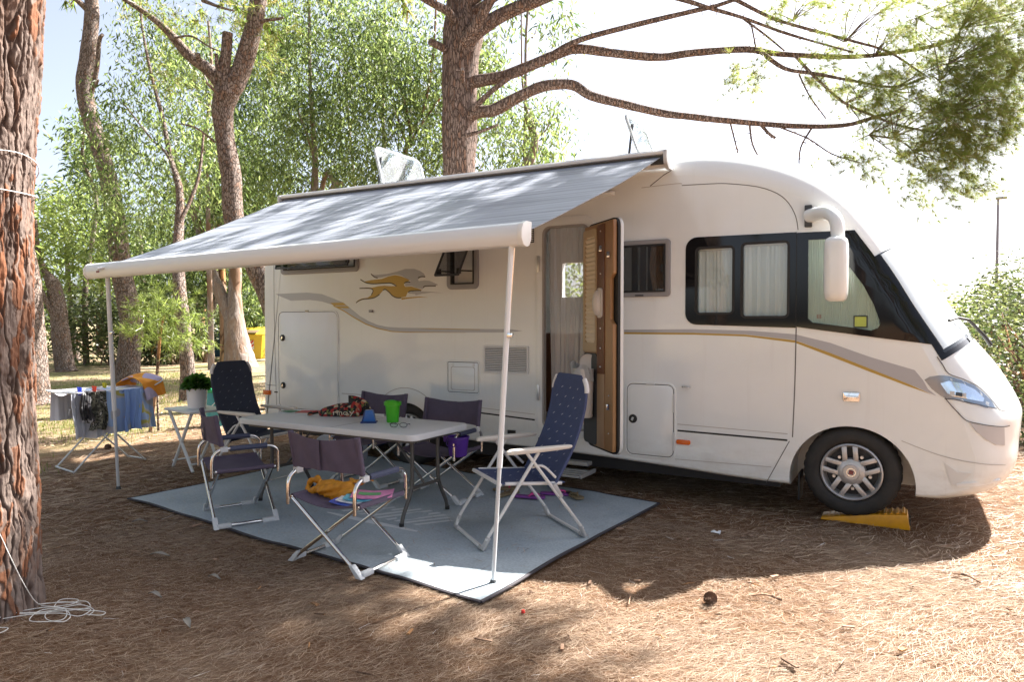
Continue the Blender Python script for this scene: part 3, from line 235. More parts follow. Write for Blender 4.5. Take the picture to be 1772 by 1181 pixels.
# ------------------------------------------------------------------ ground
def ground_material():
    m = bpy.data.materials.new('needle_litter'); m.use_nodes = True; nt = m.node_tree; b = nt.nodes['Principled BSDF']; L = nt.links.new
    tc = N(nt, 'ShaderNodeTexCoord'); pos = tc.outputs['Object']
    def noise(scale, detail=6, rough=0.6, vec=None, dist=0.0):
        n = N(nt, 'ShaderNodeTexNoise'); n.inputs['Scale'].default_value = scale; n.inputs['Detail'].default_value = detail; n.inputs['Roughness'].default_value = rough; n.inputs['Distortion'].default_value = dist
        L(vec or pos, n.inputs['Vector']); return n.outputs['Fac']
    def ramp(f, stops):
        cr = N(nt, 'ShaderNodeValToRGB'); e = cr.color_ramp.elements
        for i, (p, c) in enumerate(stops):
            q = e[0] if i == 0 else e[1] if i == 1 else e.new(p)
            q.position = p; q.color = (*c, 1)
        L(f, cr.inputs[0]); return cr.outputs[0]
    def mix(f, a, c2):
        x = N(nt, 'ShaderNodeMix'); x.data_type = 'RGBA'; L(f, x.inputs[0]); L(a, x.inputs[6]); L(c2, x.inputs[7]); return x.outputs[2]
    # two crossed, stretched fibre noises read as matted needles
    mp1 = N(nt, 'ShaderNodeMapping'); mp1.inputs['Scale'].default_value = (1, 9, 1); mp1.inputs['Rotation'].default_value = (0, 0, 0.5); L(pos, mp1.inputs[0])
    mp2 = N(nt, 'ShaderNodeMapping'); mp2.inputs['Scale'].default_value = (8, 1, 1); mp2.inputs['Rotation'].default_value = (0, 0, -0.35); L(pos, mp2.inputs[0])
    f1 = noise(20, 10, 0.8, mp1.outputs[0], 1.4); f2 = noise(20, 10, 0.8, mp2.outputs[0], 1.4)
    litter = ramp(f1, [(0.34, (0.060, 0.030, 0.018)), (0.70, (0.36, 0.21, 0.115)), (0.5, (0.17, 0.090, 0.048))])
    litter2 = ramp(f2, [(0.34, (0.075, 0.038, 0.022)), (0.70, (0.40, 0.25, 0.145)), (0.5, (0.20, 0.110, 0.060))])
    sw = ramp(noise(3.1, 4), [(0.42, (0, 0, 0)), (0.58, (1, 1, 1))])
    base = mix(sw, litter, litter2)
    sand = ramp(noise(30, 6), [(0.3, (0.33, 0.25, 0.17)), (0.7, (0.52, 0.42, 0.30))])
    base = mix(ramp(noise(0.55, 5, 0.6), [(0.52, (0, 0, 0)), (0.68, (0.6, 0.6, 0.6))]), base, sand)
    # worn grass further back, under the trees
    sx = N(nt, 'ShaderNodeSeparateXYZ'); L(pos, sx.inputs[0])
    mr = N(nt, 'ShaderNodeMapRange'); mr.inputs['From Min'].default_value = -6.4; mr.inputs['From Max'].default_value = -9.5; L(sx.outputs[0], mr.inputs[0])
    gn = ramp(noise(0.42, 6, 0.7), [(0.47, (0, 0, 0)), (0.60, (1, 1, 1))])
    mu0 = N(nt, 'ShaderNodeMath', operation='MULTIPLY'); L(mr.outputs[0], mu0.inputs[0]); L(gn, mu0.inputs[1]); mu = N(nt, 'ShaderNodeMath', operation='MULTIPLY'); L(mu0.outputs[0], mu.inputs[0]); mu.inputs[1].default_value = .62
    grass = ramp(noise(18, 6, 0.7), [(0.3, (0.07, 0.105, 0.025)), (0.7, (0.21, 0.25, 0.075))])
    far = mix(mr.outputs[0], base, ramp(noise(6, 7, 0.7), [(0.3, (0.15, 0.10, 0.062)), (0.7, (0.44, 0.335, 0.22))]))
    col = mix(mu.outputs[0], far, grass)
    L(col, b.inputs['Base Color']); b.inputs['Roughness'].default_value = 0.95; b.inputs['Specular IOR Level'].default_value = 0.15
    bp = N(nt, 'ShaderNodeBump'); bp.inputs['Strength'].default_value = 0.8; bp.inputs['Distance'].default_value = 0.02
    ad = N(nt, 'ShaderNodeMath', operation='ADD'); L(f1, ad.inputs[0]); L(f2, ad.inputs[1]); L(ad.outputs[0], bp.inputs['Height']); L(bp.outputs[0], b.inputs['Normal'])
    return m
g = MB()
def grid_axis(lo, hi, step, far):
    a = list(np.arange(lo, hi + 1e-6, step)); return [-far, -200, -90, -50, -35] + a + [20, 35, 60, 120, 250, far]
xs = grid_axis(-26, 9, 0.5, 900); ys = grid_axis(-9, 15, 0.5, 900)
V = []
for y in ys:
    for x in xs:
        d = max(0.0, math.hypot(x + 2.5, y + 0.5) - 7.0)
        z = 0.05 * min(1, d / 5) * noise2(x, y, 0.35) if abs(x) < 40 and abs(y) < 40 else 0.0
        V.append((x, y, z - 0.004))
nx = len(xs); F = [(j*nx+i, j*nx+i+1, (j+1)*nx+i+1, (j+1)*nx+i) for j in range(len(ys)-1) for i in range(nx-1)]
g.add(V, F); gr = g.build('ground', ground_material()); gr['kind'] = 'structure'

# fallen needles: thin bent strips, lying in drifts
MAT_CORNERS = [(-5.15, -2.20), (-1.53, -2.54), (-1.36, -0.17), (-4.98, 0.17)]
def inside_mat(x, y, m=0.0):
    ok = np.ones(x.shape, bool)
    for i in range(4):
        (x0, y0), (x1, y1) = MAT_CORNERS[i], MAT_CORNERS[(i+1) % 4]; l = math.hypot(x1-x0, y1-y0)
        ok &= ((x1-x0)*(y-y0) - (y1-y0)*(x-x0)) / l > -m
    return ok
def needles(n, region, lmin, lmax, wid, zmax, seed):
    r = np.random.default_rng(seed)
    x = r.uniform(region[0], region[1], n); y = r.uniform(region[2], region[3], n)
    k = ~inside_mat(x, y, 0.0); x, y = x[k], y[k]; n = len(x)
    fld = 0.9*np.sin(1.7*x+0.8*y+1) + 0.9*np.sin(2.9*y-1.3*x+2.1) + 0.6*np.sin(5.1*x+3.7*y)
    a = 0.25 + fld*0.55 + r.normal(0, 0.75, n)
    l = r.uniform(lmin, lmax, n); tilt = np.abs(r.normal(0, 0.09, n)); bend = r.normal(0, 0.32, n)
    z0 = r.uniform(0.000, zmax, n)*(0.5+0.5*np.sin(2.3*x+1.9*y)*np.sin(3.1*y-x))+0.001
    def pt(s):
        aa = a + bend*s; cx = np.cos(aa)*l*s; cy = np.sin(aa)*l*s
        return np.stack([x+cx, y+cy, z0+tilt*l*s], 1)
    P0, P1, P2 = pt(0), pt(0.55), pt(1.0); w2 = wid*r.uniform(0.6, 1.2, n)/2
    side = np.stack([-np.sin(a), np.cos(a), np.zeros(n)], 1)*w2[:, None]; side[:, 2] = r.normal(0, 0.5, n)*w2
    v = np.stack([P0-side, P0+side, P1-side, P1+side, P2-side*0.4, P2+side*0.4], 1).reshape(-1, 3)
    b = np.arange(n)*6; f = np.stack([np.stack([b, b+2, b+3, b+1], 1), np.stack([b+2, b+4, b+5, b+3], 1)], 1).reshape(-1, 4)
    return v, f
nm = leaf_mat('dry_needles', [(0.16, 0.082, 0.046), (0.25, 0.148, 0.086), (0.335, 0.218, 0.135), (0.42, 0.295, 0.193), (0.52, 0.40, 0.28)], transl=0.12, rough=0.6)
vs, fs, off = [], [], 0
for args in ((140000, (-4.4, 1.6, -4.8, -2.2), 0.04, 0.09, 0.0010, 0.012, 1), (110000, (-4.6, 2.4, -2.9, -0.6), 0.04, 0.09, 0.0013, 0.011, 8), (42000, (-5.4, 2.6, -1.0, 2.6), 0.06, 0.12, 0.0026, 0.013, 2), (34000, (-7.6, -4.0, -3.7, 0.4), 0.06, 0.12, 0.0024, 0.014, 9), (14000, (-14, -5.2, -3.5, 3.5), 0.10, 0.18, 0.006, 0.02, 3), (9000, (0.4, 4.5, 2.5, 6.5), .09, .15, .005, .018, 4)):
    v, f = needles(*args); vs.append(v); fs.append(f + off); off += len(v)
o = np_mesh('pine_needles', np.concatenate(vs), np.concatenate(fs), nm); o['kind'] = 'stuff'
# a few needles that drifted onto the mat
r = np.random.default_rng(12); n = 500
v, f = needles(1, (5, 5.1, 5, 5.1), .06, .1, .002, .001, 5)
# grass between the trees
def blades(n, cx, cy, rx, ry, seed, h0, h1):
    r = np.random.default_rng(seed); x = cx + rx*r.normal(0, 0.45, n); y = cy + ry*r.normal(0, 0.45, n)
    a = r.uniform(0, 6.28, n); h = r.uniform(h0, h1, n); le = r.uniform(0, 0.6, n)*h; w2 = 0.005
    d = np.stack([np.cos(a), np.sin(a)], 1); s = np.stack([-d[:, 1], d[:, 0]], 1)*w2
    z = np.zeros(n)-0.01; A = np.stack([x-s[:, 0], y-s[:, 1], z], 1); B = np.stack([x+s[:, 0], y+s[:, 1], z], 1); T = np.stack([x+d[:, 0]*le, y+d[:, 1]*le, h], 1)
    v = np.stack([A, B, T], 1).reshape(-1, 3); b = np.arange(n)*3; return v, np.stack([b, b+1, b+2], 1)
vs, fs, off = [], [], 0
for i, (n, cx, cy, rx, ry) in enumerate([(5000, -12, 2.0, 3.2, 2.2), (5000, -14.5, 4.0, 3.5, 2.0), (3000, -9.6, -0.2, 1.6, 1.0), (3000, -17, 6.5, 3, 2), (2500, -7.6, -2.2, .7, 0.35)]):
    v, f = blades(n, cx, cy, rx, ry, 20+i, 0.02, 0.07); vs.append(v); fs.append(f + off); off += len(v)
o = np_mesh('grass', np.concatenate(vs), np.concatenate(fs), leaf_mat('grass_blade', [(0.07, 0.10, 0.02), (0.13, 0.18, 0.04), (0.24, 0.26, 0.08)], 0.35)); o['kind'] = 'stuff'

# ------------------------------------------------------------------ trees
def bark_material(name, c_gap, c_plate, c_plate2, c_flake, sxy=9.0, sz=2.2, strength=1.0, flake=0.62):
    m = bpy.data.materials.new(name); m.use_nodes = True; nt = m.node_tree; b = nt.nodes['Principled BSDF']; L = nt.links.new
    tc = N(nt, 'ShaderNodeTexCoord'); mp = N(nt, 'ShaderNodeMapping'); mp.inputs['Scale'].default_value = (sxy, sxy, sz); L(tc.outputs['Object'], mp.inputs[0])
    wn = N(nt, 'ShaderNodeTexNoise'); wn.inputs['Scale'].default_value = 1.4; wn.inputs['Detail'].default_value = 4; L(mp.outputs[0], wn.inputs['Vector'])
    add = N(nt, 'ShaderNodeVectorMath', operation='MULTIPLY_ADD'); add.inputs[1].default_value = (0.9, 0.9, 0.9); L(wn.outputs['Color'], add.inputs[0]); L(mp.outputs[0], add.inputs[2])
    vo = N(nt, 'ShaderNodeTexVoronoi', feature='DISTANCE_TO_EDGE'); vo.inputs['Scale'].default_value = 1.0; L(add.outputs[0], vo.inputs['Vector'])
    vc = N(nt, 'ShaderNodeTexVoronoi', feature='F1'); vc.inputs['Scale'].default_value = 1.0; L(add.outputs[0], vc.inputs['Vector'])
    fn = N(nt, 'ShaderNodeTexNoise'); fn.inputs['Scale'].default_value = 7; fn.inputs['Detail'].default_value = 6; fn.inputs['Roughness'].default_value = 0.7; L(mp.outputs[0], fn.inputs['Vector'])
    cr = N(nt, 'ShaderNodeValToRGB'); cr.color_ramp.elements[0].color = (*c_plate, 1); cr.color_ramp.elements[0].position = 0.35; cr.color_ramp.elements[1].color = (*c_plate2, 1); cr.color_ramp.elements[1].position = 0.68; L(fn.outputs['Fac'], cr.inputs[0])
    sp = N(nt, 'ShaderNodeSeparateColor'); L(vc.outputs['Color'], sp.inputs[0])
    gt = N(nt, 'ShaderNodeMapRange'); gt.inputs['From Min'].default_value = flake; gt.inputs['From Max'].default_value = flake+0.1; L(sp.outputs[0], gt.inputs[0])
    m1 = N(nt, 'ShaderNodeMix', data_type='RGBA'); L(gt.outputs[0], m1.inputs[0]); L(cr.outputs[0], m1.inputs[6]); m1.inputs[7].default_value = (*c_flake, 1)
    eg = N(nt, 'ShaderNodeMapRange'); eg.inputs['From Min'].default_value = 0.02; eg.inputs['From Max'].default_value = 0.13; L(vo.outputs['Distance'], eg.inputs[0])
    m2 = N(nt, 'ShaderNodeMix', data_type='RGBA'); L(eg.outputs[0], m2.inputs[0]); m2.inputs[6].default_value = (*c_gap, 1); L(m1.outputs[2], m2.inputs[7])
    L(m2.outputs[2], b.inputs['Base Color']); b.inputs['Roughness'].default_value = 0.9; b.inputs['Specular IOR Level'].default_value = 0.2
    hh = N(nt, 'ShaderNodeMath', operation='MULTIPLY_ADD'); hh.inputs[1].default_value = 0.35; L(fn.outputs['Fac'], hh.inputs[0]); L(eg.outputs[0], hh.inputs[2])
    bp = N(nt, 'ShaderNodeBump'); bp.inputs['Strength'].default_value = strength; bp.inputs['Distance'].default_value = 0.03; L(hh.outputs[0], bp.inputs['Height']); L(bp.outputs[0], b.inputs['Normal'])
    MATS[name] = m; return m
bark_pine = bark_material('pine_bark', (0.10, 0.075, 0.062), (0.19, 0.145, 0.125), (0.37, 0.305, 0.27), (0.25, 0.165, 0.125), 30, 11, 0.9, 0.72)
bark_big = bark_material('big_pine_bark', (0.115, 0.080, 0.066), (0.165, 0.115, 0.094), (0.29, 0.22, 0.19), (0.21, 0.130, 0.095), 30, 6.5, 1.0, 0.7)
bark_euc = bark_material('eucalyptus_bark', (0.24, 0.18, 0.145), (0.15, 0.115, 0.10), (0.34, 0.30, 0.28), (0.20, 0.125, 0.085), 3.5, 0.9, 0.35, 0.66)
bark_brown = bark_material('reddish_bark', (0.10, 0.06, 0.04), (0.26, 0.155, 0.10), (0.36, 0.25, 0.18), (0.42, 0.22, 0.10), 6, 1.2, 0.5, 0.6)
cut_wood = pmat('cut_wood', (0.42, 0.28, 0.17), 0.85, vary=0.2, vscale=12)
leaf_euc = leaf_mat('eucalyptus_leaves', [(0.024, 0.048, 0.014), (0.045, 0.085, 0.022), (0.075, 0.135, 0.033), (0.115, 0.18, 0.048), (0.18, 0.23, 0.08)], 0.58)
leaf_pine = leaf_mat('pine_foliage', [(0.08, 0.16, 0.02), (0.12, 0.22, 0.03), (0.17, 0.28, 0.04), (0.22, 0.33, 0.05), (0.26, 0.35, 0.06), (0.22, 0.19, 0.08)], 0.68)
leaf_light = leaf_mat('young_pine_foliage', [(0.10, 0.15, 0.03), (0.155, 0.215, 0.05), (0.22, 0.27, 0.085)], 0.55)
leaf_bush = leaf_mat('shrub_leaves', [(0.020, 0.038, 0.011), (0.040, 0.070, 0.019), (0.065, 0.10, 0.03), (0.11, 0.13, 0.05)], 0.4)

def trunk_mesh(mb, line, n=18, sub=5, rough=0.06, seed=0):
    P = crom([p[:3] for p in line], sub); k = len(line); rr = []
    for i in range(k - 1):
        for j in range(sub):
            t = j / sub; t = t*t*(3-2*t); rr.append(line[i][3]*(1-t) + line[i+1][3]*t)
    rr.append(line[-1][3])
    from mathutils import noise
    n0 = len(mb.v); mb.tube(P, rr, n)
    for i in range(len(P)):
        for q in range(n):
            v = Vector(mb.v[n0 + i*n + q]); d = v - P[i]
            s = noise.noise(Vector((v.x*4+seed, v.y*4, v.z*1.6)))*rough*1.6 + noise.noise(Vector((v.x*14+seed, v.y*14, v.z*5)))*rough
            mb.v[n0 + i*n + q] = tuple(P[i] + d*(1 + s))
def spike_twigs(mb, line, count, seed, r0=0.006, l0=0.05, l1=0.16):
    rd = random.Random(seed); P = crom([p[:3] for p in line], 4)
    for _ in range(count):
        i = rd.randrange(2, len(P)-1); d = Vector((rd.uniform(-1, 1), rd.uniform(-1, 1), rd.uniform(-1, 0.5))).normalized()
        a = P[i]; l = rd.uniform(l0, l1); mb.tube([a, a+d*l*0.6, a+d*l+Vector((0, 0, -0.02))], [r0, r0*0.7, r0*0.3], 5)
def leaf_cloud(blobs, per_m2, size, aspect, droop, seed, cl=0.28, hollow=0.35):
    """eucalyptus foliage: hanging sprays of slender leaves spread through the blobs' volume"""
    r = np.random.default_rng(seed); out = []
    for (bx, by, bz, rx, rz) in blobs:
        nc = int(per_m2*rx*rz*math.pi/9)+3
        u = r.normal(size=(nc, 3)); u /= np.linalg.norm(u, axis=1)[:, None]; rad = r.uniform(hollow**3, 1, nc)**(1/3)
        cc = np.array([bx, by, bz]) + u*rad[:, None]*np.array([rx, rx, rz])
        for c in cc:
            k = r.integers(7, 15); p = c + r.normal(0, 1, (k, 3))*np.array([cl, cl, cl*1.15])*r.uniform(0.5, 1.1); out.append(p)
    p = np.concatenate(out); n = len(p)
    d = r.normal(0, 1, (n, 3)); d[:, 2] = -np.abs(d[:, 2])*0.4 - droop; d /= np.linalg.norm(d, axis=1)[:, None]
    q = r.normal(0, 1, (n, 3)); s = np.cross(d, q); s /= np.linalg.norm(s, axis=1)[:, None]
    l = size*r.uniform(0.6, 1.3, n)[:, None]; w_ = l*aspect
    v = np.stack([p, p+d*l*0.45+s*w_, p+d*l, p+d*l*0.45-s*w_], 1).reshape(-1, 3); b = np.arange(n)*4
    return v, np.stack([b, b+1, b+2, b+3], 1)
def pine_cloud(blobs, tufts_per_m2, needles_n, length, wid, seed, out_from=None, droop=0.25):
    """pine foliage: tufts of needles at twig ends"""
    r = np.random.default_rng(seed); cs = []; ds = []
    for (bx, by, bz, rx, rz) in blobs:
        nc = int(tufts_per_m2*rx*rz*math.pi/5)+2
        u = r.normal(size=(nc, 3)); u /= np.linalg.norm(u, axis=1)[:, None]; rad = r.uniform(0.02, 1.15, nc)**(1/2.0)
        c = np.array([bx, by, bz]) + u*rad[:, None]*np.array([rx, rx*0.8, rz])
        o = np.array(out_from) if out_from is not None else np.array([bx, by, bz])
        d = c - o; d /= (np.linalg.norm(d, axis=1)[:, None]+1e-6); d = d + r.normal(0, 0.55, (nc, 3)); d[:, 2] -= droop*0.5; d /= np.linalg.norm(d, axis=1)[:, None]
        for k in range(5): cs.append(c + d*(k*length*0.42) + r.normal(0, length*0.22, (nc, 3))); ds.append(d + r.normal(0, 0.25, (nc, 3)))
    c = np.repeat(np.concatenate(cs), needles_n, 0); d = np.repeat(np.concatenate(ds), needles_n, 0); n = len(c)
    q = r.normal(0, 1, (n, 3)); dd = d/np.linalg.norm(d, axis=1)[:, None]*0.75 + q*0.5; dd /= np.linalg.norm(dd, axis=1)[:, None]
    s = np.cross(dd, r.normal(0, 1, (n, 3))); s /= np.linalg.norm(s, axis=1)[:, None]
    l = length*r.uniform(0.7, 1.15, n)[:, None]; bend = np.array([0, 0, -1.0])*l*droop*0.5
    v = np.stack([c-s*wid/2, c+s*wid/2, c+dd*l+bend], 1).reshape(-1, 3); b = np.arange(n)*3
    return v, np.stack([b, b+1, b+2], 1)
def tree(name, key, label, bark, group=None, crown=None, n=16, spikes=0, rough=0.06, sub=5, cat='tree'):
    t = TREES[key]; base = t['trunk'][0]
    root = thing(name, label, cat, (base[0], base[1], 0), 0, group)
    mb = MB(); trunk_mesh(mb, t['trunk'], n, sub, rough, seed=base[0]); mb.build('trunk', bark, root, smooth=60, world=True)
    for i, l in enumerate(t['limbs']):
        mb = MB(); trunk_mesh(mb, l, max(7, n//2), 4, rough, seed=i+base[1])
        if spikes: spike_twigs(mb, l, int(spikes*min(1.0, len(l)/12)), 31*i+5)
        mb.build('limb', bark, root, smooth=60, world=True)
    if crown is not None:
        v, f, m = crown; np_mesh('crown', v, f, m, root, world=True)
    return root
def cat_vf(*vf):
    V_, F_, o_ = [], [], 0
    for v, f in vf: V_.append(v); F_.append(f+o_); o_ += len(v)
    return np.concatenate(V_), np.concatenate(F_)

# the big pine behind the motorhome, its bough of foliage and the crown above the frame that dapples the awning
bp_front = CROWNS['big_pine']
cr1 = pine_cloud(bp_front, 235, 30, 0.18, 0.0036, 41, out_from=(-2.5, 4.5, 3.6), droop=0.45)
above = [(-3.0, 3.4, 7.6, 1.1, 0.7), (-1.6, 3.9, 7.9, 1.0, 0.6), (-0.2, 4.2, 8.0, 0.9, 0.6), (-2.4, 4.9, 7.6, 1.1, 0.7), (-0.9, 5.2, 8.3, 0.8, 0.6), (-4.6, 4.6, 8.6, 1.6, 1.0), (-6.2, 3.0, 9.2, 1.6, 1.0), (-5.0, 5.8, 10.4, 1.8, 1.0),
         (-4.2, 2.6, 9.8, 1.4, 0.8), (1.7, 3.1, 8.3, .8, .4), (0.2, 3.6, 8.9, .8, .45), (-.6, 3.1, 9.0, .8, .4), (.8, 2.8, 8.5, .8, .4), (0, 2.4, 8.6, .8, .4), (1.3, 2.5, 8.9, .7, .4), (2.2, 2.7, 9.0, .6, .35), (1.0, 3.8, 8.5, .7, .4), (1.6, 3.85, 8.5, .6, .4), (2.3, 3.8, 8.7, .45, .3), (1.9, 3.4, 8.6, .6, .35), (1.05, 3.65, 8.5, 0.7, 0.4), (2.0, 3.75, 8.7, 0.55, 0.35), (0.2, 4.0, 8.3, 0.6, 0.4), (-7.4, 4.8, 9.0, 1.5, 0.9), (0.3, 3.3, 8.2, 0.5, 0.35)]
cr2 = cat_vf(pine_cloud([q for q in above if q[0] < .15], 75, 12, 0.20, 0.020, 43), pine_cloud([q for q in above if q[0] >= .15]+[(1.3, 3.6, 8.9, .7, .4), (.7, 3.5, 8.3, .6, .4), (2.3, 3.7, 8.9, .5, .3)], 150, 13, 0.20, 0.020, 44))
T_big = tree('pine_tree', 'big_pine', 'big pine behind the motorhome whose long bare boughs reach over the roof', bark_big, 'pines around the pitch', (*cat_vf(cr1, cr2), leaf_pine), n=26, spikes=26, rough=0.07, sub=6)
# fine twigs inside the hanging bough
mb = MB(); rd = random.Random(17)
for (bx, by, bz, rx, rz) in [q for q in bp_front if q[3] > .36]:
    c = Vector((bx, by, bz)); st0 = c+(Vector((-2.5, 4.5, 3.6))-c).normalized()*rx*.6+Vector((0, 0, rd.uniform(-.2, .2)))
    for _ in range(9):
        e_ = c+Vector((rd.gauss(0, .5)*rx, rd.gauss(0, .4)*rx, rd.gauss(0, .5)*rz)); m_ = st0.lerp(e_, .55)+Vector((rd.uniform(-.08, .08), 0, rd.uniform(-.05, .12)))
        mb.tube(crom([st0, m_, e_], 3), [.009-.0011*q for q in range(7)], 4)
mb.build('twigs', bark_big, T_big, world=True, kind='stuff')
mb = MB(); rd = random.Random(71)
for k in range(170):
    x, y = rd.uniform(-5, 2.2), rd.uniform(-4.4, -.2)
    if inside_mat(np.array([x]), np.array([y]), .05)[0] or (x < -3.1 and y < -3.3): continue
    a = rd.uniform(0, 6.28); l = rd.choice((.03, .04, .06, .09, .14)); d = Vector((math.cos(a), math.sin(a), 0)); c = Vector((x, y, .016))
    if k % 3: mb.tube([c-d*l*.5, c+Vector((rd.uniform(-.01, .01), rd.uniform(-.01, .01), .006)), c+d*l*.5], [.0028, .0034, .002], 5)
    else: mb.box(c+Vector((0, 0, .004)), (l*.6, rd.uniform(.010, .022), .006), Matrix.Rotation(a, 3, 'Z') @ Matrix.Rotation(rd.uniform(-.3, .3), 3, 'X'))
mb.build('twig_litter', bark_brown, None, kind='stuff')
# (boughs that carry the crown above the frame)
for a, b_ in (((-5.5, 3.25, 6.2), (-0.2, 4.2, 8.0)), ((-5.5, 3.2, 6.0), (-2.4, 4.9, 7.6)), ((-5.5, 3.3, 7.5), (-4.6, 4.6, 8.6)), ((-5.55, 3.3, 7.8), (-7.4, 4.8, 9.0)), ((-5.5, 3.2, 8.5), (-5.0, 5.8, 10.4)), ((-0.2, 4.2, 8.0), (1.9, 4.2, 8.8))):
    a, b_ = Vector(a), Vector(b_); MB().tube(crom([a, a.lerp(b_, 0.5)+Vector((0, 0, 0.25)), b_], 5), [0.07-0.05*i/10 for i in range(11)], 8).build('limb', bark_big, T_big, smooth=60, world=True)

# the near pine at the left edge: thick plated bark as relief
def near_pine():
    line = TREES['near_pine']['trunk']; base = line[0]
    root = thing('pine_tree', 'massive near pine trunk with cracked orange bark at the left edge of the picture', 'tree', (base[0], base[1], 0), 0, 'pines around the pitch')
    zs = [p[2] for p in line]; lowest = -0.05; top = 4.6; nz, na = 760, 480
    Z = np.linspace(lowest, top, nz); cx = np.interp(Z, zs, [p[0] for p in line]); cy = np.interp(Z, zs, [p[1] for p in line]); rr = np.interp(Z, zs, [p[3] for p in line])
    A = np.linspace(0, 2*np.pi, na, endpoint=False)
    # stretched cells, warped by value noise -> bark plates with narrow fissures and flaking layers
    r = np.random.default_rng(3)
    AA, ZZ = np.meshgrid(A, Z)
    def vn(fu, fz, seed):
        g_ = np.random.default_rng(seed); nu = max(2, int(fu)); nz_ = int(fz*(top-lowest))+3; T_ = g_.uniform(-1, 1, (nz_, nu))
        u = AA/(2*np.pi)*nu; q = (ZZ-lowest)*fz; i0 = np.floor(u).astype(int) % nu; i1 = (i0+1) % nu; j0 = np.floor(q).astype(int); fu_ = u-np.floor(u); fz_ = q-j0
        fu_ = fu_*fu_*(3-2*fu_); fz_ = fz_*fz_*(3-2*fz_); return (T_[j0, i0]*(1-fu_)+T_[j0, i1]*fu_)*(1-fz_)+(T_[j0+1, i0]*(1-fu_)+T_[j0+1, i1]*fu_)*fz_
    def cells(ncell, zsq, warp, seed):
        g_ = np.random.default_rng(seed); ca = g_.uniform(0, 2*np.pi, ncell); cz = g_.uniform(lowest-0.2, top+0.2, ncell); hg = g_.uniform(0, 1, ncell)
        ax = AA*0.25 + warp*(0.018*vn(12, 3, seed+1)+0.011*vn(30, 9, seed+2)+0.006*vn(70, 24, seed+3)); zz = ZZ + warp*(0.06*vn(14, 4, seed+4)+0.03*vn(40, 12, seed+5))
        best = np.full(AA.shape, 9.0); sec = np.full(AA.shape, 9.0); idx = np.zeros(AA.shape, int)
        for i in range(ncell):
            da = np.abs(ax - ca[i]*0.25); da = np.minimum(da, abs(2*np.pi*0.25 - da)); dz = (zz - cz[i])*zsq; d = np.sqrt(da*da + dz*dz)
            m1 = d < best; sec = np.where(m1, best, np.minimum(sec, d)); idx = np.where(m1, i, idx); best = np.where(m1, d, best)
        return sec-best, idx, hg
    d1, idx, hgt = cells(420, 0.12, 1.5, 11); d2, idx2, hg2 = cells(1500, 0.16, 2.2, 29)
    e = np.clip((d1-0.0015)/0.0075, 0, 1); plate = e
    fl = np.clip(d2/0.003, 0, 1); deep = np.clip(0.6+0.6*vn(10, 2, 91), 0.25, 1)
    disp = -0.016*(1-plate)*deep + plate*(0.006*hgt[idx] + 0.008*np.round(hg2[idx2]*3)/3 - 0.003*(1-fl)) + 0.0025*vn(120, 50, 71) + 0.0025*vn(200, 14, 72) + 0.005*vn(7, 2.2, 73) - 0.012
    ncell = 420
    rad = rr[:, None] - 0.012 + disp
    v = np.stack([cx[:, None]+rad*np.cos(AA), cy[:, None]+rad*np.sin(AA), ZZ], 2).reshape(-1, 3)
    i_, j_ = np.meshgrid(np.arange(nz-1), np.arange(na), indexing='ij'); a_ = i_*na+j_; b_ = i_*na+(j_+1) % na
    f = np.stack([a_, b_, b_+na, a_+na], 2).reshape(-1, 4)
    m = bpy.data.materials.new('plated_bark'); m.use_nodes = True; nt = m.node_tree; b = nt.nodes['Principled BSDF']; L = nt.links.new
    at1 = N(nt, 'ShaderNodeAttribute', attribute_name='plate'); at2 = N(nt, 'ShaderNodeAttribute', attribute_name='tone')
    tc = N(nt, 'ShaderNodeTexCoord'); no = N(nt, 'ShaderNodeTexNoise'); no.inputs['Scale'].default_value = 22; no.inputs['Detail'].default_value = 7; no.inputs['Roughness'].default_value = 0.7
    mp = N(nt, 'ShaderNodeMapping'); mp.inputs['Scale'].default_value = (1, 1, 0.35); L(tc.outputs['Object'], mp.inputs[0]); L(mp.outputs[0], no.inputs['Vector'])
    ad = N(nt, 'ShaderNodeMath', operation='MULTIPLY_ADD'); ad.inputs[1].default_value = 0.55; L(no.outputs['Fac'], ad.inputs[0]); L(at2.outputs['Fac'], ad.inputs[2])
    cr = N(nt, 'ShaderNodeValToRGB'); e = cr.color_ramp.elements; e[0].position = 0.2; e[0].color = (0.115, 0.085, 0.073, 1); e[1].position = 0.96; e[1].color = (0.21, 0.095, 0.055, 1)
    x = e.new(0.5); x.color = (0.20, 0.155, 0.133, 1); x = e.new(0.70); x.color = (0.175, 0.10, 0.07, 1); L(ad.outputs[0], cr.inputs[0])
    mx = N(nt, 'ShaderNodeMix', data_type='RGBA'); L(at1.outputs['Fac'], mx.inputs[0]); mx.inputs[6].default_value = (0.07, 0.047, 0.038, 1); L(cr.outputs[0], mx.inputs[7]); L(mx.outputs[2], b.inputs['Base Color'])
    b.inputs['Roughness'].default_value = 1.0; b.inputs['Specular IOR Level'].default_value = 0.05
    bpn = N(nt, 'ShaderNodeBump'); bpn.inputs['Strength'].default_value = 0.7; bpn.inputs['Distance'].default_value = 0.012; L(no.outputs['Fac'], bpn.inputs['Height']); L(bpn.outputs[0], b.inputs['Normal'])
    o = np_mesh('trunk', v, f, m, root, world=True, smooth=True)
    at_ = o.data.attributes.new('plate', 'FLOAT', 'POINT'); at_.data.foreach_set('value', plate.ravel().astype(np.float32))
    tone = np.clip(np.where(hg2 > .78, .62, .12)[idx2]*.8 + (r.uniform(0, 0.42, ncell)**1.5)[idx] + .12*vn(9, 1.5, 95), 0, .78); at_ = o.data.attributes.new('tone', 'FLOAT', 'POINT'); at_.data.foreach_set('value', tone.ravel().astype(np.float32))
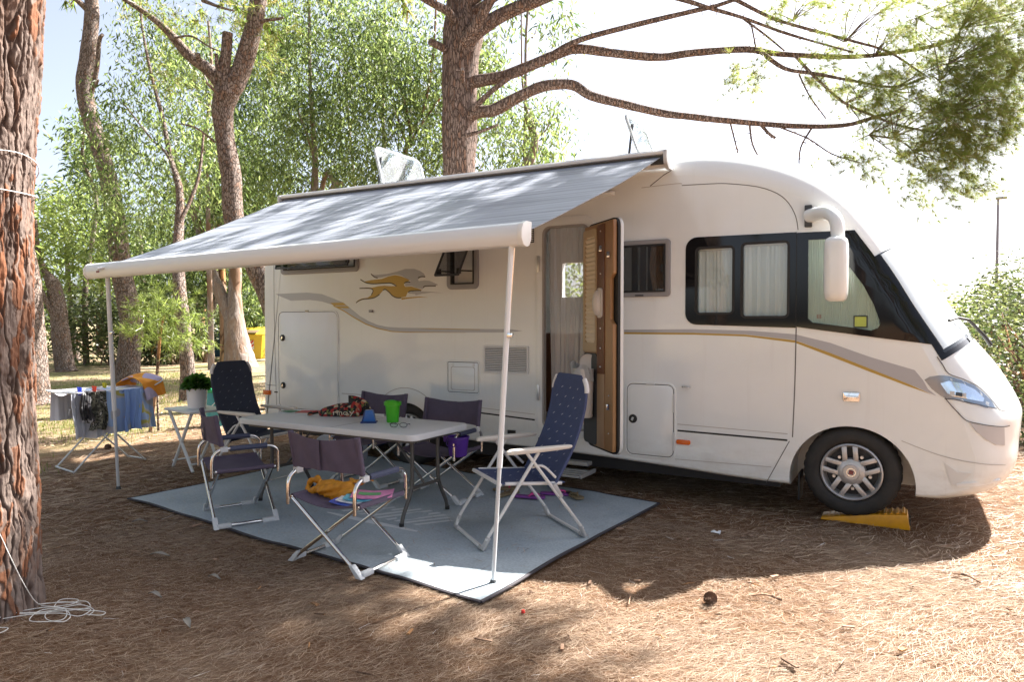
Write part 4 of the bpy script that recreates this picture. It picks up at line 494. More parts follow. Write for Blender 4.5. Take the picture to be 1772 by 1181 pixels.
    cb = [(-4.6, -3.2, 8.2, 1.8, 1.0), (-3.0, -4.8, 8.6, 1.8, 1.0), (-5.6, -5.0, 9.0, 1.8, 1.0)]
    v, f = pine_cloud(cb, 14, 10, 0.22, 0.03, 77); np_mesh('crown', v, f, leaf_pine, root, world=True)
    mb = MB(); tp = Vector((cx[-1], cy[-1], top))
    mb.tube(crom([tp-Vector((0, 0, 0.1)), tp+Vector((0, -.3, 2)), tp+Vector((-.3, -.5, 4.2))], 5), [0.21, .2, .19, .18, .17, .15, .13, .11, .09, .07, .05], 12)
    for c in cb: mb.tube(crom([tp+Vector((0, -.2, 1.6)), (tp+Vector((0, -.2, 1.6))).lerp(Vector(c[:3]), .55)+Vector((0, 0, .3)), Vector(c[:3])], 4), [.08, .075, .07, .065, .06, .05, .04, .03, .02], 8)
    mb.build('limb', bark_big, root, smooth=60, world=True)
    return root
near_pine()

def pc(key, dens, nn, ln, wd, seed): return (*pine_cloud(CROWNS[key], dens, nn, ln, wd, seed), leaf_pine)
def lc(key, dens, size, seed, aspect=0.10, droop=0.9, m=None): return (*leaf_cloud(CROWNS[key], dens, size, aspect, droop, seed), m or leaf_euc)
tree('pine_tree', 'second_pine', 'pine trunk close behind the massive left edge trunk, roots spreading at its foot', bark_pine, 'pines around the pitch', crown=(*pine_cloud([(-17, -3.5, 8.5, 2.2, 1.2), (-15.5, -1, 9, 2, 1.2)], 8, 9, .3, .05, 5), leaf_pine))
tree('pine_tree', 'tall_pine', 'tall curving pine trunk rising behind the clothes airer', bark_pine, 'pines around the pitch', n=22,
     crown=(*pine_cloud([(-15.5, 6.5, 10.5, 2.4, 1.2), (-17.5, 4.5, 11, 2.4, 1.2), (-13.6, 5.6, 11.2, 2.0, 1.1), (-15.2, 8.3, 11.4, 2.2, 1.2), (-18.6, 3.0, 10.2, 1.2, .6)], 9, 9, .3, .05, 6), leaf_pine))
fp = cat_vf(pine_cloud(CROWNS['forked_pine'], 110, 10, 0.17, 0.009, 51), pine_cloud([(-8.4, 4.8, 8.6, 1.6, .9), (-10.6, 3.2, 8.8, 1.6, .9), (-9, 6.4, 9.6, 2.0, 1.0), (-11.6, 5.2, 9.4, 1.6, .9), (-7.0, 6.0, 9.0, 1.3, .8)], 11, 10, .24, .04, 52))
tree('pine_tree', 'forked_pine', 'pine forking into two limbs and a sawn stub above the far end of the awning', bark_pine, 'pines around the pitch', (*fp, leaf_pine), n=22)
tree('eucalyptus_tree', 'slender_eucalyptus', 'slender eucalyptus with a thin leaning trunk, just right of the young staked pine', bark_pine, 'eucalyptus trees behind the pitch', lc('slender_eucalyptus', 640, 0.13, 61, .13))
tree('eucalyptus_tree', 'white_eucalyptus', 'pale forked eucalyptus with a flared white trunk beside the yellow bin', bark_euc, 'eucalyptus trees behind the pitch', lc('white_eucalyptus', 460, 0.195, 62, .13), n=22)
tree('eucalyptus_tree', 'middle_eucalyptus', 'leafy eucalyptus filling the space above the middle of the awning', bark_euc, 'eucalyptus trees behind the pitch', lc('middle_eucalyptus', 460, 0.17, 63, .13))
tree('eucalyptus_tree', 'right_eucalyptus', 'leafy eucalyptus behind the open rooflight left of the big pine', bark_brown, 'eucalyptus trees behind the pitch', lc('right_eucalyptus', 500, 0.165, 64, .13))
tree('eucalyptus_tree', 'stump_tree', 'topped eucalyptus with a pale sawn trunk right of the big pine', bark_euc, 'eucalyptus trees behind the pitch', lc('stump_tree', 400, 0.155, 65, .13))
tree('eucalyptus_tree', 'far_eucalyptus', 'far thin dark eucalyptus trunk between the staked pine and the white one', bark_brown, 'eucalyptus trees behind the pitch', lc('far_eucalyptus', 420, 0.22, 66, .13))
tree('tree', 'brown_trunk', 'straight reddish brown trunk touching the pale eucalyptus', bark_brown)
tree('pine_tree', 'leaning_pine', 'stout leaning pine with a broken top among the far trees on the left', bark_pine, 'far pines on the left', lc('leaning_pine', 260, 0.24, 67, 0.12, 0.3, leaf_light), n=18)
tree('pine_tree', 'thin_pine', 'thin far pine just right of the stout leaning one', bark_pine, 'far pines on the left', lc('thin_pine', 220, 0.28, 68, 0.12, 0.3, leaf_light))
tree('pine_tree', 'straight_pine', 'thin straight far pine seen left of the tall curving trunk', bark_pine, 'far pines on the left', lc('straight_pine', 220, 0.28, 69, 0.12, 0.3))
tree('pine_tree', 'dark_pine', 'dark far trunk between the tall curving pine and the staked young pine', bark_pine, 'far pines on the left', lc('dark_pine', 230, 0.28, 70, 0.12, 0.3))

# young staked pine
sp = thing('young_pine', 'young bright green pine tied to a brown stake', 'young tree', (-8.42, 0.08, 0))
mb = MB(); mb.tube(crom([(-8.42, 0.08, -0.03), (-8.37, 0.12, 0.45), (-8.34, 0.16, 0.99), (-8.31, 0.18, 1.37), (-8.27, 0.21, 1.57)], 5), [0.024-0.0005*i for i in range(21)], 8); mb.build('stake', bark_brown, sp, world=True)
mb = MB(); mb.tube(crom([(-8.36, 0.16, -0.02), (-8.33, 0.13, 0.6), (-8.38, 0.17, 1.1), (-8.40, 0.2, 1.5), (-8.36, 0.2, 1.8)], 5), [0.016-0.0005*i for i in range(21)], 7); mb.build('trunk', bark_pine, sp, world=True)
spb = [(-8.42, .15, 1.72, .26, .18), (-8.62, .05, 1.55, .2, .14), (-8.2, .25, 1.55, .28, .2), (-7.98, .38, 1.32, .24, .17), (-8.3, .2, 1.3, .2, .16), (-8.05, .3, 1.62, .18, .14), (-8.6, .1, 1.28, .12, .1)]
v, f = pine_cloud(spb, 300, 14, 0.135, 0.009, 81, droop=0.05); np_mesh('crown', v, f, leaf_light, sp, world=True)
mb = MB()
for z, dx in ((0.62, 0), (0.66, .01), (0.70, 0)): mb.tube([(-8.36+.05*math.cos(a), .14+.05*math.sin(a), z+.01*math.sin(2*a)) for a in np.linspace(0, 6.28, 12)], 0.004, 5)
mb.tube([(-8.32, .12, .66), (-8.24, .10, .55), (-8.27, .1, .45)], .004, 5); mb.tube([(-8.33, .1, .35), (-8.2, .12, .47)], .005, 5)
mb.build('tie_string', pmat('white_cord', (0.62, 0.60, 0.56), 0.8), sp, world=True)

# shrubs
def shrub(label, blobs, dens, size, seed, m, group, aspect=0.3, stems=True):
    bx, by = blobs[0][0], blobs[0][1]; root = thing('shrub', label, 'shrub', (bx, by, 0), 0, group)
    v, f = leaf_cloud(blobs, dens, size, aspect, 0.0, seed, cl=0.13, hollow=0.25); np_mesh('foliage', v, f, m, root, world=True)
    mb = MB(); rd = random.Random(seed)
    for b_ in blobs:
        for _ in range(4):
            e = Vector((b_[0]+rd.uniform(-.5, .5)*b_[3], b_[1]+rd.uniform(-.5, .5)*b_[3], b_[2]+rd.uniform(0, .8)*b_[4])); a = Vector((bx+rd.uniform(-.3, .3), by+rd.uniform(-.3, .3), -.05))
            mb.tube(crom([a, a.lerp(e, .5)+Vector((rd.uniform(-.15, .15), rd.uniform(-.15, .15), .1)), e], 4), [.03-.0028*i for i in range(9)], 6)
    mb.build('stem', bark_brown, root, world=True)
G = 'shrubs beyond the motorhome front'
shrub('glossy green shrub nearest the front bumper', [(1.75, 4.9, .55, .75, .6), (1.5, 5.6, 1.1, .8, .7), (2.4, 5.2, .9, .9, .8), (1.9, 4.5, .25, .5, .35)], 900, .055, 90, leaf_bush, G)
shrub('broad rounded shrub behind the windscreen wiper', [(1.15, 7.4, 1.1, .95, .8), (1.9, 7.8, 1.4, 1.0, .8), (.7, 8.4, .9, .9, .8), (2.7, 7.2, 1.3, 1.0, .9)], 620, .07, 91, leaf_bush, G)
shrub('feathery pale green shrub, tallest at the right edge under the lamp post', [(2.0, 9.6, 1.7, .9, .9), (2.9, 9.0, 2.1, .9, 1.1), (2.5, 10.4, 1.9, 1.0, 1.0)], 640, .11, 92, leaf_bush, G, 0.14)
shrub('pale grassy thicket on the skyline behind the windscreen', [(.9, 13, 1.3, 1.2, 1.0), (2.1, 13.4, 1.45, 1.2, 1.0), (3.4, 13.8, 1.5, 1.3, 1.0), (-.3, 13.6, 1.2, 1.2, .9)], 420, .16, 93, leaf_light, G, 0.10)
G = 'low shrubs under the far trees'
for i, (lb, bl) in enumerate([('dark shrub low behind the leaning far pine', [(-23.5, 8.2, 1.2, 1.6, 1.2), (-25, 7.5, 1.6, 1.8, 1.3)]), ('tall dark shrub left of the tall curving trunk', [(-22.5, 10.2, 1.6, 1.3, 1.5), (-23.5, 9.4, 1.3, 1.2, 1.3)]), ('low leafy shrub between the dark trunk and the staked pine', [(-24.5, 14.5, 1.3, 1.8, 1.2), (-23, 13.4, 1.1, 1.3, 1.0)]),
                           ('ground hugging shrub left of the reddish trunk', [(-22.6, 9.6, .6, 1.0, .7), (-23.4, 10.4, .9, 1.0, .9)]), ('bright shrub behind the yellow bin', [(-25.5, 17.5, 2.2, 1.8, 2.0), (-24, 16.5, 1.6, 1.5, 1.5)]), ('dark shrub beyond the motorhome tail', [(-19, 15.5, 1.6, 2.0, 1.5), (-17, 16.5, 1.9, 2.0, 1.6)])]):
    shrub(lb, bl, 330, .14, 100+i, leaf_bush if i != 4 else leaf_light, G, 0.3)
# the wood behind reads as one mass
far_b = [(-34, 4, 3.2, 3.5, 3.0), (-36, 9, 4, 4, 3.6), (-35, 14, 4, 4, 3.8), (-34, 19, 4.2, 4, 4), (-31, 23, 4.5, 4, 4), (-27, 26, 4.5, 4, 4), (-22, 28, 4.5, 4, 4), (-16, 29, 4.2, 4, 3.8), (-10, 30, 3.4, 4, 3), (-33, -1, 3.0, 3.5, 2.8), (-31, 20, 7, 2.4, 2), (-19, 28, 7, 2.6, 2), (-38, -6, 3, 4, 2.6), (-33, -9, 3, 4, 2.8), (-29, -14, 3.2, 4, 3), (-25, -19, 3.2, 4, 3), (-20, -24, 3.4, 4.5, 3.2)]
v, f = leaf_cloud(far_b, 60, 0.36, 0.16, 0.5, 120, cl=0.6, hollow=0.2)
o = np_mesh('far_wood', v, f, leaf_euc); o['kind'] = 'stuff'

# lamp post beyond the shrubs
lp = thing('lamp_post', 'tall thin dark lamp post beyond the shrubs on the right', 'lamp post', (4.64, 43.3, 0))
dm = pmat('hazed_post_grey', (0.20, 0.21, 0.24), 0.5, 0.2)  # post grey lightened to paint in the haze of distance
mb = MB(); mb.tube([(4.64, 43.3, 0), (4.64, 43.3, 4), (4.64, 43.3, 8.6)], [.11, .09, .06], 10); mb.build('post', dm, lp, world=True)
mb = MB(); mb.box((4.78, 43.2, 8.66), (.55, .28, .14)); mb.build('lantern', dm, lp, bevel=.03, world=True)

# pines behind the viewpoint: seen only as reflections in the glass, and they close the sky over the pitch
for i, (x, y, h, lb) in enumerate([(2.5, -13.5, 8.0, 'tall open pine behind the viewpoint, straight out from the motorhome cab'), (-4.5, -14.5, 9.0, 'broad pine behind the viewpoint, out from the awning'), (-12.5, -10.5, 8.5, 'pine standing left of the pitch beyond the near trunk'), (8.5, -11.0, 8.5, 'pine behind the viewpoint to the right'), (-1.0, -19, 10, 'farther pine behind the viewpoint'), (-15.5, -5.5, 8.5, 'pine on the left beyond the edge of the picture')]):
    t = thing('pine_tree', lb, 'tree', (x, y, 0), 0, 'pines around the pitch'); mb = MB()
    trunk_mesh(mb, [(x, y, -.05, .34), (x+.1, y, 2, .24), (x-.1, y+.1, 5, .21), (x, y, h, .15), (x, y, h+2, .06)], 14, 5, .06, i); mb.build('trunk', bark_big, t, smooth=60, world=True)
    bl = [(x+2.2*math.cos(k*1.3+i), y+2.0*math.sin(k*1.3+i), h-3.2+1.7*(k % 4), 2.3, 1.5) for k in range(9)]
    for b_ in bl: MB().tube(crom([(x, y, b_[2]-1.6), (x*.5+b_[0]*.5, y*.5+b_[1]*.5, b_[2]-.5), b_[:3]], 4), [.07-.006*q for q in range(9)], 7).build('limb', bark_big, t, smooth=60, world=True)
    v, f = pine_cloud(bl, 12, 10, .30, .06, 300+i); np_mesh('crown', v, f, leaf_pine, t, world=True)

# slim bare trunks among the eucalyptus
for i, (lb, base, top, r0) in enumerate([('slim straight eucalyptus trunk left of the tall curving pine crown', (-18.6, 8.6), (-19.0, 8.9, 11), .10), ('slim twin eucalyptus trunk right of the forked pine', (-14.5, 11.5), (-14.2, 11.8, 12), .09), ('thin upright eucalyptus trunk above the middle of the awning', (-12.0, 13.0), (-11.6, 13.2, 13), .09), ('thin leaning eucalyptus trunk above the awning', (-16.0, 12.8), (-17.2, 13.0, 12), .08), ('slender trunk left of the open rooflight', (-9.6, 12.6), (-9.2, 12.4, 12), .08), ('thin bare trunk between forked pine and big pine', (-11.0, 11.0), (-11.3, 11.4, 12), .07)]):
    t = thing('eucalyptus_tree', lb, 'tree', (base[0], base[1], 0), 0, 'slim eucalyptus trunks'); mb = MB(); rd = random.Random(i+3)
    a, b_ = Vector((base[0], base[1], -.1)), Vector(top); ln = []
    for k in range(7):
        q = a.lerp(b_, k/6)+Vector((rd.uniform(-.18, .18), rd.uniform(-.1, .1), 0))*(1 if 0 < k < 6 else .2); ln.append((q.x, q.y, q.z, r0*(1-.11*k)))
    trunk_mesh(mb, ln, 9, 5, .05, i); mb.build('trunk', bark_euc, t, smooth=60, world=True)
    for k in range(7):
        s_ = a.lerp(b_, rd.uniform(.3, .9)); an = rd.uniform(0, 6.28); e_ = s_+Vector((math.cos(an)*rd.uniform(.4, 1.1), math.sin(an)*.6, rd.uniform(.5, 1.6))); MB().tube(crom([s_, s_.lerp(e_, .5)+Vector((0, 0, -.08)), e_], 4), [.03-.003*q for q in range(9)], 6).build('limb', bark_euc, t, smooth=60, world=True)
    bl = [(b_.x+rd.uniform(-1, 1), b_.y+rd.uniform(-.6, .6), b_.z-rd.uniform(1.0, 6.0), .7, .9) for _ in range(5)]
    v, f = leaf_cloud(bl, 130, .24, .13, .9, 400+i); np_mesh('crown', v, f, leaf_euc, t, world=True)

for i, (lb, base, top, r0) in enumerate([('far slim grey trunk behind the young staked pine', (-24.0, 11.8), (-23.8, 12.2, 9), .10), ('far slim trunk left of the leaning pine', (-26.5, 5.8), (-26.2, 5.6, 9), .10), ('far slim trunk between the leaning pine and the tall curving pine', (-25.0, 8.3), (-25.3, 8.6, 9), .09), ('far bent trunk right of the tall curving pine', (-26.0, 12.6), (-25.2, 12.4, 8), .11), ('far slim trunk seen between the slender and the white eucalyptus', (-22.5, 11.2), (-22.0, 11.9, 9), .08)]):
    t = thing('slim_tree', lb, 'tree', (base[0], base[1], 0), 0, 'far slim trunks'); mb = MB(); rd = random.Random(i+13)
    a, b_ = Vector((base[0], base[1], -.1)), Vector(top); ln = []
    for k in range(7):
        q = a.lerp(b_, k/6)+Vector((rd.uniform(-.3, .3), rd.uniform(-.2, .2), 0))*(1 if 0 < k < 6 else .2); ln.append((q.x, q.y, q.z, r0*(1.25-.13*k)))
    trunk_mesh(mb, ln, 9, 5, .06, i); mb.build('trunk', bark_pine, t, smooth=60, world=True)
    v, f = leaf_cloud([(b_.x+rd.uniform(-1, 1), b_.y+rd.uniform(-.8, .8), b_.z-rd.uniform(.5, 3.5), 1.0, .9) for _ in range(4)], 90, .26, .14, .6, 450+i); np_mesh('crown', v, f, leaf_euc, t, world=True)
# ------------------------------------------------------------------ motorhome
def gelcoat():
    """white gelcoat with faint rain streaks and road film thrown up along the sills"""
    m = pmat('gelcoat_white', (0.785, 0.81, 0.80), 0.22, coat=0.5, vary=0.02, vscale=2.2, rvary=0.05); nt = m.node_tree; b = nt.nodes['Principled BSDF']; L = nt.links.new
    src = b.inputs['Base Color'].links[0].from_socket; tc = N(nt, 'ShaderNodeTexCoord')
    def nz(sc, scale, det=5):
        mp = N(nt, 'ShaderNodeMapping'); mp.inputs['Scale'].default_value = sc; L(tc.outputs['Object'], mp.inputs[0]); n = N(nt, 'ShaderNodeTexNoise'); n.inputs['Scale'].default_value = scale; n.inputs['Detail'].default_value = det; n.inputs['Roughness'].default_value = .7; L(mp.outputs[0], n.inputs['Vector']); return n.outputs['Fac']
    def mr(f, a, b_, c, d): q = N(nt, 'ShaderNodeMapRange'); q.inputs[1].default_value = a; q.inputs[2].default_value = b_; q.inputs[3].default_value = c; q.inputs[4].default_value = d; L(f, q.inputs[0]); return q.outputs[0]
    st = mr(nz((9, 9, .35), 2.0), .58, .80, 0, .11); spk = mr(nz((1, 1, 1), 55, 8), .64, .76, 0, .16)
    sx = N(nt, 'ShaderNodeSeparateXYZ'); L(tc.outputs['Object'], sx.inputs[0]); low = mr(sx.outputs[2], .62, .28, 0, 1); nl = mr(nz((1, 1, 2.5), 5, 8), .42, .74, 0, .40)
    mu = N(nt, 'ShaderNodeMath', operation='MULTIPLY'); L(low, mu.inputs[0]); L(nl, mu.inputs[1]); a1 = N(nt, 'ShaderNodeMath', operation='ADD'); L(st, a1.inputs[0]); L(mu.outputs[0], a1.inputs[1])
    mu2 = N(nt, 'ShaderNodeMath', operation='MULTIPLY'); L(spk, mu2.inputs[0]); L(mr(sx.outputs[2], 1.0, .3, 0, 1), mu2.inputs[1]); a2 = N(nt, 'ShaderNodeMath', operation='ADD'); L(a1.outputs[0], a2.inputs[0]); L(mu2.outputs[0], a2.inputs[1]); a2.use_clamp = True
    mx = N(nt, 'ShaderNodeMix', data_type='RGBA'); L(a2.outputs[0], mx.inputs[0]); L(src, mx.inputs[6]); mx.inputs[7].default_value = (.40, .33, .26, 1); L(mx.outputs[2], b.inputs['Base Color']); return m
white = gelcoat()
white_b = pmat('bumper_white', (0.78, 0.79, 0.775), 0.28, coat=0.4)
white_pl = pmat('white_plastic', (0.71, 0.72, 0.71), 0.35)
grey_fr = pmat('window_frame_grey', (0.27, 0.265, 0.27), 0.45)
black_gl = pmat('black_glass', (0.006, 0.006, 0.007), 0.05, spec=0.32)
black_rb = pmat('black_rubber', (0.012, 0.012, 0.012), 0.6)
seam_m = pmat('panel_gap', (0.13, 0.12, 0.115), 0.8)
interior_m = pmat('cabin_interior', (0.16, 0.11, 0.075), 0.6, vary=0.3, vscale=3)
tyre_m = pmat('tyre_rubber', (0.016, 0.016, 0.016), 0.75, bump=0.2, bscale=60, vcol=(0.035, 0.031, 0.027), vscale=9)
alloy = pmat('wheel_silver', (0.50, 0.49, 0.485), 0.38, 0.55, vary=0.12, vscale=20)
dark_m = pmat('dark_metal', (0.03, 0.03, 0.032), 0.55, 0.3)
chrome = pmat('chrome', (0.78, 0.78, 0.79), 0.12, 1.0)
gold_d = pmat('gold_decal', (0.44, 0.29, 0.055), 0.35, 0.15)
silver_d = pmat('silver_decal', (0.40, 0.40, 0.42), 0.35, 0.2)
stroke_d = pmat('brown_outline', (0.055, 0.042, 0.02), 0.5)
amber = pmat('amber_lens', (0.75, 0.14, 0.012), 0.2)
glass_clear = glass_mat('clear_glass', (0.93, 0.96, 0.96))
glass_smoke = glass_mat('smoked_acrylic', (0.60, 0.60, 0.61), gloss_rough=0.02)
glass_green = glass_mat('green_glass', (0.88, 0.94, 0.91))
glass_pale = glass_mat('clear_acrylic', (0.82, 0.86, 0.88), body=(0.8, 0.85, 0.9), body_fac=0.10)
curtain_m = pmat('curtain', (0.82, 0.85, 0.84), 0.8, transl=0.25)
beige = pmat('beige_blind', (0.74, 0.64, 0.49), 0.8)
wood_dk = pmat('dark_brown_trim', (0.16, 0.065, 0.03), 0.4, vary=0.2, stretch=(20, 20, 1.5))
wood_or = pmat('orange_brown_trim', (0.36, 0.195, 0.085), 0.35, vary=0.12, stretch=(20, 20, 1.5))
wood_tan = pmat('tan_trim', (0.40, 0.25, 0.14), 0.45)
dark_gr = pmat('dark_grey_plastic', (0.045, 0.047, 0.05), 0.55)
bin_wh = pmat('bin_white', (0.66, 0.62, 0.58), 0.4)
alu = pmat('aluminium', (0.62, 0.62, 0.62), 0.35, 0.8)

MH = thing('motorhome', 'large white motorhome with its entrance door open and grey awning extended', 'motorhome', (-2.5, 1.15, 0))
PROF = [(-6.10,.36,.03,.05),(-6.115,.7,.04,.06),(-6.12,1.4,.05,.07),(-6.115,2.0,.05,.07),(-6.10,2.45,.06,.08),(-6.06,2.65,.08,.10),(-5.97,2.77,.10,.12),(-5.8,2.82,.12,.15),(-5,2.83,.12,.16),(-3.5,2.83,.12,.16),(-2,2.83,.13,.18),(-1.4,2.845,.20,.28),
 (-1.06,2.85,.24,.32),(-.78,2.815,.26,.36),(-.48,2.735,.27,.42),(-.22,2.62,.27,.5),(0,2.46,.27,.58),(.16,2.28,.27,.66),(.30,2.09,.28,.72),(.43,1.895,.29,.75),(.55,1.69,.30,.78),(.67,1.50,.31,.8),(.79,1.33,.33,.82),(.92,1.16,.37,.85),(1.03,.97,.40,.85),
 (1.085,.83,.40,.85),(1.082,.74,.38,.85),(1.07,.62,.36,.85),(1.055,.48,.34,.8),(1.0,.37,.28,.7),(.86,.29,.14,.4),(.6,.25,.05,.10),(.4,.245,.03,.05),(-.6,.24,.03,.05),(-1.3,.275,.03,.05),(-2.2,.31,.03,.05),(-4.2,.335,.03,.05),(-6.0,.35,.03,.05)]
WID = 2.30
def resample(prof, k=4):
    n = len(prof); out = []
    for i in range(n):
        a, b, c, d = (np.array(prof[(i+o) % n]) for o in (-1, 0, 1, 2))
        L1 = np.linalg.norm((c-b)[:2])
        kk = k if L1 < 0.45 else 2
        # centripetal-like: limit tangents so that long and short pieces mix without overshoot
        t1 = (c-a)*(L1/(np.linalg.norm((b-a)[:2])+L1)); t2 = (d-b)*(L1/(L1+np.linalg.norm((d-c)[:2])))
        sharp = i in (n-1, n-2) or i == 0 and False
        for j in range(kk):
            t = j/kk
            if sharp: out.append(b+(c-b)*t)
            else: out.append((2*t**3-3*t*t+1)*b + (t**3-2*t*t+t)*t1 + (-2*t**3+3*t*t)*c + (t**3-t*t)*t2)
    return out
PR = resample(PROF); NP = len(PR)
def pnorm(i):
    a, c = PR[(i-1) % NP], PR[(i+1) % NP]; t = Vector((c[0]-a[0], c[1]-a[1])); t.normalize(); return Vector((-t.y, t.x))
PN = [pnorm(i) for i in range(NP)]
SQ = [Vector((PR[i][0]-PN[i].x*PR[i][2], PR[i][1]-PN[i].y*PR[i][2])) for i in range(NP)]      # outline of the flat side
for _ in range(60):
    SQ = [(SQ[i-1]+SQ[(i+1) % NP]+SQ[i]*2)/4 if PR[i][0] > .25 and .27 < PR[i][1] < 1.45 else SQ[i] for i in range(NP)]
def spt(i, t, far=False):
    x, z, rn, ry = PR[i % NP]; q = SQ[i % NP]; s = 1 - math.sin(t)
    y = ry*(1-math.cos(t)); return Vector((x+(q.x-x)*s, WID-y if far else y, z+(q.y-z)*s))
TS = [math.pi/2*j/10 for j in range(11)]
cols = [[spt(i, t) for t in TS] + [Vector((PR[i][0], WID/2, PR[i][1]))] + [spt(i, t, True) for t in reversed(TS)] for i in range(NP)]
bm_v = [p for c in cols for p in c]; Wc = len(cols[0]); bf = []
for i in range(NP):
    j = (i+1) % NP
    for k in range(Wc-1): bf.append((i*Wc+k, j*Wc+k, j*Wc+k+1, i*Wc+k+1))
# flat support loop, then the two side faces
def cap(k, y):
    base = len(bm_v); cxm, czm = -2.6, 1.3
    for i in range(NP):
        p = cols[i][k]; q = Vector((p.x-PN[i].x*0.02, y, p.z-PN[i].y*0.02)); bm_v.append(q)
    for i in range(NP):
        j = (i+1) % NP; bf.append((i*Wc+k, j*Wc+k, base+j, base+i))
    bf.append(tuple(base+i for i in range(NP)))
cap(0, 0.0); cap(Wc-1, WID)
shell_mb = MB().add(bm_v, bf)
shell_me = shell_mb.mesh('body', smooth=0)
bm = bmesh.new(); bm.from_mesh(shell_me); bmesh.ops.recalc_face_normals(bm, faces=bm.faces); BVH = BVHTree.FromBMesh(bm); bm.free()
shell_me.materials.append(white)
shell = bpy.data.objects.new('body', shell_me); C.objects.link(shell)
def cutter(mb, mat):
    me = mb.mesh('cut', smooth=0); me.materials.append(mat); o = bpy.data.objects.new('cut', me); C.objects.link(o)
    md = shell.modifiers.new('b', 'BOOLEAN'); md.operation = 'DIFFERENCE'; md.solver = 'MANIFOLD'; md.object = o
    return o
cuts = []
circ = lambda x, z, r, n=64: [(x+r*math.cos(2*math.pi*k/n), z+r*math.sin(2*math.pi*k/n)) for k in range(n)]
cuts.append(cutter(MB().prism(circ(.005, .30, .41), to_side, -.2, .42), black_rb))
cuts.append(cutter(MB().prism(circ(-4.03, .29, .36), to_side, -.2, .42), black_rb))
cuts.append(cutter(MB().prism(circ(.005, .30, .41, 48), to_side, WID-.42, WID+.2), black_rb))
cuts.append(cutter(MB().box((-2.22, .345, 1.60), (1.66, .59, 2.06)), interior_m))
cuts.append(cutter(MB().box((-2.5, 1.41, 1.60), (2.3, 1.62, 2.06)), interior_m))
cuts.append(cutter(MB().prism(rrect(-2.475, .515, -2.03, 2.305, .07), to_side, -.2, .08), white_pl))
W1, W2, W3 = (-5.80, 1.995, -4.64, 2.50), (-1.83, 1.668, -1.318, 2.135), (-3.515, 1.775, -3.155, 2.33)
PANES = [(-1.121, 1.517, -.814, 2.055), (-.77, 1.489, -.415, 2.071)]
mbw = MB()
for q, d in ((W1, .10), (W3, .10)): mbw.prism(rrect(q[0]+.045, q[1]+.045, q[2]-.045, q[3]-.045, .04), to_side, -.2, d)
for q in PANES: mbw.prism(rrect(*q, .04), to_side, -.2, .10)
mbw.prism(DEC['blind'], to_side, -.2, .10)
cuts.append(cutter(mbw, interior_m))
cuts.append(cutter(MB().prism(rrect(W2[0]+.045, W2[1]+.045, W2[2]-.045, W2[3]-.045, .03), to_side, -.2, .08), interior_m))
cuts.append(cutter(MB().box((-3.15, 2.22, 1.98), (.42, .5, .42)), interior_m))
cuts.append(cutter(MB().box((-2.0, 2.22, 2.0), (.5, .5, .40)), interior_m))
dg = bpy.context.evaluated_depsgraph_get(); dg.update()
me2 = bpy.data.meshes.new_from_object(shell.evaluated_get(dg)); me2.name = 'body'
for o in cuts: bpy.data.objects.remove(o)
bpy.data.objects.remove(shell)
me2.polygons.foreach_set('use_smooth', [True]*len(me2.polygons)); me2.set_sharp_from_angle(angle=R(32))
bmn = bmesh.new(); bmn.from_mesh(me2); bmesh.ops.dissolve_degenerate(bmn, dist=2e-4, edges=bmn.edges); bmesh.ops.triangulate(bmn, faces=[f for f in bmn.faces if len(f.verts) > 4], ngon_method='BEAUTY')                # keep the flat sides flat: their shading stops where the rounding starts
for e in bmn.edges:
    if len(e.link_faces) == 2:
        k = [abs(f.normal.y) > .99995 for f in e.link_faces]
        if k[0] != k[1]: e.smooth = False
for f in bmn.faces:
    if abs(f.normal.y) > .9995: f.smooth = False
bmn.to_mesh(me2); bmn.free()
body = link_mesh('body', me2, white, MH, world=True)
print('body polys', len(me2.polygons), [m.name for m in me2.materials])

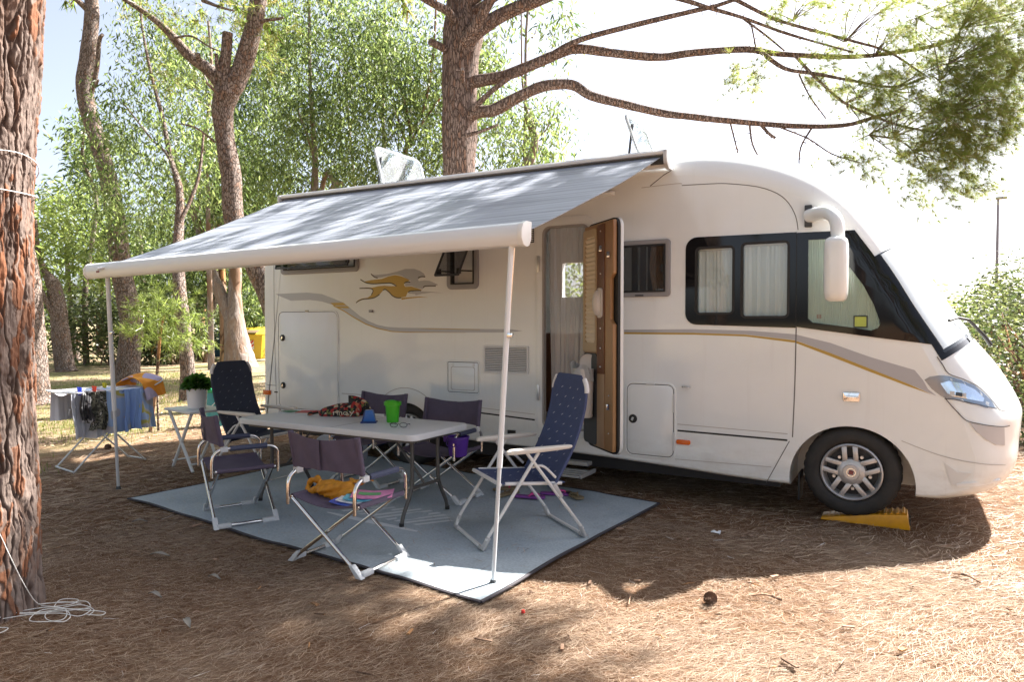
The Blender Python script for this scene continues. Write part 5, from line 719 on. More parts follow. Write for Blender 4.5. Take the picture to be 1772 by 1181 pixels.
EYE = Vector((0.37, -5.51, 1.45))         # survey point from which marks on the curved front were measured
def on_shell(x, z, off=0.0):
    d = (Vector((x, 0, z)) - EYE).normalized(); h, n, _, _ = BVH.ray_cast(EYE, d, 30)
    if h is None: h, n = Vector((x, 0, z)), Vector((0, -1, 0))
    if n.dot(d) > 0: n = -n
    return h + n*off, n
def overlay(name, poly, off, mat, parent, holes=(), grid=0.0, depth=None):
    """a thin piece lying on the shell: outline in side view, its own thickness"""
    pts = [Vector(p) for p in poly]; edges = [(i, (i+1) % len(poly)) for i in range(len(poly))]
    for h in holes:
        b = len(pts); pts += [Vector(p) for p in h]; edges += [(b+i, b+(i+1) % len(h)) for i in range(len(h))]
    if grid:
        xs_ = [p.x for p in pts]; zs_ = [p.y for p in pts]
        for a in np.arange(min(xs_)+grid/2, max(xs_), grid):
            for c in np.arange(min(zs_)+grid/2, max(zs_), grid): pts.append(Vector((a, c)))
    v2, e2, f2, *_ = geometry.delaunay_2d_cdt(pts, edges, [], 1, 1e-5)
    if holes:
        def inpoly(c, pl):
            k = False
            for i in range(len(pl)):
                (x0, y0), (x1, y1) = pl[i], pl[i-1]
                if (y0 > c.y) != (y1 > c.y) and c.x < (x1-x0)*(c.y-y0)/(y1-y0)+x0: k = not k
            return k
        f2 = [f for f in f2 if not any(inpoly((v2[f[0]]+v2[f[1]]+v2[f[2]])/3, h) for h in holes)]
    used = sorted({i for f in f2 for i in f}); mp = {i: k for k, i in enumerate(used)}
    front = [on_shell(v2[i].x, v2[i].y, off)[0] for i in used]; back = [on_shell(v2[i].x, v2[i].y, -0.001 if depth is None else off-depth)[0] for i in used]
    n = len(front); fs = [tuple(mp[i] for i in f) for f in f2]
    from collections import Counter
    cnt = Counter(); dirs = {}
    for f in fs:
        for i in range(len(f)):
            a, b = f[i], f[(i+1) % len(f)]; k = (min(a, b), max(a, b)); cnt[k] += 1; dirs[k] = (a, b)
    side = [(dirs[k][1], dirs[k][0], dirs[k][0]+n, dirs[k][1]+n) for k, c in cnt.items() if c == 1]
    return MB().add(front+back, fs+side).build(name, mat, parent, smooth=40, world=True)
def strip_poly(line, w):
    P = [Vector(p) for p in line]; L_, R_ = [], []
    for i in range(len(P)):
        t = (P[min(i+1, len(P)-1)]-P[max(i-1, 0)]).normalized(); nn = Vector((-t.y, t.x))*w/2; L_.append(tuple(P[i]+nn)); R_.append(tuple(P[i]-nn))
    return L_+R_[::-1]
def seam(line, w=0.006, mat=None, off=0.0012, name='panel_gap', sub=3):
    ln = [tuple(q)[:2] for q in crom([(a, b, 0) for a, b in line], sub)] if len(line) > 2 else [(line[0][0]+(line[1][0]-line[0][0])*i/6, line[0][1]+(line[1][1]-line[0][1])*i/6) for i in range(7)]
    P = [Vector(p) for p in ln]; vs = []
    for i in range(len(P)):
        t = (P[min(i+1, len(P)-1)]-P[max(i-1, 0)]).normalized(); nn = Vector((-t.y, t.x))*w/2
        for q in (P[i]+nn, P[i]-nn): vs.append(on_shell(q.x, q.y, off)[0])
    return MB().add(vs, [(2*i, 2*i+1, 2*i+3, 2*i+2) for i in range(len(P)-1)]).build(name, mat or seam_m, MH, world=True)

# glass front and cab
overlay('cab_window_surround', DEC['cab_black'], 0.009, black_gl, MH, holes=[DEC['blind']], grid=0.06)
cw = overlay('cab_window', DEC['blind'], 0.0015, glass_green, MH, grid=0.08, depth=0.003)
def span(x):
    zs_ = []
    P_ = DEC['blind']
    for i in range(len(P_)):
        (x0, z0), (x1, z1) = P_[i], P_[(i+1) % len(P_)]
        if (x0-x)*(x1-x) <= 0 and x0 != x1: zs_.append(z0+(z1-z0)*(x-x0)/(x1-x0))
    return (min(zs_), max(zs_)) if zs_ else (1.45, 1.46)
def blind_pt(a, b):
    x = -.288+.465*a; lo, hi = span(x); return (x, .030+.0035*math.sin(a*2*math.pi*40), lo-.01+(hi-lo+.012)*b)
mb = MB().surf(blind_pt, 320, 1); mb.build('pleated_blind', pmat('blind_silver_green', (0.50, 0.55, 0.49), 0.6), cw, world=True)
st = MB().box((.058, .028, 1.462), (.088, .004, .084)).build('sticker', pmat('sticker_yellow', (0.62, 0.63, 0.12), 0.5), cw, world=True)
MB().frame(rrect(.012, 1.418, .104, 1.506, .003, 1), rrect(.021, 1.427, .095, 1.497, .003, 1), to_side, .0245, .0255).build('sticker_border', dark_gr, cw, world=True)
MB().box((-.215, .03, 1.50), (.035, .003, .03)).build('maker_mark', pmat('faded_red_print', (0.30, 0.15, 0.12), 0.6), cw, world=True)
bw_outer = [(-1.196+.09*(1-math.cos(a)), 2.133-.09*(1-math.sin(a))) for a in np.linspace(0, math.pi/2, 7)] + [(-.3695, 2.1245), (-.3695, 1.4165)] + [(-1.196+.09*(1-math.sin(a)), 1.44+.09*(1-math.cos(a))) for a in np.linspace(0, math.pi/2, 7)]
bwin = overlay('side_window_surround', bw_outer, 0.006, black_gl, MH, holes=[inset_rr(*q, .04, 0) for q in PANES])
for i, q in enumerate(PANES):
    wd = MB().frame(inset_rr(*q, .04, 0.0), inset_rr(*q, .04, .018), to_side, -.009 if i == 0 else -.0065, .02).build('window_frame', black_rb, MH, world=True)
    MB().prism(inset_rr(*q, .04, .012), to_side, .003, .006).build('pane', glass_clear, wd, world=True)
    rd = random.Random(i+2)
    ph = [rd.uniform(0, 6) for _ in range(4)]
    MB().surf(lambda a, b: (q[0]-.02+(q[2]-q[0]+.04)*a, +.032+.011*(1-.35*b)*math.sin(a*31+ph[0]+1.5*math.sin(a*7+ph[1]))+.004*math.sin(a*77+ph[2]), q[1]+(q[3]-q[1]-.035)*b), 90, 6).build('curtain', curtain_m, wd, world=True)
    MB().box(((q[0]+q[2])/2, .05, q[3]-.02), (q[2]-q[0]+.03, .02, .045)).build('curtain_rail', white_pl, wd, world=True)
# windscreen: patch of the front between two heights, wrapped round the nose
def patch(name, z_hi, z_lo, t0, off, mat, parent, nt_=26, nz_=14, both=True, lower_curve=0.0):
    idx = [i for i in range(NP) if PR[i][0] > 0 and z_lo-0.2 < PR[i][1] < z_hi+0.2]; zs_ = [PR[i][1] for i in idx]
    def at_z(z, t, far):
        for a in range(len(idx)-1):
            if zs_[a] >= z >= zs_[a+1]:
                f = (zs_[a]-z)/(zs_[a]-zs_[a+1]+1e-9); return spt(idx[a], t, far).lerp(spt(idx[a+1], t, far), f)
        return spt(idx[-1], t, far)
    def fn(u, v):
        s = u*2
        if s <= 1: t = t0+(math.pi/2-t0)*(s**1.0); far = False
        else: t = t0+(math.pi/2-t0)*(2-s); far = True
        z = z_hi+(z_lo-z_hi)*v; return at_z(z, t, far)
    nu = nt_*2; P = [[fn(i/nu, j/nz_) for j in range(nz_+1)] for i in range(nu+1)]
    def off_fn(i, j):
        du = P[min(i+1, nu)][j]-P[max(i-1, 0)][j]; dv = P[i][min(j+1, nz_)]-P[i][max(j-1, 0)][j] if False else P[i][min(j+1, nz_)]-P[i][max(j-1, 0)]
        nn = du.cross(dv).normalized()
        if nn.x < 0: nn = -nn
        return P[i][j]+nn*off
    m = MB(); vs = [off_fn(i, j) for i in range(nu+1) for j in range(nz_+1)]+[P[i][j] for i in range(nu+1) for j in range(nz_+1)]; W_ = nz_+1; n0 = (nu+1)*W_
    fs = [(i*W_+j, (i+1)*W_+j, (i+1)*W_+j+1, i*W_+j+1) for i in range(nu) for j in range(nz_)]
    ring = [(i, 0) for i in range(nu+1)]+[(nu, j) for j in range(1, W_)]+[(i, nz_) for i in range(nu-1, -1, -1)]+[(0, j) for j in range(nz_-1, 0, -1)]
    ids = [a*W_+b for a, b in ring]; fs += [(ids[k], ids[(k+1) % len(ids)], ids[(k+1) % len(ids)]+n0, ids[k]+n0) for k in range(len(ids))]
    return m.add(vs, fs).build(name, mat, parent, smooth=50, world=True)
ws = patch('windscreen', 2.05, 1.345, R(11), 0.004, black_gl, MH)
patch('sky_reflection_sheet', 2.042, 1.395, R(19), 0.0075, pmat('sky_reflection_white', (0.86, 0.89, 0.89), 0.3, 0.15), ws)  # pale sheet under the glass, painting in the bright sky's reflection
patch('screen_glass', 2.047, 1.375, R(17), 0.012, glass_mat('windscreen_glass', (0.96, 0.985, 0.985)), ws)
wp = MB(); wp.tube([(.80, .55, 1.40), (.73, .47, 1.475), (.66, .35, 1.49), (.60, .20, 1.47)], .011, 6); wp.tube([(.875, .60, 1.295), (.84, .57, 1.35), (.80, .55, 1.40), (.755, .51, 1.455)], [.016, .014, .012, .009], 8)
wp.build('wiper', dark_m, MH, world=True)

# nose: headlight, seams, bumper features
hl = overlay('headlight', DEC['lamp'], 0.002, pmat('lamp_housing', (0.30, 0.33, 0.37), 0.2, 0.7), MH, grid=0.04)
overlay('reflector', DEC['lamp_in'], 0.006, pmat('lamp_mirror', (0.75, 0.80, 0.86), 0.12, 0.9), hl, grid=0.04)
overlay('bulb_shroud', DEC['lamp_dark'], 0.010, dark_m, hl); overlay('trim', DEC['lamp_chrome'], 0.010, bin_wh, hl); overlay('trim', DEC['lamp_chrome2'], 0.010, bin_wh, hl)
overlay('lens', DEC['lamp'], 0.016, glass_mat('lamp_lens', (0.92, 0.95, 0.98)), hl, grid=0.03, depth=0.003)
seam(DEC['lamp_line'], .006, dark_gr, .017); seam(DEC['bonnet_seam'], .005, None, .004); seam(DEC['bumper_seam'], .006, None, .009)
overlay('recess_shade_panel', DEC['recess_shade'], 0.007, pmat('recess_shade_grey', (0.52, 0.49, 0.47), 0.5), MH, grid=0.05)  # first overlay: flat grey painting the shade of a white recess below the headlight
seam(DEC['bumper_line'], .004, pmat('soft_gap', (0.42, 0.39, 0.36), 0.7), .005); overlay('fog_recess', DEC['fog'], 0.006, pmat('recess_white', (0.69, 0.68, 0.65), 0.4), MH, grid=0.05); overlay('bumper_lip', DEC['fog_lip'], 0.012, white_b, MH, grid=0.05)
seam(DEC['roof_seam'], .006); seam(DEC['roof_joint'], .007); seam(DEC['roof_joint2'], .005, MATS['soft_gap'])
seam([(-.367, 2.115), (-.367, 1.43)], .008, black_rb, .0075); seam([(-.367, 1.425), (-.372, 1.0), (-.385, .60)], .008); seam(DEC['diag'], .006); seam(DEC['lower'], .005, MATS['soft_gap'])
seam([(-1.255, .583), (-.42, .574)], .014, black_rb); seam([(-3.40, .617), (-2.56, .578)], .014, black_rb)
seam([(-1.255, .635), (-.42, .622)], .005, MATS['soft_gap']); seam([(-3.5, .668), (-2.56, .628)], .005, MATS['soft_gap'])
seam([(-2.9, .585), (-2.9, .33)], .005, MATS['soft_gap']); seam([(-5.925, 2.12), (-5.925, 1.4), (-5.90, .5)], .006); seam([(-6.05, .74), (-5.90, .74)], .006)
seam([(-4.90, .70), (-4.45, .70)], .008, MATS['soft_gap'])
seam([(-4.03+.475*math.cos(a), .31+.49*math.sin(a)) for a in np.linspace(.3, 2.85, 12)], .007, MATS['soft_gap'])
for nm_, mt, key in (('gold_emblem', gold_d, 'gold'), ('gold_emblem', gold_d, 'gold_leg'), ('silver_emblem', silver_d, 'silver'), ('silver_emblem', silver_d, 'silver_leg')): overlay(nm_, DEC[key], .0012, mt, MH)
for k in 'abcdefghi': seam(DEC['stroke_'+k], .011, stroke_d, .002, 'emblem_outline')
overlay('silver_stripe', DEC['swoosh'], .001, silver_d, MH); overlay('gold_stripe', DEC['swoosh_block'], .0018, gold_d, MH); overlay('gold_stripe', DEC['swoosh_block2'], .0018, gold_d, MH); overlay('gold_stripe', DEC['swoosh_edge'], .0016, gold_d, MH); overlay('gold_stripe', DEC['swoosh_edge2'], .0018, gold_d, MH)
overlay('silver_stripe', DEC['front_grey'], .001, silver_d, MH); overlay('gold_stripe', DEC['front_gold'], .001, gold_d, MH)

# hinged acrylic windows with grey frames
def hinged(q, open_deg, has_stay):
    fr = MB().frame(rrect(*q, .05), inset_rr(*q, .05, .05), to_side, -.020, .012).build('window_frame', grey_fr, MH, bevel=.006, world=True)
    MB().frame(inset_rr(*q, .05, .047), inset_rr(*q, .05, .060), to_side, -.024, .03).build('gasket', black_rb, fr, world=True)
    h = q[3]-q[1]-.085; wx = q[2]-q[0]-.085; ca, sa = math.cos(R(open_deg)), math.sin(R(open_deg)); zt = q[3]-.04; y0 = -.027
    to_p = lambda a, b, d: Vector((a, y0-(zt-b)*sa+d*ca, zt-(zt-b)*ca-d*sa))
    MB().prism(inset_rr(*q, .05, .042), to_p, -.006, .004).build('pane', glass_smoke, fr, world=True)
    MB().frame(inset_rr(*q, .05, .042), inset_rr(*q, .05, .056), to_p, -.0085, .0065).build('pane_edge', dark_gr, fr, world=True)
    if has_stay:
        m = MB()
        for x in (q[0]+.07, q[2]-.07):
            m.tube([(x, -.02, q[1]+.17), to_p(x, q[1]+.10, .006)], .007, 6); m.box(to_p(x, q[1]+.10, .012), (.03, .03, .05))
        m.build('stay', black_rb, fr, world=True)
    return fr
hinged(W1, 14, True)
hinged(W3, 32, True)
f2 = MB().frame(rrect(*W2, .03), inset_rr(*W2, .03, .04), to_side, -.022, .012).build('window_frame', grey_fr, MH, bevel=.007, world=True)
MB().frame(inset_rr(*W2, .03, .038), inset_rr(*W2, .03, .052), to_side, -.026, .02).build('gasket', black_rb, f2, world=True)
MB().prism(inset_rr(*W2, .03, .036), to_side, -.015, -.008).build('pane', glass_smoke, f2, world=True)
MB().surf(lambda a, b: (-1.475+.115*a-.03*math.sin(b*2.6), .030+.008*math.sin(a*26), W2[1]+.048+.37*b), 40, 6).build('curtain', pmat('curtain_beige', (0.62, 0.45, 0.27), 0.8), f2, world=True)
for x, mt in ((-1.66, curtain_m), (-1.585, dark_gr), (-1.52, curtain_m)): MB().box((x, .10, 1.9), (.05, .01, .42)).build('blind_strip', pmat('grey_strip', (0.2, 0.2, 0.2), .6) if mt is dark_gr else MATS.get('dim_strip') or pmat('dim_strip', (0.10, 0.10, 0.10), .7), f2, world=True)
MB().box((-1.385, -.018, 1.90), (.018, .014, .06)).build('catch', black_rb, f2, world=True)
MB().box((-1.575, -.024, 1.68), (.07, .006, .012)).build('catch', dark_gr, f2, world=True)

# service flaps
def flap(name, q, r, locks, hinge=True, mat=None):
    f = MB().frame(rrect(*q, r), inset_rr(*q, r, .016), to_side, -.008, .01).build(name, mat or white, MH, bevel=.003, world=True)
    MB().frame(inset_rr(*q, r, .016), inset_rr(*q, r, .021), to_side, -.003, .01).build('gap', black_rb, f, world=True)
    MB().prism(inset_rr(*q, r, .021), to_side, -.006, .006).build('panel', mat or white, f, bevel=.004, world=True)
    for x, z in locks:
        l = MB().lathe([(.0001, -.020), (.02, -.020), (.030, -.018), (.036, -.012), (.036, -.004)], 24, (x, 0, z), 'Y').build('lock', black_rb, f, world=True)
        MB().box((x, -.021, z), (.018, .006, .03), Matrix.Rotation(.4, 3, 'Y')).build('catch', chrome, f, world=True)
    if hinge:
        x1 = q[2]-.010
        for t in (.24, .74): MB().box((x1, -.011, q[1]+(q[3]-q[1])*t), (.014, .008, .15)).build('hinge', white_pl, f, world=True)
    return f
flap('garage_flap', (-5.87, .478, -4.935, 1.596), .09, [(-5.785, 1.287), (-5.782, .749)])
MB().box((-5.40, -.010, 1.585), (.05, .008, .02)).build('catch', pmat('catch_beige', (.45, .40, .3), .5), MH, world=True)
flap('locker_flap', (-1.702, .340, -1.268, .966), .07, [(-1.63, .655)])
MB().box((-1.48, -.010, .955), (.07, .008, .014)).build('catch', white_pl, MH, world=True)
hf = flap('cassette_flap', (-3.53, .770, -3.145, 1.097), .035, [], False)
MB().frame(rrect(-3.475, .81, -3.20, 1.035, .02), rrect(-3.47, .815, -3.205, 1.03, .02), to_side, -.0075, -.003).build('relief', MATS['soft_gap'], hf, world=True)
for x in (-3.455, -3.215): MB().lathe([(.0001, -.012), (.016, -.012), (.018, -.006)], 14, (x, 0, 1.055), 'Y').build('button', white_pl, hf, world=True)
gf = MB().frame(rrect(-3.105, .982, -2.622, 1.245, .015), rrect(-3.085, 1.0, -2.642, 1.228, .008), to_side, -.012, .004).build('vent_grille', white_pl, MH, bevel=.003, world=True)
MB().box((-2.8635, -.002, 1.114), (.44, .003, .226)).build('vent_back', dark_gr, gf, world=True)
m = MB()
for k in range(14): m.box((-2.8635, -.008, 1.008+k*.0163), (.442, .010, .009), Matrix.Rotation(.5, 3, 'X'))
o = m.build('slats', white_pl, gf, world=True); o['kind'] = 'stuff'
m = MB()
for k in range(8): m.box((-2.62, -.006, 2.19+k*.016), (.09, .008, .007))
MB().box((-2.62, -.0015, 2.246), (.10, .003, .14)).build('vent_back', dark_gr, MH, world=True)
m.build('small_vent', white_pl, MH, world=True)['kind'] = 'stuff'
MB().box((-4.477, -.010, 1.576), (.05, .016, .028)).build('tap_cover', grey_fr, MH, bevel=.004, world=True)
MB().box((-2.80, -.006, .44), (.085, .010, .055)).build('socket_flap', black_rb, MH, bevel=.004, world=True); MB().box((-2.48, -.006, .40), (.085, .010, .045)).build('socket_flap', black_rb, MH, bevel=.004, world=True)
MB().prism(rrect(-1.262, .474, -1.148, .512, .015), to_side, -.014, .002).build('side_marker', amber, MH, bevel=.004, world=True)
MB().box((-6.045, .012, .655), (.11, .075, .05)).build('rear_marker', amber, MH, bevel=.008, world=True)
MB().box((-5.905, -.004, .665), (.05, .006, .014)).build('reflector', black_rb, MH, world=True)
dh = MB().prism(rrect(-.048, .890, .062, .958, .012), to_side, -.014, .004).build('door_handle', chrome, MH, bevel=.006, world=True)
MB().box((.007, -.022, .922), (.07, .014, .022)).build('grip', chrome, dh, bevel=.006, world=True)
MB().tube([(-1.22, -.004, .944), (-1.215, -.018, .942), (-1.155, -.018, .938), (-1.15, -.004, .938)], .006, 6).build('small_handle', chrome, MH, world=True)
# mud flap, chassis, step
MB().box((-.345, .16, .22), (.012, .20, .20)).build('mud_flap', black_rb, MH, world=True)
MB().box((-3.1, 1.15, .24), (5.2, 1.9, .14)).build('chassis', dark_m, MH, world=True)
step_m = pmat('step_aluminium', (.36, .36, .35), .5, .4)
stp = MB().box((-2.23, -.05, .245), (.46, .10, .03)).build('entrance_step', step_m, MH, bevel=.004, world=True)
for k in range(4): MB().box((-2.2, -.13-.058*k, .195-.004*k), (.44, .042, .018)).build('slat', step_m, stp, bevel=.003, world=True)
for x in (-2.43, -1.97): MB().box((x, -.16, .185), (.018, .30, .035)).build('step_side', step_m, stp, bevel=.003, world=True)

# wheels
def wheel(x, y, z, side=-1):
    rt, wd = .325, .215; s = side
    prof = [(.205, .015), (.215, -.012), (.24, -.022), (.275, -.022), (.302, -.012), (.318, .012), (.325, .035), (.325, wd-.035), (.318, wd-.012), (.29, wd+.01), (.22, wd), (.205, wd-.02)]
    n = 96; mb = MB()
    P = [(r_, y + (d if s < 0 else -d)) for r_, d in prof]
    mb.lathe(P, n, (x, 0, z), 'Y', close=True)
    for i, (r_, d) in enumerate(prof):
        if 4 <= i <= 8:
            for k in range(n):
                if k % 3 == 0:
                    v = mb.v[i*n+k]; f = 1-.020*(1 if i in (5, 6, 7) else .5); mb.v[i*n+k] = (x+(v[0]-x)*f, v[1], z+(v[2]-z)*f)
    w_ = mb.build('wheel', tyre_m, MH, smooth=50, world=True)
    Y = lambda d: y + (d if s < 0 else -d)
    MB().lathe([(.208, Y(.02)), (.205, Y(-.012)), (.196, Y(-.018)), (.188, Y(-.010)), (.180, Y(.02)), (.17, Y(.045))], 64, (x, 0, z), 'Y').build('rim', alloy, w_, world=True)
    MB().lathe([(.0001, Y(.05)), (.10, Y(.05)), (.175, Y(.045)), (.19, Y(.05))], 48, (x, 0, z), 'Y').build('rim_disc', dark_m, w_, world=True)
    m = MB()
    for k in range(5):
        for o_ in (-.036, .036):
            a = R(90+72*k+4); c, si = math.cos(a), math.sin(a); e = []
            for rr, hw, d in ((.075, .017, -.008), (.135, .0165, -.014), (.192, .018, -.006)):
                for q in (-hw, hw): e.append((x+c*rr-si*(o_+q), Y(d), z+si*rr+c*(o_+q)))
                for q in (hw, -hw): e.append((x+c*rr-si*(o_+q), Y(d+.025), z+si*rr+c*(o_+q)))
            m.add(e, [(0,1,2,3), (8,9,10,11)] + [(4*j+i, 4*j+(i+1) % 4, 4*j+4+(i+1) % 4, 4*j+4+i) for j in range(2) for i in range(4)])
    m.build('spokes', alloy, w_, bevel=.004, world=True)
    MB().lathe([(.0001, Y(-.020)), (.052, Y(-.020)), (.056, Y(-.016)), (.0565, Y(-.018)), (.072, Y(-.016)), (.092, Y(-.006)), (.10, Y(.01)), (.10, Y(.03))], 40, (x, 0, z), 'Y').build('hub_cap', alloy, w_, world=True)
    MB().frame(rrect(x-.030, z-.030, x+.030, z+.030, .03, 6), rrect(x-.026, z-.026, x+.026, z+.026, .026, 6), to_side, Y(-.0225), Y(-.019)).build('badge_ring', chrome, w_, world=True)
    MB().box((x, Y(-.021), z), (.030, .004, .030), Matrix.Rotation(R(12), 3, 'Y')).build('badge', pmat('badge_red', (0.20, 0.035, 0.04), 0.3) if 'badge_red' not in MATS else MATS['badge_red'], w_, world=True)
    m = MB()
    for k in range(5):
        a = R(126+72*k+4); m.lathe([(.0001, Y(.022)), (.012, Y(.022)), (.014, Y(.046))], 6, (x+.125*math.cos(a), 0, z+.125*math.sin(a)), 'Y')
    m.build('bolts', alu, w_, world=True)
wheel(.010, .035, .375); wheel(-4.03, .06, .325); wheel(.010, WID-.035, .375, 1); wheel(-4.03, WID-.06, .325, 1)

# mirror
mr = MB().tube(crom([(-.285, -.012, 2.235), (-.22, -.07, 2.24), (-.14, -.17, 2.225), (-.085, -.255, 2.16), (-.070, -.29, 2.06), (-.072, -.30, 2.0)], 5), [.052-.008*min(1, i/20) for i in range(26)], 16, flat=1.0).build('mirror', white, MH, smooth=60, world=True)
MB().box((-.29, -.010, 2.235), (.05, .05, .16)).build('bracket', dark_gr, mr, bevel=.008, world=True)
hd = MB(); sect = rrect(-.075, -.10, .075, .10, .055, 5); lv = [(2.035, .62), (2.02, .88), (1.99, .97), (1.90, 1.0), (1.75, 1.0), (1.66, .97), (1.615, .86), (1.60, .62)]
hv = [(-.075+a*s_, -.31+b*s_, z_) for z_, s_ in lv for a, b in sect]; ns = len(sect)
hd.add(hv, [(i*ns+k, i*ns+(k+1) % ns, (i+1)*ns+(k+1) % ns, (i+1)*ns+k) for i in range(len(lv)-1) for k in range(ns)]+[tuple(range(ns)), tuple(range((len(lv)-1)*ns, len(lv)*ns))])
hd.build('mirror_head', white, mr, smooth=60, world=True)

# entrance door, swung right round on its right-hand hinges
Hx, Hy, aD = -2.015, -.03, R(42); dv_, nv_ = Vector((math.cos(aD), -math.sin(aD), 0)), Vector((-math.sin(aD), -math.cos(aD), 0))
def D3(u, z, v): return Vector((Hx, Hy, z)) + dv_*u + nv_*v
dfr = MB().frame(rrect(-2.545, .455, -1.975, 2.385, .12), rrect(-2.475, .515, -2.03, 2.305, .07), to_side, -.014, .02).build('doorway_frame', white, MH, bevel=.006, world=True)
MB().frame(rrect(-2.478, .512, -2.027, 2.308, .07), rrect(-2.462, .528, -2.043, 2.292, .06), to_side, -.020, .03).build('seal', pmat('frame_grey', (.35, .33, .31), .5), dfr, world=True)
for z in (1.98, .83): MB().box((-2.515, -.022, z), (.028, .014, .14)).build('keeper', alu, dfr, bevel=.003, world=True)
door_out = rrect(.0, .41, .585, 2.285, .085, 6)
dr = MB().prism(door_out, D3, -.022, .004).build('entrance_door', white, MH, bevel=.004, world=True)
MB().frame(inset_rr(.0, .41, .585, 2.285, .085, .0), inset_rr(.0, .41, .585, 2.285, .085, .03, 5), D3, .004, .022).build('door_seal', black_rb, dr, world=True) if False else MB().prism(inset_rr(.0, .41, .585, 2.285, .085, .004, 6), D3, .004, .024).build('door_seal', black_rb, dr, world=True)
trim_o = [(.56, 2.26), (.03, 2.26), (.03, .56), (.10, .46), (.22, .44), (.56, .44), (.565, .5), (.565, 1.44), (.515, 1.48), (.515, 1.80), (.565, 1.84), (.565, 2.2)]
MB().prism(trim_o, D3, .024, .060).build('door_trim', wood_or, dr, bevel=.010, seg=3, world=True)
MB().prism([(.545, 2.25), (.30, 2.25), (.30, 1.045), (.44, 1.045), (.44, 2.2)], D3, .0, .0).v  # (reference outline of the darker band)
MB().prism([(.425, 2.245), (.29, 2.245), (.29, 1.045), (.425, 1.045)], D3, .0605, .068).build('door_band', wood_dk, dr, bevel=.003, world=True)
MB().prism([(.425, 1.04), (.29, 1.04), (.29, .445), (.425, .445)], D3, .0605, .066).build('door_band', wood_tan, dr, bevel=.003, world=True)
MB().frame(rrect(.035, 1.215, .288, 2.225, .02), rrect(.075, 1.29, .268, 2.165, .03), D3, .0605, .078).build('blind_frame', pmat('blind_frame_tan', (.48, .36, .22), .5), dr, bevel=.003, world=True)
MB().surf(lambda a, b: D3(.07+.20*a, 1.28+.895*b, .062+.014*(abs(((b*24) % 1)-.5)*2)), 1, 108).build('pleated_blind', beige, dr, smooth=0, world=True)
MB().prism(rrect(.03, .45, .287, 1.205, .04), D3, .0605, .066).build('lower_panel', dark_gr, dr, world=True)
mb = MB(); sec = rrect(.045, .07, .275, .20, .05, 5)
bl = [(.675, .86), (.69, .93), (1.06, 1.0), (1.075, 1.01)]; cxb, cyb = .16, .135
mb.add([D3(cxb+(a-cxb)*s_, z_, cyb+(b-cyb)*s_) for z_, s_ in bl for a, b in sec], [(i*len(sec)+k, i*len(sec)+(k+1) % len(sec), (i+1)*len(sec)+(k+1) % len(sec), (i+1)*len(sec)+k) for i in range(3) for k in range(len(sec))]+[tuple(range(len(sec)))])
mb.build('door_bin', bin_wh, dr, world=True)
MB().lathe([(.0001, .012), (.05, .010), (.075, .002), (.078, -.006)], 20, D3(.17, 1.12, .09), 'Y').build('bin_lid', bin_wh, dr, world=True)
bag = MB(); rd = random.Random(4)
bag.surf(lambda a, b: D3(.16+(.13+.02*math.sin(a*40+b*3))*math.cos(a*6.283), 1.085-.11*b+.03*math.sin(a*19)*(1-b)+(.05*max(0, math.sin(a*6.283-2.2))*(1-b)), .135+(.085+.012*math.sin(a*33+1))*math.sin(a*6.283)), 60, 5)
bag.build('bin_liner', pmat('thin_white_film', (.62, .62, .62), .35, transl=.4), dr, world=True)
lp_ = MB().prism(rrect(.31, 1.495, .40, 1.735, .03), D3, .066, .080).build('door_handle', bin_wh, dr, bevel=.004, world=True)
mb = MB()
mb.surf(lambda a, b: D3(.33+.05*math.cos(a*6.283)*math.cos(b*1.57), 1.615+.105*math.sin(a*6.283)*math.cos(b*1.57), .080+.045*math.sin(b*1.57)), 28, 8); mb.build('handle_cover', bin_wh, dr, smooth=80, world=True)
for u_, z in [(.36, q) for q in (2.19, 2.07, 1.85, 1.41, 1.25, 1.10)]+[(.50, .88), (.50, .58)]: MB().lathe([(.0001, -.004), (.006, -.003), (.007, .004)], 8, D3(u_, z, .070 if u_ < .4 else .062), 'Y').build('screw', alu, dr, world=True)
for u_, z in ((.36, 2.05), (.50, 1.99), (.50, .79)): MB().box(D3(u_, z, .068), (.026, .02, .045)).build('latch', chrome, dr, bevel=.004, world=True)
# net curtain in the doorway, cabin fittings seen through it
def net(a, b):
    hang = 1-b; w0 = .42*(1-.50*max(0, hang-.12)**.7*1.0) if hang > .12 else .42
    x = -2.045-(.40)*(a) if hang < .12 else -2.045-.40*a
    gather = .32*max(0, hang-.15)
    return (-2.455+.405*(a*(1-gather)+gather*.36), .06+.005*math.sin(a*30+b*2)+.002*math.sin(a*77), .62+1.68*b)
MB().surf(net, 120, 16).build('net_curtain', glass_mat('net_cloth', (0.80, 0.80, 0.82), body=(0.80, 0.79, 0.78), body_fac=0.46), MH, world=True)
MB().box((-2.85, 1.0, .95), (.5, .7, .8)).build('cabinet', wood_dk, MH, world=True); MB().box((-1.6, 1.6, 1.05), (.4, .9, .9)).build('cabinet', wood_dk, MH, world=True)
MB().box((-2.25, .13, .56), (.5, .12, .02)).build('threshold', alu, MH, bevel=.003, world=True)

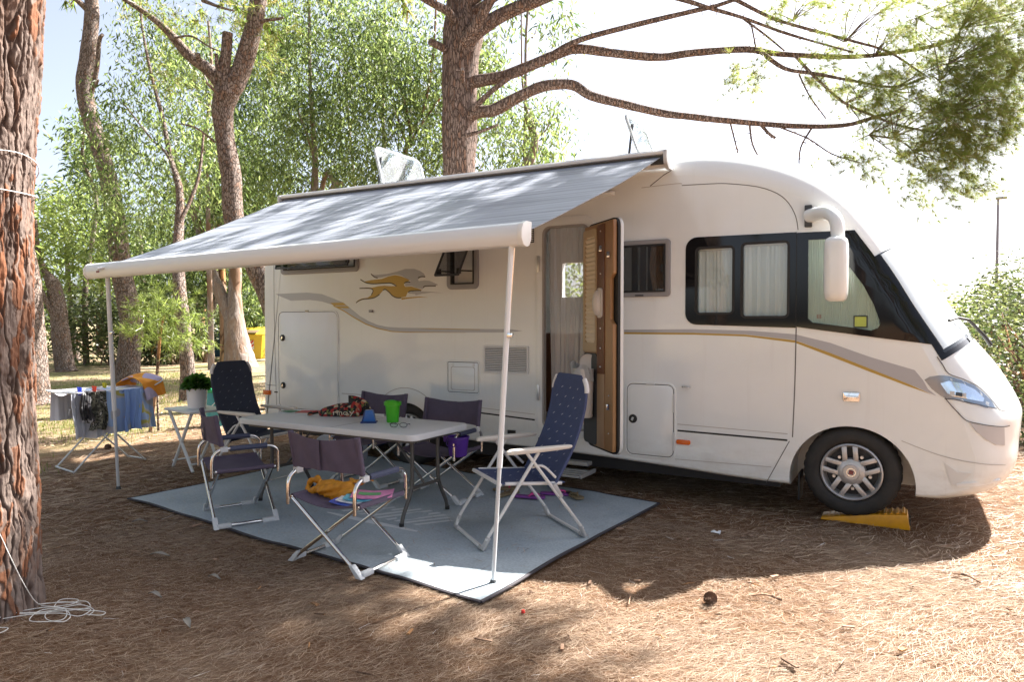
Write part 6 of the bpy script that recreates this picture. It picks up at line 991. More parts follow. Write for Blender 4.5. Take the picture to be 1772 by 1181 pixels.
# door lamp, rooflights, roof hatch
dl = MB().surf(lambda a, b: (-2.10+.30*a, -.005-.05*math.sin(b*math.pi)*math.sin(min(1, a*1.15+.05)*2.6)**.5 if a < .99 else -.005, 2.50+.06*math.sin(a*2.0)*.8+.022*math.cos(b*math.pi)), 16, 8); dl.build('door_lamp', white_pl, MH, smooth=80, world=True)
def rooflight(xh, y0, y1, l_, z0, deg):
    """roof hatch: lid hinged on an edge that runs across the roof, propped nearly upright"""
    base = MB().frame(rrect(xh-l_, y0, xh, y1, .05), rrect(xh-l_+.04, y0+.04, xh-.04, y1-.04, .03), lambda a, b, d: Vector((a, b, d)), z0-.03, z0+.06).build('rooflight', white_pl, MH, bevel=.006, world=True)
    ca, sa = math.cos(R(deg)), math.sin(R(deg))
    T3 = lambda a, b, d: Vector((xh-a*ca+d*sa, b, z0+.07+a*sa+d*ca))
    MB().prism(rrect(0, y0, l_, y1, .09), T3, -.010, .0).build('dome', glass_pale, base, world=True)
    MB().frame(rrect(0, y0, l_, y1, .09), rrect(.03, y0+.03, l_-.03, y1-.03, .07), T3, -.016, .006).build('dome_edge', pmat('dome_rim', (.60, .64, .66), .25) if 'dome_rim' not in MATS else MATS['dome_rim'], base, world=True)
    MB().frame(rrect(.05, y0+.05, l_-.05, y1-.05, .06), rrect(.065, y0+.065, l_-.065, y1-.065, .05), T3, -.030, -.010).build('dome_rib', glass_pale, base, world=True)
    MB().tube([(xh-.12, y0+.05, z0+.05), tuple(T3(l_*.72, y0+.05, .02))], .012, 6).build('strut', dark_gr, base, world=True)
rooflight(-4.58, .32, 1.14, .50, 2.84, 74)
rooflight(-1.70, .32, .86, .42, 2.85, 70)
MB().box((-.62, .9, 2.80), (.22, .3, .12)).build('roof_vent', white_pl, MH, bevel=.02, world=True)

# ---- awning: case on the roof edge, cloth, lead rail, two legs
def striped_cloth():
    m = bpy.data.materials.new('awning_cloth'); m.use_nodes = True; nt = m.node_tree; b = nt.nodes['Principled BSDF']; out = nt.nodes['Material Output']; L = nt.links.new
    tc = N(nt, 'ShaderNodeTexCoord'); mp = N(nt, 'ShaderNodeMapping'); mp.inputs['Scale'].default_value = (.35, 14, 14); L(tc.outputs['Object'], mp.inputs[0])
    no = N(nt, 'ShaderNodeTexNoise'); no.inputs['Scale'].default_value = 1.6; no.inputs['Detail'].default_value = 5; no.inputs['Roughness'].default_value = .6; L(mp.outputs[0], no.inputs['Vector'])
    cr = N(nt, 'ShaderNodeValToRGB'); e = cr.color_ramp.elements; e[0].position = .34; e[0].color = (.13, .145, .18, 1); e[1].position = .60; e[1].color = (.31, .335, .39, 1); L(no.outputs['Fac'], cr.inputs[0]); L(cr.outputs[0], b.inputs['Base Color'])
    b.inputs['Roughness'].default_value = .45
    t = N(nt, 'ShaderNodeBsdfTranslucent'); L(cr.outputs[0], t.inputs[0]); mx = N(nt, 'ShaderNodeMixShader'); mx.inputs[0].default_value = .03; L(b.outputs[0], mx.inputs[1]); L(t.outputs[0], mx.inputs[2]); L(mx.outputs[0], out.inputs[0])
    return m
AL, AR = Vector((-5.70, -2.14, 1.90)), Vector((-1.41, -2.30, 1.925)); CL, CR_ = Vector((-5.58, -.135, 2.80)), Vector((-1.36, -.135, 2.765))
def aw(a, b):
    p = CL.lerp(CR_, a).lerp(AL.lerp(AR, a), b); s = math.sin(math.pi*b)
    return (p.x, p.y, p.z-.035*s*(.7+.3*math.sin(a*3.14))+.004*math.sin(b*9+a*2)*s)
awn = MB().surf(aw, 60, 30, .003).build('awning', striped_cloth(), MH, smooth=60, world=True)
cs = [(-.005, 2.70), (-.11, 2.695), (-.155, 2.72), (-.165, 2.76), (-.15, 2.80), (-.10, 2.822), (-.005, 2.82)]
sl = lambda b, c, x: Vector((x, b, c+(x+1.33)*(-.0075)-.012))
MB().prism([(-.005, 2.715), (-.10, 2.71), (-.114, 2.74), (-.114, 2.792), (-.170, 2.796), (-.176, 2.815), (-.155, 2.834), (-.09, 2.840), (-.005, 2.840)], sl, -5.62, -1.33).build('awning_case', pmat('case_white', (.66, .66, .65), .35), awn, bevel=.004, world=True)
MB().prism([(-.116, 2.725), (-.150, 2.735), (-.156, 2.76), (-.150, 2.785), (-.116, 2.785)], sl, -5.615, -1.335).build('case_opening', dark_gr, awn, world=True)
for x0, x1 in ((-5.65, -5.62), (-1.33, -1.30)): MB().prism([(-.002, 2.69), (-.12, 2.685), (-.17, 2.72), (-.186, 2.77), (-.182, 2.825), (-.10, 2.85), (-.002, 2.85)], sl, x0, x1).build('end_cap', pmat('cap_grey', (.5, .5, .5), .4) if 'cap_grey' not in MATS else MATS['cap_grey'], awn, bevel=.006, world=True)
ax_ = (AR-AL).normalized(); rl_sec = [(.045, .062), (-.01, .060), (-.045, .045), (-.062, .01), (-.062, -.03), (-.04, -.062), (-.01, -.070), (.02, -.062), (.04, -.03)]
def rail3(b, c, d): p = AL+ax_*d; return Vector((p.x, p.y+b, p.z+c))
Lr = (AR-AL).length
rail = MB().prism(rl_sec, rail3, -.02, Lr+.0).build('lead_rail', pmat('rail_white', (.66, .69, .71), .35), awn, smooth=50, bevel=.004, world=True)
for d0, d1 in ((-.045, -.02), (Lr, Lr+.03)): MB().prism([(a*1.05, b*1.05) for a, b in rl_sec], rail3, d0, d1).build('end_cap', white_pl, awn, bevel=.006, world=True)
MB().prism(rrect(.17, -.028, .215, -.012, .006), lambda a, c, d: AL+ax_*a+Vector((0, -.064-d, c)), 0, .003).build('maker_badge', MATS['badge_red'], awn, world=True)
def leg(top, foot, fr):
    top, foot = Vector(top), Vector(foot); mid = top.lerp(foot, fr)
    m = MB(); m.tube([top, mid], .0185, 10, flat=.8); lg = m.build('support_leg', MATS['rail_white'], awn, smooth=40, world=True)
    d = (foot-top).normalized()
    MB().tube([mid-d*.02, foot+Vector((0, 0, .02))], .0135, 10, flat=.8).build('lower_tube', pmat('leg_inner', (.56, .585, .60), .4) if 'leg_inner' not in MATS else MATS['leg_inner'], awn, smooth=40, world=True)
    MB().tube([foot+Vector((0, 0, .03)), foot], [.016, .022], 10).build('foot', dark_gr, awn, world=True)
    k = top.lerp(foot, .255); MB().box(k+Vector((.022, 0, 0)), (.03, .03, .022)).build('clamp', chrome, awn, bevel=.004, world=True)
    return lg
leg((-1.476, -2.305, 1.86), (-1.61, -2.277, .006), .645)
leg((-5.49, -2.14, 1.84), (-5.6, -2.01, .0), .62)
MB().tube([(-1.462, -2.30, 1.85), (-1.50, -2.297, 1.40)], .005, 5).build('leg_wire', chrome, awn, world=True)
# folding arms under the cloth
m = MB()
for x0, x1, x2 in ((-1.46, -2.6, -1.50), (-5.48, -4.3, -5.45)): m.tube([(x0, -.12, 2.72), (x1, -1.1, 2.27)], .022, 8, flat=.7); m.tube([(x1, -1.1, 2.27), (x2, -2.24, 1.90)], .020, 8, flat=.7)
m.build('folding_arm', MATS['rail_white'], awn, smooth=40, world=True)
# ------------------------------------------------------------------ ramp under the front wheel
yel = pmat('ramp_yellow', (0.80, 0.37, 0.006), 0.38, vcol=(.62, .27, .012), vscale=9)
rp = thing('levelling_ramp', 'yellow plastic levelling wedge under the front wheel', 'levelling ramp', (.1, .13, 0))
to_r = lambda a, b, d: Vector((a, d, b))
MB().prism([(-.19, .0), (.385, .0), (.365, .108), (.15, .082), (-.15, .022), (-.19, .012)], to_r, .04, .235).build('ramp_body', yel, rp, bevel=.006, world=True)
m = MB()
for k in range(14):
    x = -.15+.037*k; z = .022+(x+.15)*.2; m.prism([(x, z-.006), (x+.022, z-.004), (x+.015, z+.0035), (x+.006, z+.003)], to_r, .055, .22)
m.build('grip_teeth', yel, rp, world=True)
m = MB(); m.box((.381, .09, .05), (.012, .03, .05)); m.box((.381, .18, .05), (.012, .03, .05)); m.build('end_slot', dark_gr, rp, world=True)

# ------------------------------------------------------------------ mat
def mat_material():
    m = bpy.data.materials.new('mat_weave'); m.use_nodes = True; nt = m.node_tree; b = nt.nodes['Principled BSDF']; L = nt.links.new
    tc = N(nt, 'ShaderNodeTexCoord')
    n1 = N(nt, 'ShaderNodeTexNoise'); n1.inputs['Scale'].default_value = 2.2; n1.inputs['Detail'].default_value = 6; L(tc.outputs['Object'], n1.inputs['Vector'])
    n2 = N(nt, 'ShaderNodeTexNoise'); n2.inputs['Scale'].default_value = 70; n2.inputs['Detail'].default_value = 3; L(tc.outputs['Object'], n2.inputs['Vector'])
    c1 = N(nt, 'ShaderNodeValToRGB'); e = c1.color_ramp.elements; e[0].position = .35; e[0].color = (.33, .385, .425, 1); e[1].position = .7; e[1].color = (.44, .495, .53, 1); L(n1.outputs['Fac'], c1.inputs[0])
    mx = N(nt, 'ShaderNodeMix', data_type='RGBA'); mx.blend_type = 'MULTIPLY'; mx.inputs[0].default_value = .5; L(c1.outputs[0], mx.inputs[6])
    c2 = N(nt, 'ShaderNodeValToRGB'); c2.color_ramp.elements[0].position = .3; c2.color_ramp.elements[0].color = (.55, .55, .55, 1); c2.color_ramp.elements[1].position = .65; L(n2.outputs['Fac'], c2.inputs[0]); L(c2.outputs[0], mx.inputs[7])
    L(mx.outputs[2], b.inputs['Base Color']); b.inputs['Roughness'].default_value = .85
    bp = N(nt, 'ShaderNodeBump'); bp.inputs['Strength'].default_value = .4; bp.inputs['Distance'].default_value = .004; L(n2.outputs['Fac'], bp.inputs['Height']); L(bp.outputs[0], b.inputs['Normal'])
    return m
mt = thing('ground_mat', 'blue grey awning mat with a dark bound edge under the table', 'mat', (-3.25, -1.2, 0))
mc = [Vector((x, y)) for x, y in MAT_CORNERS]
def mp_(a, b): p = mc[0].lerp(mc[1], a).lerp(mc[3].lerp(mc[2], a), b); return p+Vector((.010*math.sin(b*7+1), .012*math.sin(a*9)+.006*math.sin(a*23)))
def mat_z(p): return .024+.011*noise2(p.x, p.y, 1.5)+.006*noise2(p.x, p.y*.6, 4.5)
def msurf(a, b): p = mp_(a, b); return (p.x, p.y, mat_z(p))
cloth = MB().surf(msurf, 90, 60, .008).build('mat_cloth', mat_material(), mt, smooth=60, world=True)
edge_m = pmat('edge_tape', (.035, .03, .036), .8); tape = MB()
for p0, p1 in (((0, 0), (1, 0)), ((1, 0), (1, 1)), ((1, 1), (0, 1)), ((0, 1), (0, 0))):
    pts = []
    for k in range(41):
        t = k/40; a, b = p0[0]+(p1[0]-p0[0])*t, p0[1]+(p1[1]-p0[1])*t; p = mp_(a, b); pts.append((p.x, p.y, mat_z(p)-.003))
    tape.tube(pts, .013, 6, flat=.55)
tape.build('edge_binding', edge_m, mt, world=True)
# faded winged print with block letters, lying flat in the weave
pr_m = pmat('mat_print', (.60, .63, .65), .85); pm = MB()
def flat(poly, dz=.0016):
    vs = [(x, y, mat_z(Vector((x, y)))+dz) for x, y in poly]; pm.add(vs, [tuple(range(len(poly)))])
cxp, cyp = -3.0, -1.47
for k in range(9):
    x0 = -3.36+.085*k; l = .20+.16*math.sin((k+.5)/9*math.pi)
    flat([(x0, -1.63), (x0+.045, -1.635), (x0+.10+l*.45, -1.63+l), (x0+.07+l*.42, -1.63+l+.01)])
for k in range(16):
    a0, a1 = k/16, (k+1)/16
    yy = lambda a: -1.72-.05*math.sin(a*2.2)
    flat([(-3.42+.88*a0, yy(a0)), (-3.42+.88*a1, yy(a1)), (-3.42+.88*a1, yy(a1)+.045*(.4+math.sin(a1*3.0))), (-3.42+.88*a0, yy(a0)+.045*(.4+math.sin(a0*3.0)))])
pm.build('winged_print', pr_m, mt, world=True)

rn = np.random.default_rng(33); n = 420
ab = np.clip(rn.uniform(0, 1, (n, 2)), .01, .99); vv = []; ff = []
for k in range(n):
    p0 = mp_(ab[k, 0], ab[k, 1]); a = rn.uniform(0, 6.28); l = rn.uniform(.05, .11); p1 = p0+Vector((math.cos(a), math.sin(a)))*l; s_ = Vector((-math.sin(a), math.cos(a)))*.0011
    z0 = mat_z(p0)+.003; z1 = mat_z(p1)+.004; b0 = len(vv); vv += [(p0.x-s_.x, p0.y-s_.y, z0), (p0.x+s_.x, p0.y+s_.y, z0), (p1.x+s_.x, p1.y+s_.y, z1), (p1.x-s_.x, p1.y-s_.y, z1)]; ff.append((b0, b0+1, b0+2, b0+3))
o = np_mesh('mat_needles', np.array(vv), np.array(ff), nm); o['kind'] = 'stuff'

# ------------------------------------------------------------------ folding table
tb_m = pmat('table_top_plastic', (.66, .67, .68), .42, bump=.15, bscale=160); leg_dk = pmat('table_leg_grey', (.085, .08, .075), .45, .3)
T = thing('folding_table', 'white folding plastic table with dark grey legs on the mat', 'table', (-3.42, -1.42, 0))
TZ = .685
MB().prism(rrect(-4.36, -1.775, -2.55, -1.075, .075, 6), lambda a, b, d: Vector((a, b, d)), TZ-.045, TZ).build('tabletop', tb_m, T, bevel=.010, seg=3, world=True)
MB().box((-3.32, -1.425, TZ+.0005), (.004, .69, .0012)).build('fold_line', grey_fr, T, world=True)
MB().frame(rrect(-4.30, -1.72, -2.60, -1.13, .05, 4), rrect(-4.27, -1.69, -2.63, -1.16, .04, 4), lambda a, b, d: Vector((a, b, d)), TZ-.068, TZ-.043).build('under_rail', leg_dk, T, world=True)
for x in (-2.70, -4.14):
    for s in (-1, 1):
        MB().tube(crom([(x, -1.445+s*.155, TZ-.05), (x, -1.445+s*.155, .34), (x, -1.445+s*.175, .24), (x, -1.445+s*.255, .10), (x, -1.445+s*.275, .025)], 5), .0145, 9).build('leg', leg_dk, T, smooth=60, world=True)
        MB().tube([(x, -1.445+s*.275, .05), (x, -1.445+s*.276, .022)], .018, 9).build('foot', black_rb, T, world=True)
    MB().tube([(x, -1.60, .27), (x, -1.29, .27)], .013, 8).build('crossbar', leg_dk, T, world=True)
    sg = -1 if x > -3 else 1
    MB().tube([(x, -1.445, .27), (x+sg*.33, -1.445, TZ-.06)], .010, 8).build('brace', leg_dk, T, world=True)

# ------------------------------------------------------------------ director's chairs
chrome_t = pmat('chrome_tube', (.74, .72, .70), .16, 1.0); purple = pmat('purple_canvas', (.105, .082, .125), .75, vary=.12, vscale=14, bump=.25, bscale=220, transl=.12, tcol=(.16, .12, .2))
foam = pmat('arm_foam', (.05, .06, .11), .6); cap_p = pmat('grey_foot_plastic', (.56, .57, .58), .5)
def make_chair(label, loc, rz):
    t = thing('folding_chair', label, 'folding chair', loc, rz, 'purple folding chairs round the table')
    W, SZ, B0, B1 = .262, .40, -.205, .205; r = .0115
    for s, nm in ((1, 'leg_frame'), (-1, 'leg_frame')):      # U frames crossing in X: foot bar on side s, seat rail on side -s
        yo = .0 if s > 0 else .024
        lo, hi = s*(W+.015), -s*(W-.015)
        P = [(hi, B0+yo, SZ-.01), (lo-s*.03, B0+yo, .035), (lo, B0+yo+.01, .014), (lo, B1-yo-.01, .014), (lo-s*.03, B1-yo, .035), (hi, B1-yo, SZ-.01)]
        fr = MB().tube(P, r, 9).build(nm, chrome_t, t, smooth=50)
        for y, q in ((B0+yo, 1), (B1-yo, -1)):
            MB().prism([(lo+s*.028, .0), (lo-s*.045, .07), (lo-s*.07, .065), (lo-s*.015, .0)], lambda a, b, d: Vector((a, d, b)), y-.017, y+.017).build('foot_cap', cap_p, fr, bevel=.004)
            MB().box((lo+s*.004, y+q*.055, .016), (.034, .09, .032)).build('foot_cap', cap_p, fr, bevel=.008)
    for s in (-1, 1):
        x = s*W
        arm = MB().tube(crom([(x, B0-.02, SZ-.045), (x, B0-.02, SZ+.06), (x, B0-.005, SZ+.115), (x, B0+.045, SZ+.148), (x, B0+.10, SZ+.15), (x, B1-.09, SZ+.15), (x, B1-.03, SZ+.145), (x, B1+.012, SZ+.115), (x, B1+.02, SZ+.06), (x, B1+.02, SZ-.045)], 4), r, 9).build('arm', chrome_t, t, smooth=60)
        MB().tube([(x, B0+.10, SZ+.15), (x, B1-.06, SZ+.15)], .019, 12).build('arm_pad', foam, arm, smooth=60)
        MB().tube([(x, B0, SZ-.006), (x, B1, SZ-.006)], r, 8).build('seat_rail', chrome_t, t, smooth=50)
        MB().tube([(x, B0+.055, SZ+.13), (x, B0+.040, SZ+.19), (x, B0+.005, SZ+.375)], .0105, 9).build('back_post', chrome_t, t, smooth=50)
        MB().box((x, B0+.06, SZ+.148), (.038, .05, .036)).build('joint', cap_p, t, bevel=.006)
    back = lambda a, b: (-W-.012+(2*W+.024)*a, B0+.030-.030*b-.045*math.sin(math.pi*a)*(1-.25*b)+.004*math.sin(a*23+b*4), SZ+.175+.215*b-.030*math.sin(math.pi*a)*b+.008*math.sin(math.pi*a)*(1-b))
    bk = MB().surf(back, 36, 8, .005).build('backrest', purple, t, smooth=60)
    for s in (-1, 1): MB().tube([(s*(W+.001), B0+.045, SZ+.172), (s*(W+.001), B0+.003, SZ+.388)], .0175, 10).build('sleeve', purple, bk, smooth=60)
    MB().surf(lambda a, b: tuple(Vector(back(.475+.05*a, b))+Vector((0, -.008-.012*math.sin(b*3.1), 0))), 3, 8, .003).build('strap', purple, bk, smooth=60)
    st_ = lambda a, b: (-W+2*W*a, B0+.01+(B1-B0-.02)*b, SZ+.004-.040*math.sin(math.pi*a)-.003*math.sin(b*9))
    se = MB().surf(st_, 26, 10, .005).build('seat', purple, t, smooth=60)
    for s in (-1, 1): MB().tube([(s*W, B0+.012, SZ-.004), (s*W, B1-.012, SZ-.004)], .0165, 10).build('sleeve', purple, se, smooth=60)
    return t
ch1 = make_chair('purple folding chair in front with an orange bag on its seat, back to the camera', (-2.56, -2.40, .022), 0)
ch2 = copy_tree(ch1, None, 'purple folding chair at the left end of the table, empty seat', (-3.94, -2.09, .022), R(-26.7))
ch3 = copy_tree(ch1, None, 'purple folding chair behind the table with a violet bucket on its seat', (-2.98, -.865, .022), R(184))
ch4 = copy_tree(ch1, None, 'purple folding chair mostly hidden behind the green bin and table', (-3.86, -.74, .022), R(178))

# ------------------------------------------------------------------ blue reclining chairs
w_tube = pmat('white_tube', (.66, .64, .62), .35); blue_f = pmat('blue_mesh_fabric', (.055, .075, .17), .7, vary=.1, vscale=30, bump=.2, bscale=260, transl=.10, tcol=(.08, .12, .25)); arm_p = pmat('arm_plastic', (.70, .65, .58), .4); dash_m = pmat('dash_print', (.42, .45, .52), .7)
navy_f = pmat('navy_mesh_fabric', (.026, .034, .062), .7, vary=.1, vscale=30, bump=.2, bscale=260)
def make_recliner(label, loc, rz, fab, back_deg, dash_col=None):
    t = thing('recliner', label, 'reclining chair', loc, rz, 'blue reclining camp chairs')
    W = .275; r = .0135; AZ = .615
    for ys, yt, nm in ((.36, -.02, 'front_leg_frame'), (-.36, .06, 'rear_leg_frame')):
        sg = 1 if ys > 0 else -1
        P = crom([(-W, yt, AZ-.02), (-W, ys-sg*.02, .07), (-W+.02, ys, .018), (0, ys, .016), (W-.02, ys, .018), (W, ys-sg*.02, .07), (W, yt, AZ-.02)], 1)
        f = MB().tube(P, r, 9, flat=.8).build(nm, w_tube, t, smooth=50)
        for s in (-1, 1): MB().tube([(s*W, ys-sg*.035, .085), (s*(W-.004), ys, .016), (s*(W-.06), ys, .014)], .017, 8).build('foot_cap', pmat('foot_grey', (.42, .41, .40), .5) if 'foot_grey' not in MATS else MATS['foot_grey'], f, smooth=50)
    for s in (-1, 1):
        sec = [(-.030, 0), (-.028, .012), (0, .018), (.028, .012), (.030, 0), (.02, -.012), (-.02, -.012)]
        P = [(.20, -.008, .55), (.17, -.002, .95), (.05, 0, 1), (-.15, .004, .85), (-.24, .006, .7), (-.26, .006, .45)]
        vs = [(s*W+a*k, y, AZ+dz+b*(1 if b > 0 else 1.6)*k) for y, dz, k in P for a, b in sec]; n = len(sec)
        MB().add(vs, [(i*n+q, i*n+(q+1) % n, (i+1)*n+(q+1) % n, (i+1)*n+q) for i in range(len(P)-1) for q in range(n)]+[tuple(range(n)), tuple(range((len(P)-1)*n, len(P)*n))]).build('armrest', arm_p, t, smooth=50, bevel=.003)
        MB().tube([(s*(W-.03), .20, .405), (s*(W-.03), -.20, .375)], r*.9, 8).build('seat_rail', w_tube, t, smooth=50)
        MB().box((s*W, -.155, .335), (.026, .035, .11), Matrix.Rotation(R(-30), 3, 'X')).build('joint', pmat('joint_grey', (.40, .39, .38), .5) if 'joint_grey' not in MATS else MATS['joint_grey'], t, bevel=.008)
        MB().tube(crom([(s*(W-.015), .02, .50), (s*(W-.015), -.06, .50), (s*(W-.015), -.15, .42)], 5), .009, 8).build('strut', w_tube, t, smooth=50)
    cb, sb = math.cos(R(back_deg)), math.sin(R(back_deg)); BL = .78
    def back(a, b):
        k = 1-.30*max(0, (b-.86)/.14)**2.0; x = (a-.5)*2*(W-.035)*k
        l = BL*b; cur = .055*math.sin(b*math.pi)*-1+.03*max(0, b-.75)*2
        return Vector((x, -.13-l*sb+cur*cb-.018*(1-(2*a-1)**2), .34+l*cb+cur*sb))
    bk = MB().surf(lambda a, b: tuple(back(a, b)), 14, 28, .008).build('backrest', fab, t, smooth=60)
    seat = lambda a, b: Vector(((a-.5)*2*(W-.03), .235-.46*b, .405-.03*b-.028*math.sin(math.pi*b)*(1-(2*a-1)**2)-.01*(1-(2*a-1)**2)))
    se = MB().surf(lambda a, b: tuple(seat(a, b)), 12, 12, .008).build('seat', fab, t, smooth=60)
    MB().tube([(-W+.03, .235, .402), (W-.03, .235, .402)], .013, 9).build('front_rail', w_tube, t, smooth=50)
    for s in (0, 1):
        MB().tube([tuple(back(s, b)+Vector(((1 if s else -1)*.006, 0, 0))) for b in np.linspace(0, .9, 12)], .0115, 8).build('back_rail', w_tube if False else fab, t, smooth=50)
        MB().tube([tuple(back(s, b)+Vector(((1 if s else -1)*.006, -.003, 0))) for b in np.linspace(.86, .97, 5)], .0165, 9).build('corner_cap', w_tube, t, smooth=50)
    m = MB(); rd = random.Random(8)
    def dash(fn, a, b, tilt):
        c = fn(a, b); du = (fn(a+.02, b)-c).normalized(); dv = (fn(a, b+.02)-c).normalized(); nn = du.cross(dv)
        if nn.y < 0 and fn is back: nn = -nn
        if nn.z < 0 and fn is seat: nn = -nn
        d = (du*math.cos(tilt)+dv*math.sin(tilt))*.012; e = (dv*math.cos(tilt)-du*math.sin(tilt))*.0028; c = c+nn*.0105
        m.add([c-d-e, c+d-e, c+d+e, c-d+e], [(0, 1, 2, 3)])
    for k in range(11):
        for q in range(4 if k % 2 else 3):
            dash(back, (.14+.24*q if k % 2 else .26+.24*q), .06+.082*k, rd.choice((-.5, -.45, -.55)))
    for k in range(5):
        for q in range(4 if k % 2 else 3): dash(seat, (.14+.24*q if k % 2 else .26+.24*q), .1+.19*k, rd.choice((.9, 1.0, 1.1)))
    m.build('woven_dashes', dash_col or dash_m, t, smooth=0, kind='stuff')
    return t
make_recliner('bright blue reclining chair standing alone at the right end of the mat', (-1.93, -1.42, .022), R(143), blue_f, 21)
make_recliner('dark navy reclining chair beside the small white side table', (-5.03, -.96, .0), R(-84), navy_f, 19, pmat('dim_dash_print', (.16, .18, .22), .7))

# ------------------------------------------------------------------ side table, basil pot, teal bucket
sw = pmat('side_table_white', (.68, .70, .71), .4)
sd = thing('side_table', 'small white folding side table carrying the potted basil', 'side table', (-5.82, -1.13, 0))
A_, B_, Cc = Vector((-6.14, -1.22)), Vector((-5.59, -1.316)), Vector((-5.53, -.93)); Dd = A_+Cc-B_
MB().prism([tuple(q) for q in (A_, B_, Cc, Dd)], lambda a, b, d: Vector((a, b, d)), .577, .60).build('tabletop', sw, sd, bevel=.005, world=True)
e1 = (B_-A_); e2 = (Dd-A_)
def sp3(a, b, z): p = A_+e1*a+e2*b; return Vector((p.x, p.y, z))
for b in (.10, .90):
    MB().tube([sp3(.06, b, .57), sp3(.86, b+(.05 if b < .5 else -.05), .0)], .015, 6).build('leg', sw, sd, world=True)
    MB().tube([sp3(.90, b, .57), sp3(.10, b+(.05 if b < .5 else -.05), .0)], .015, 6).build('leg', sw, sd, world=True)
for a, z in ((.14, .05), (.80, .05)): MB().tube([sp3(a, .12, z+.02), sp3(a, .88, z+.02)], .010, 6).build('stretcher', sw, sd, world=True)
pot = thing('basil_pot', 'bushy green basil in a white cylindrical pot on the side table', 'potted plant', (-5.80, -1.09, .60))
px_, py_ = -5.80, -1.09
MB().lathe([(.0001, .601), (.078, .601), (.084, .607), (.098, .80), (.098, .805), (.092, .805), (.088, .77), (.0001, .77)], 36, (px_, py_, 0)).build('pot', pmat('pot_white', (.72, .72, .74), .35), pot, world=True)
r_ = np.random.default_rng(5); n = 420
u = r_.normal(size=(n, 3)); u /= np.linalg.norm(u, axis=1)[:, None]; u[:, 2] = np.abs(u[:, 2])
p = np.array([px_, py_, .80])+u*np.array([.105, .105, .13])*r_.uniform(.35, 1, n)[:, None]**.5
d = u+r_.normal(0, .5, (n, 3)); d[:, 2] *= .3; d /= np.linalg.norm(d, axis=1)[:, None]; s_ = np.cross(d, np.array([0, 0, 1.0])+r_.normal(0, .3, (n, 3))); s_ /= np.linalg.norm(s_, axis=1)[:, None]
l = r_.uniform(.04, .08, n)[:, None]; up_ = np.cross(s_, d)*.25*l
v = np.stack([p, p+d*l*.4+s_*l*.36+up_, p+d*l-up_, p+d*l*.4-s_*l*.36+up_], 1).reshape(-1, 3); b = np.arange(n)*4
o = np_mesh('basil_leaves', v, np.stack([b, b+1, b+2, b+3], 1), leaf_mat('basil', [(.035, .11, .015), (.06, .17, .025), (.09, .22, .04)], .35), pot, world=True)
MB().tube([(px_, py_, .76), (px_, py_, .86)], .006, 6).build('stem', MATS['basil'], pot, world=True)
tbk = thing('bucket', 'tall teal tub with a green lid behind the navy recliner', 'tub', (-8.1, .86, 0))
MB().lathe([(.0001, .0), (.135, .0), (.14, .01), (.165, .48), (.172, .482), (.172, .495), (.0001, .495)], 30, (-8.1, .86, 0)).build('tub_body', pmat('teal_plastic', (.03, .25, .32), .35), tbk, world=True)
MB().lathe([(.176, .485), (.178, .515), (.165, .535), (.0001, .54)], 30, (-8.1, .86, 0)).build('lid', pmat('green_lid', (.02, .30, .12), .35), tbk, world=True)
MB().tube(crom([(-8.26, .80, .47), (-8.22, .66, .30), (-8.0, .70, .30), (-7.94, .82, .47)], 5), .006, 6).build('handle', sw, tbk, world=True)

# ------------------------------------------------------------------ on the table
gb = thing('green_bin', 'bright green plastic table bin with a dipped rim', 'bin', (-3.10, -1.33, TZ))
gx, gy = -3.10, -1.33; gm = pmat('bright_green', (.06, .46, .015), .35, transl=.15)
def bin_w(a, b):
    an = a*2*math.pi; rr = .046+.012*b; dip = .014*max(0, math.sin(an*1+.6))**2*(1 if b > .9 else 0)
    return (gx+rr*math.cos(an), gy+rr*math.sin(an), TZ+.002+.165*b-dip*b)
MB().surf(bin_w, 40, 14, .003).build('bin_body', gm, gb, smooth=60, world=True)
MB().lathe([(.0001, TZ+.001), (.045, TZ+.001), (.046, TZ+.006)], 30, (gx, gy, 0)).build('base', gm, gb, world=True)
MB().lathe([(.0555, TZ+.130), (.066, TZ+.132), (.067, TZ+.158), (.058, TZ+.160)], 36, (gx, gy, 0)).build('rim', gm, gb, world=True)
bc = thing('wedge_holder', 'small dark blue wedge shaped holder beside the green bin', 'holder', (-3.236, -1.445, TZ))
bm_ = pmat('dark_blue_plastic', (.012, .04, .15), .35); bl2 = pmat('blue_sheet', (.02, .11, .36), .3)
rot = Matrix.Rotation(R(32), 3, 'Z')
def bx3(a, b, d): q = rot @ Vector((a, d, 0)); return Vector((-3.236+q.x, -1.445+q.y, TZ+b))
MB().prism([(-.060, .001), (.060, .001), (.060, .012), (-.060, .012)], bx3, -.045, .045).build('base', bm_, bc, bevel=.003, world=True)
MB().prism([(-.052, .012), (.052, .012), (.030, .098), (-.030, .098)], bx3, -.030, .030).build('body', bl2, bc, bevel=.006, world=True)
MB().prism([(-.054, .012), (-.040, .012), (-.022, .094), (-.030, .096)], bx3, -.033, .033).build('side_panel', bm_, bc, bevel=.002, world=True)
gl = thing('glasses', 'dark rimmed reading glasses lying open on the table', 'glasses', (-2.87, -1.54, TZ))
m = MB(); rot = Matrix.Rotation(R(24), 3, 'Z')
g3 = lambda a, b, c: Vector((-2.87, -1.54, TZ+.004))+rot @ Vector((a, b, c))
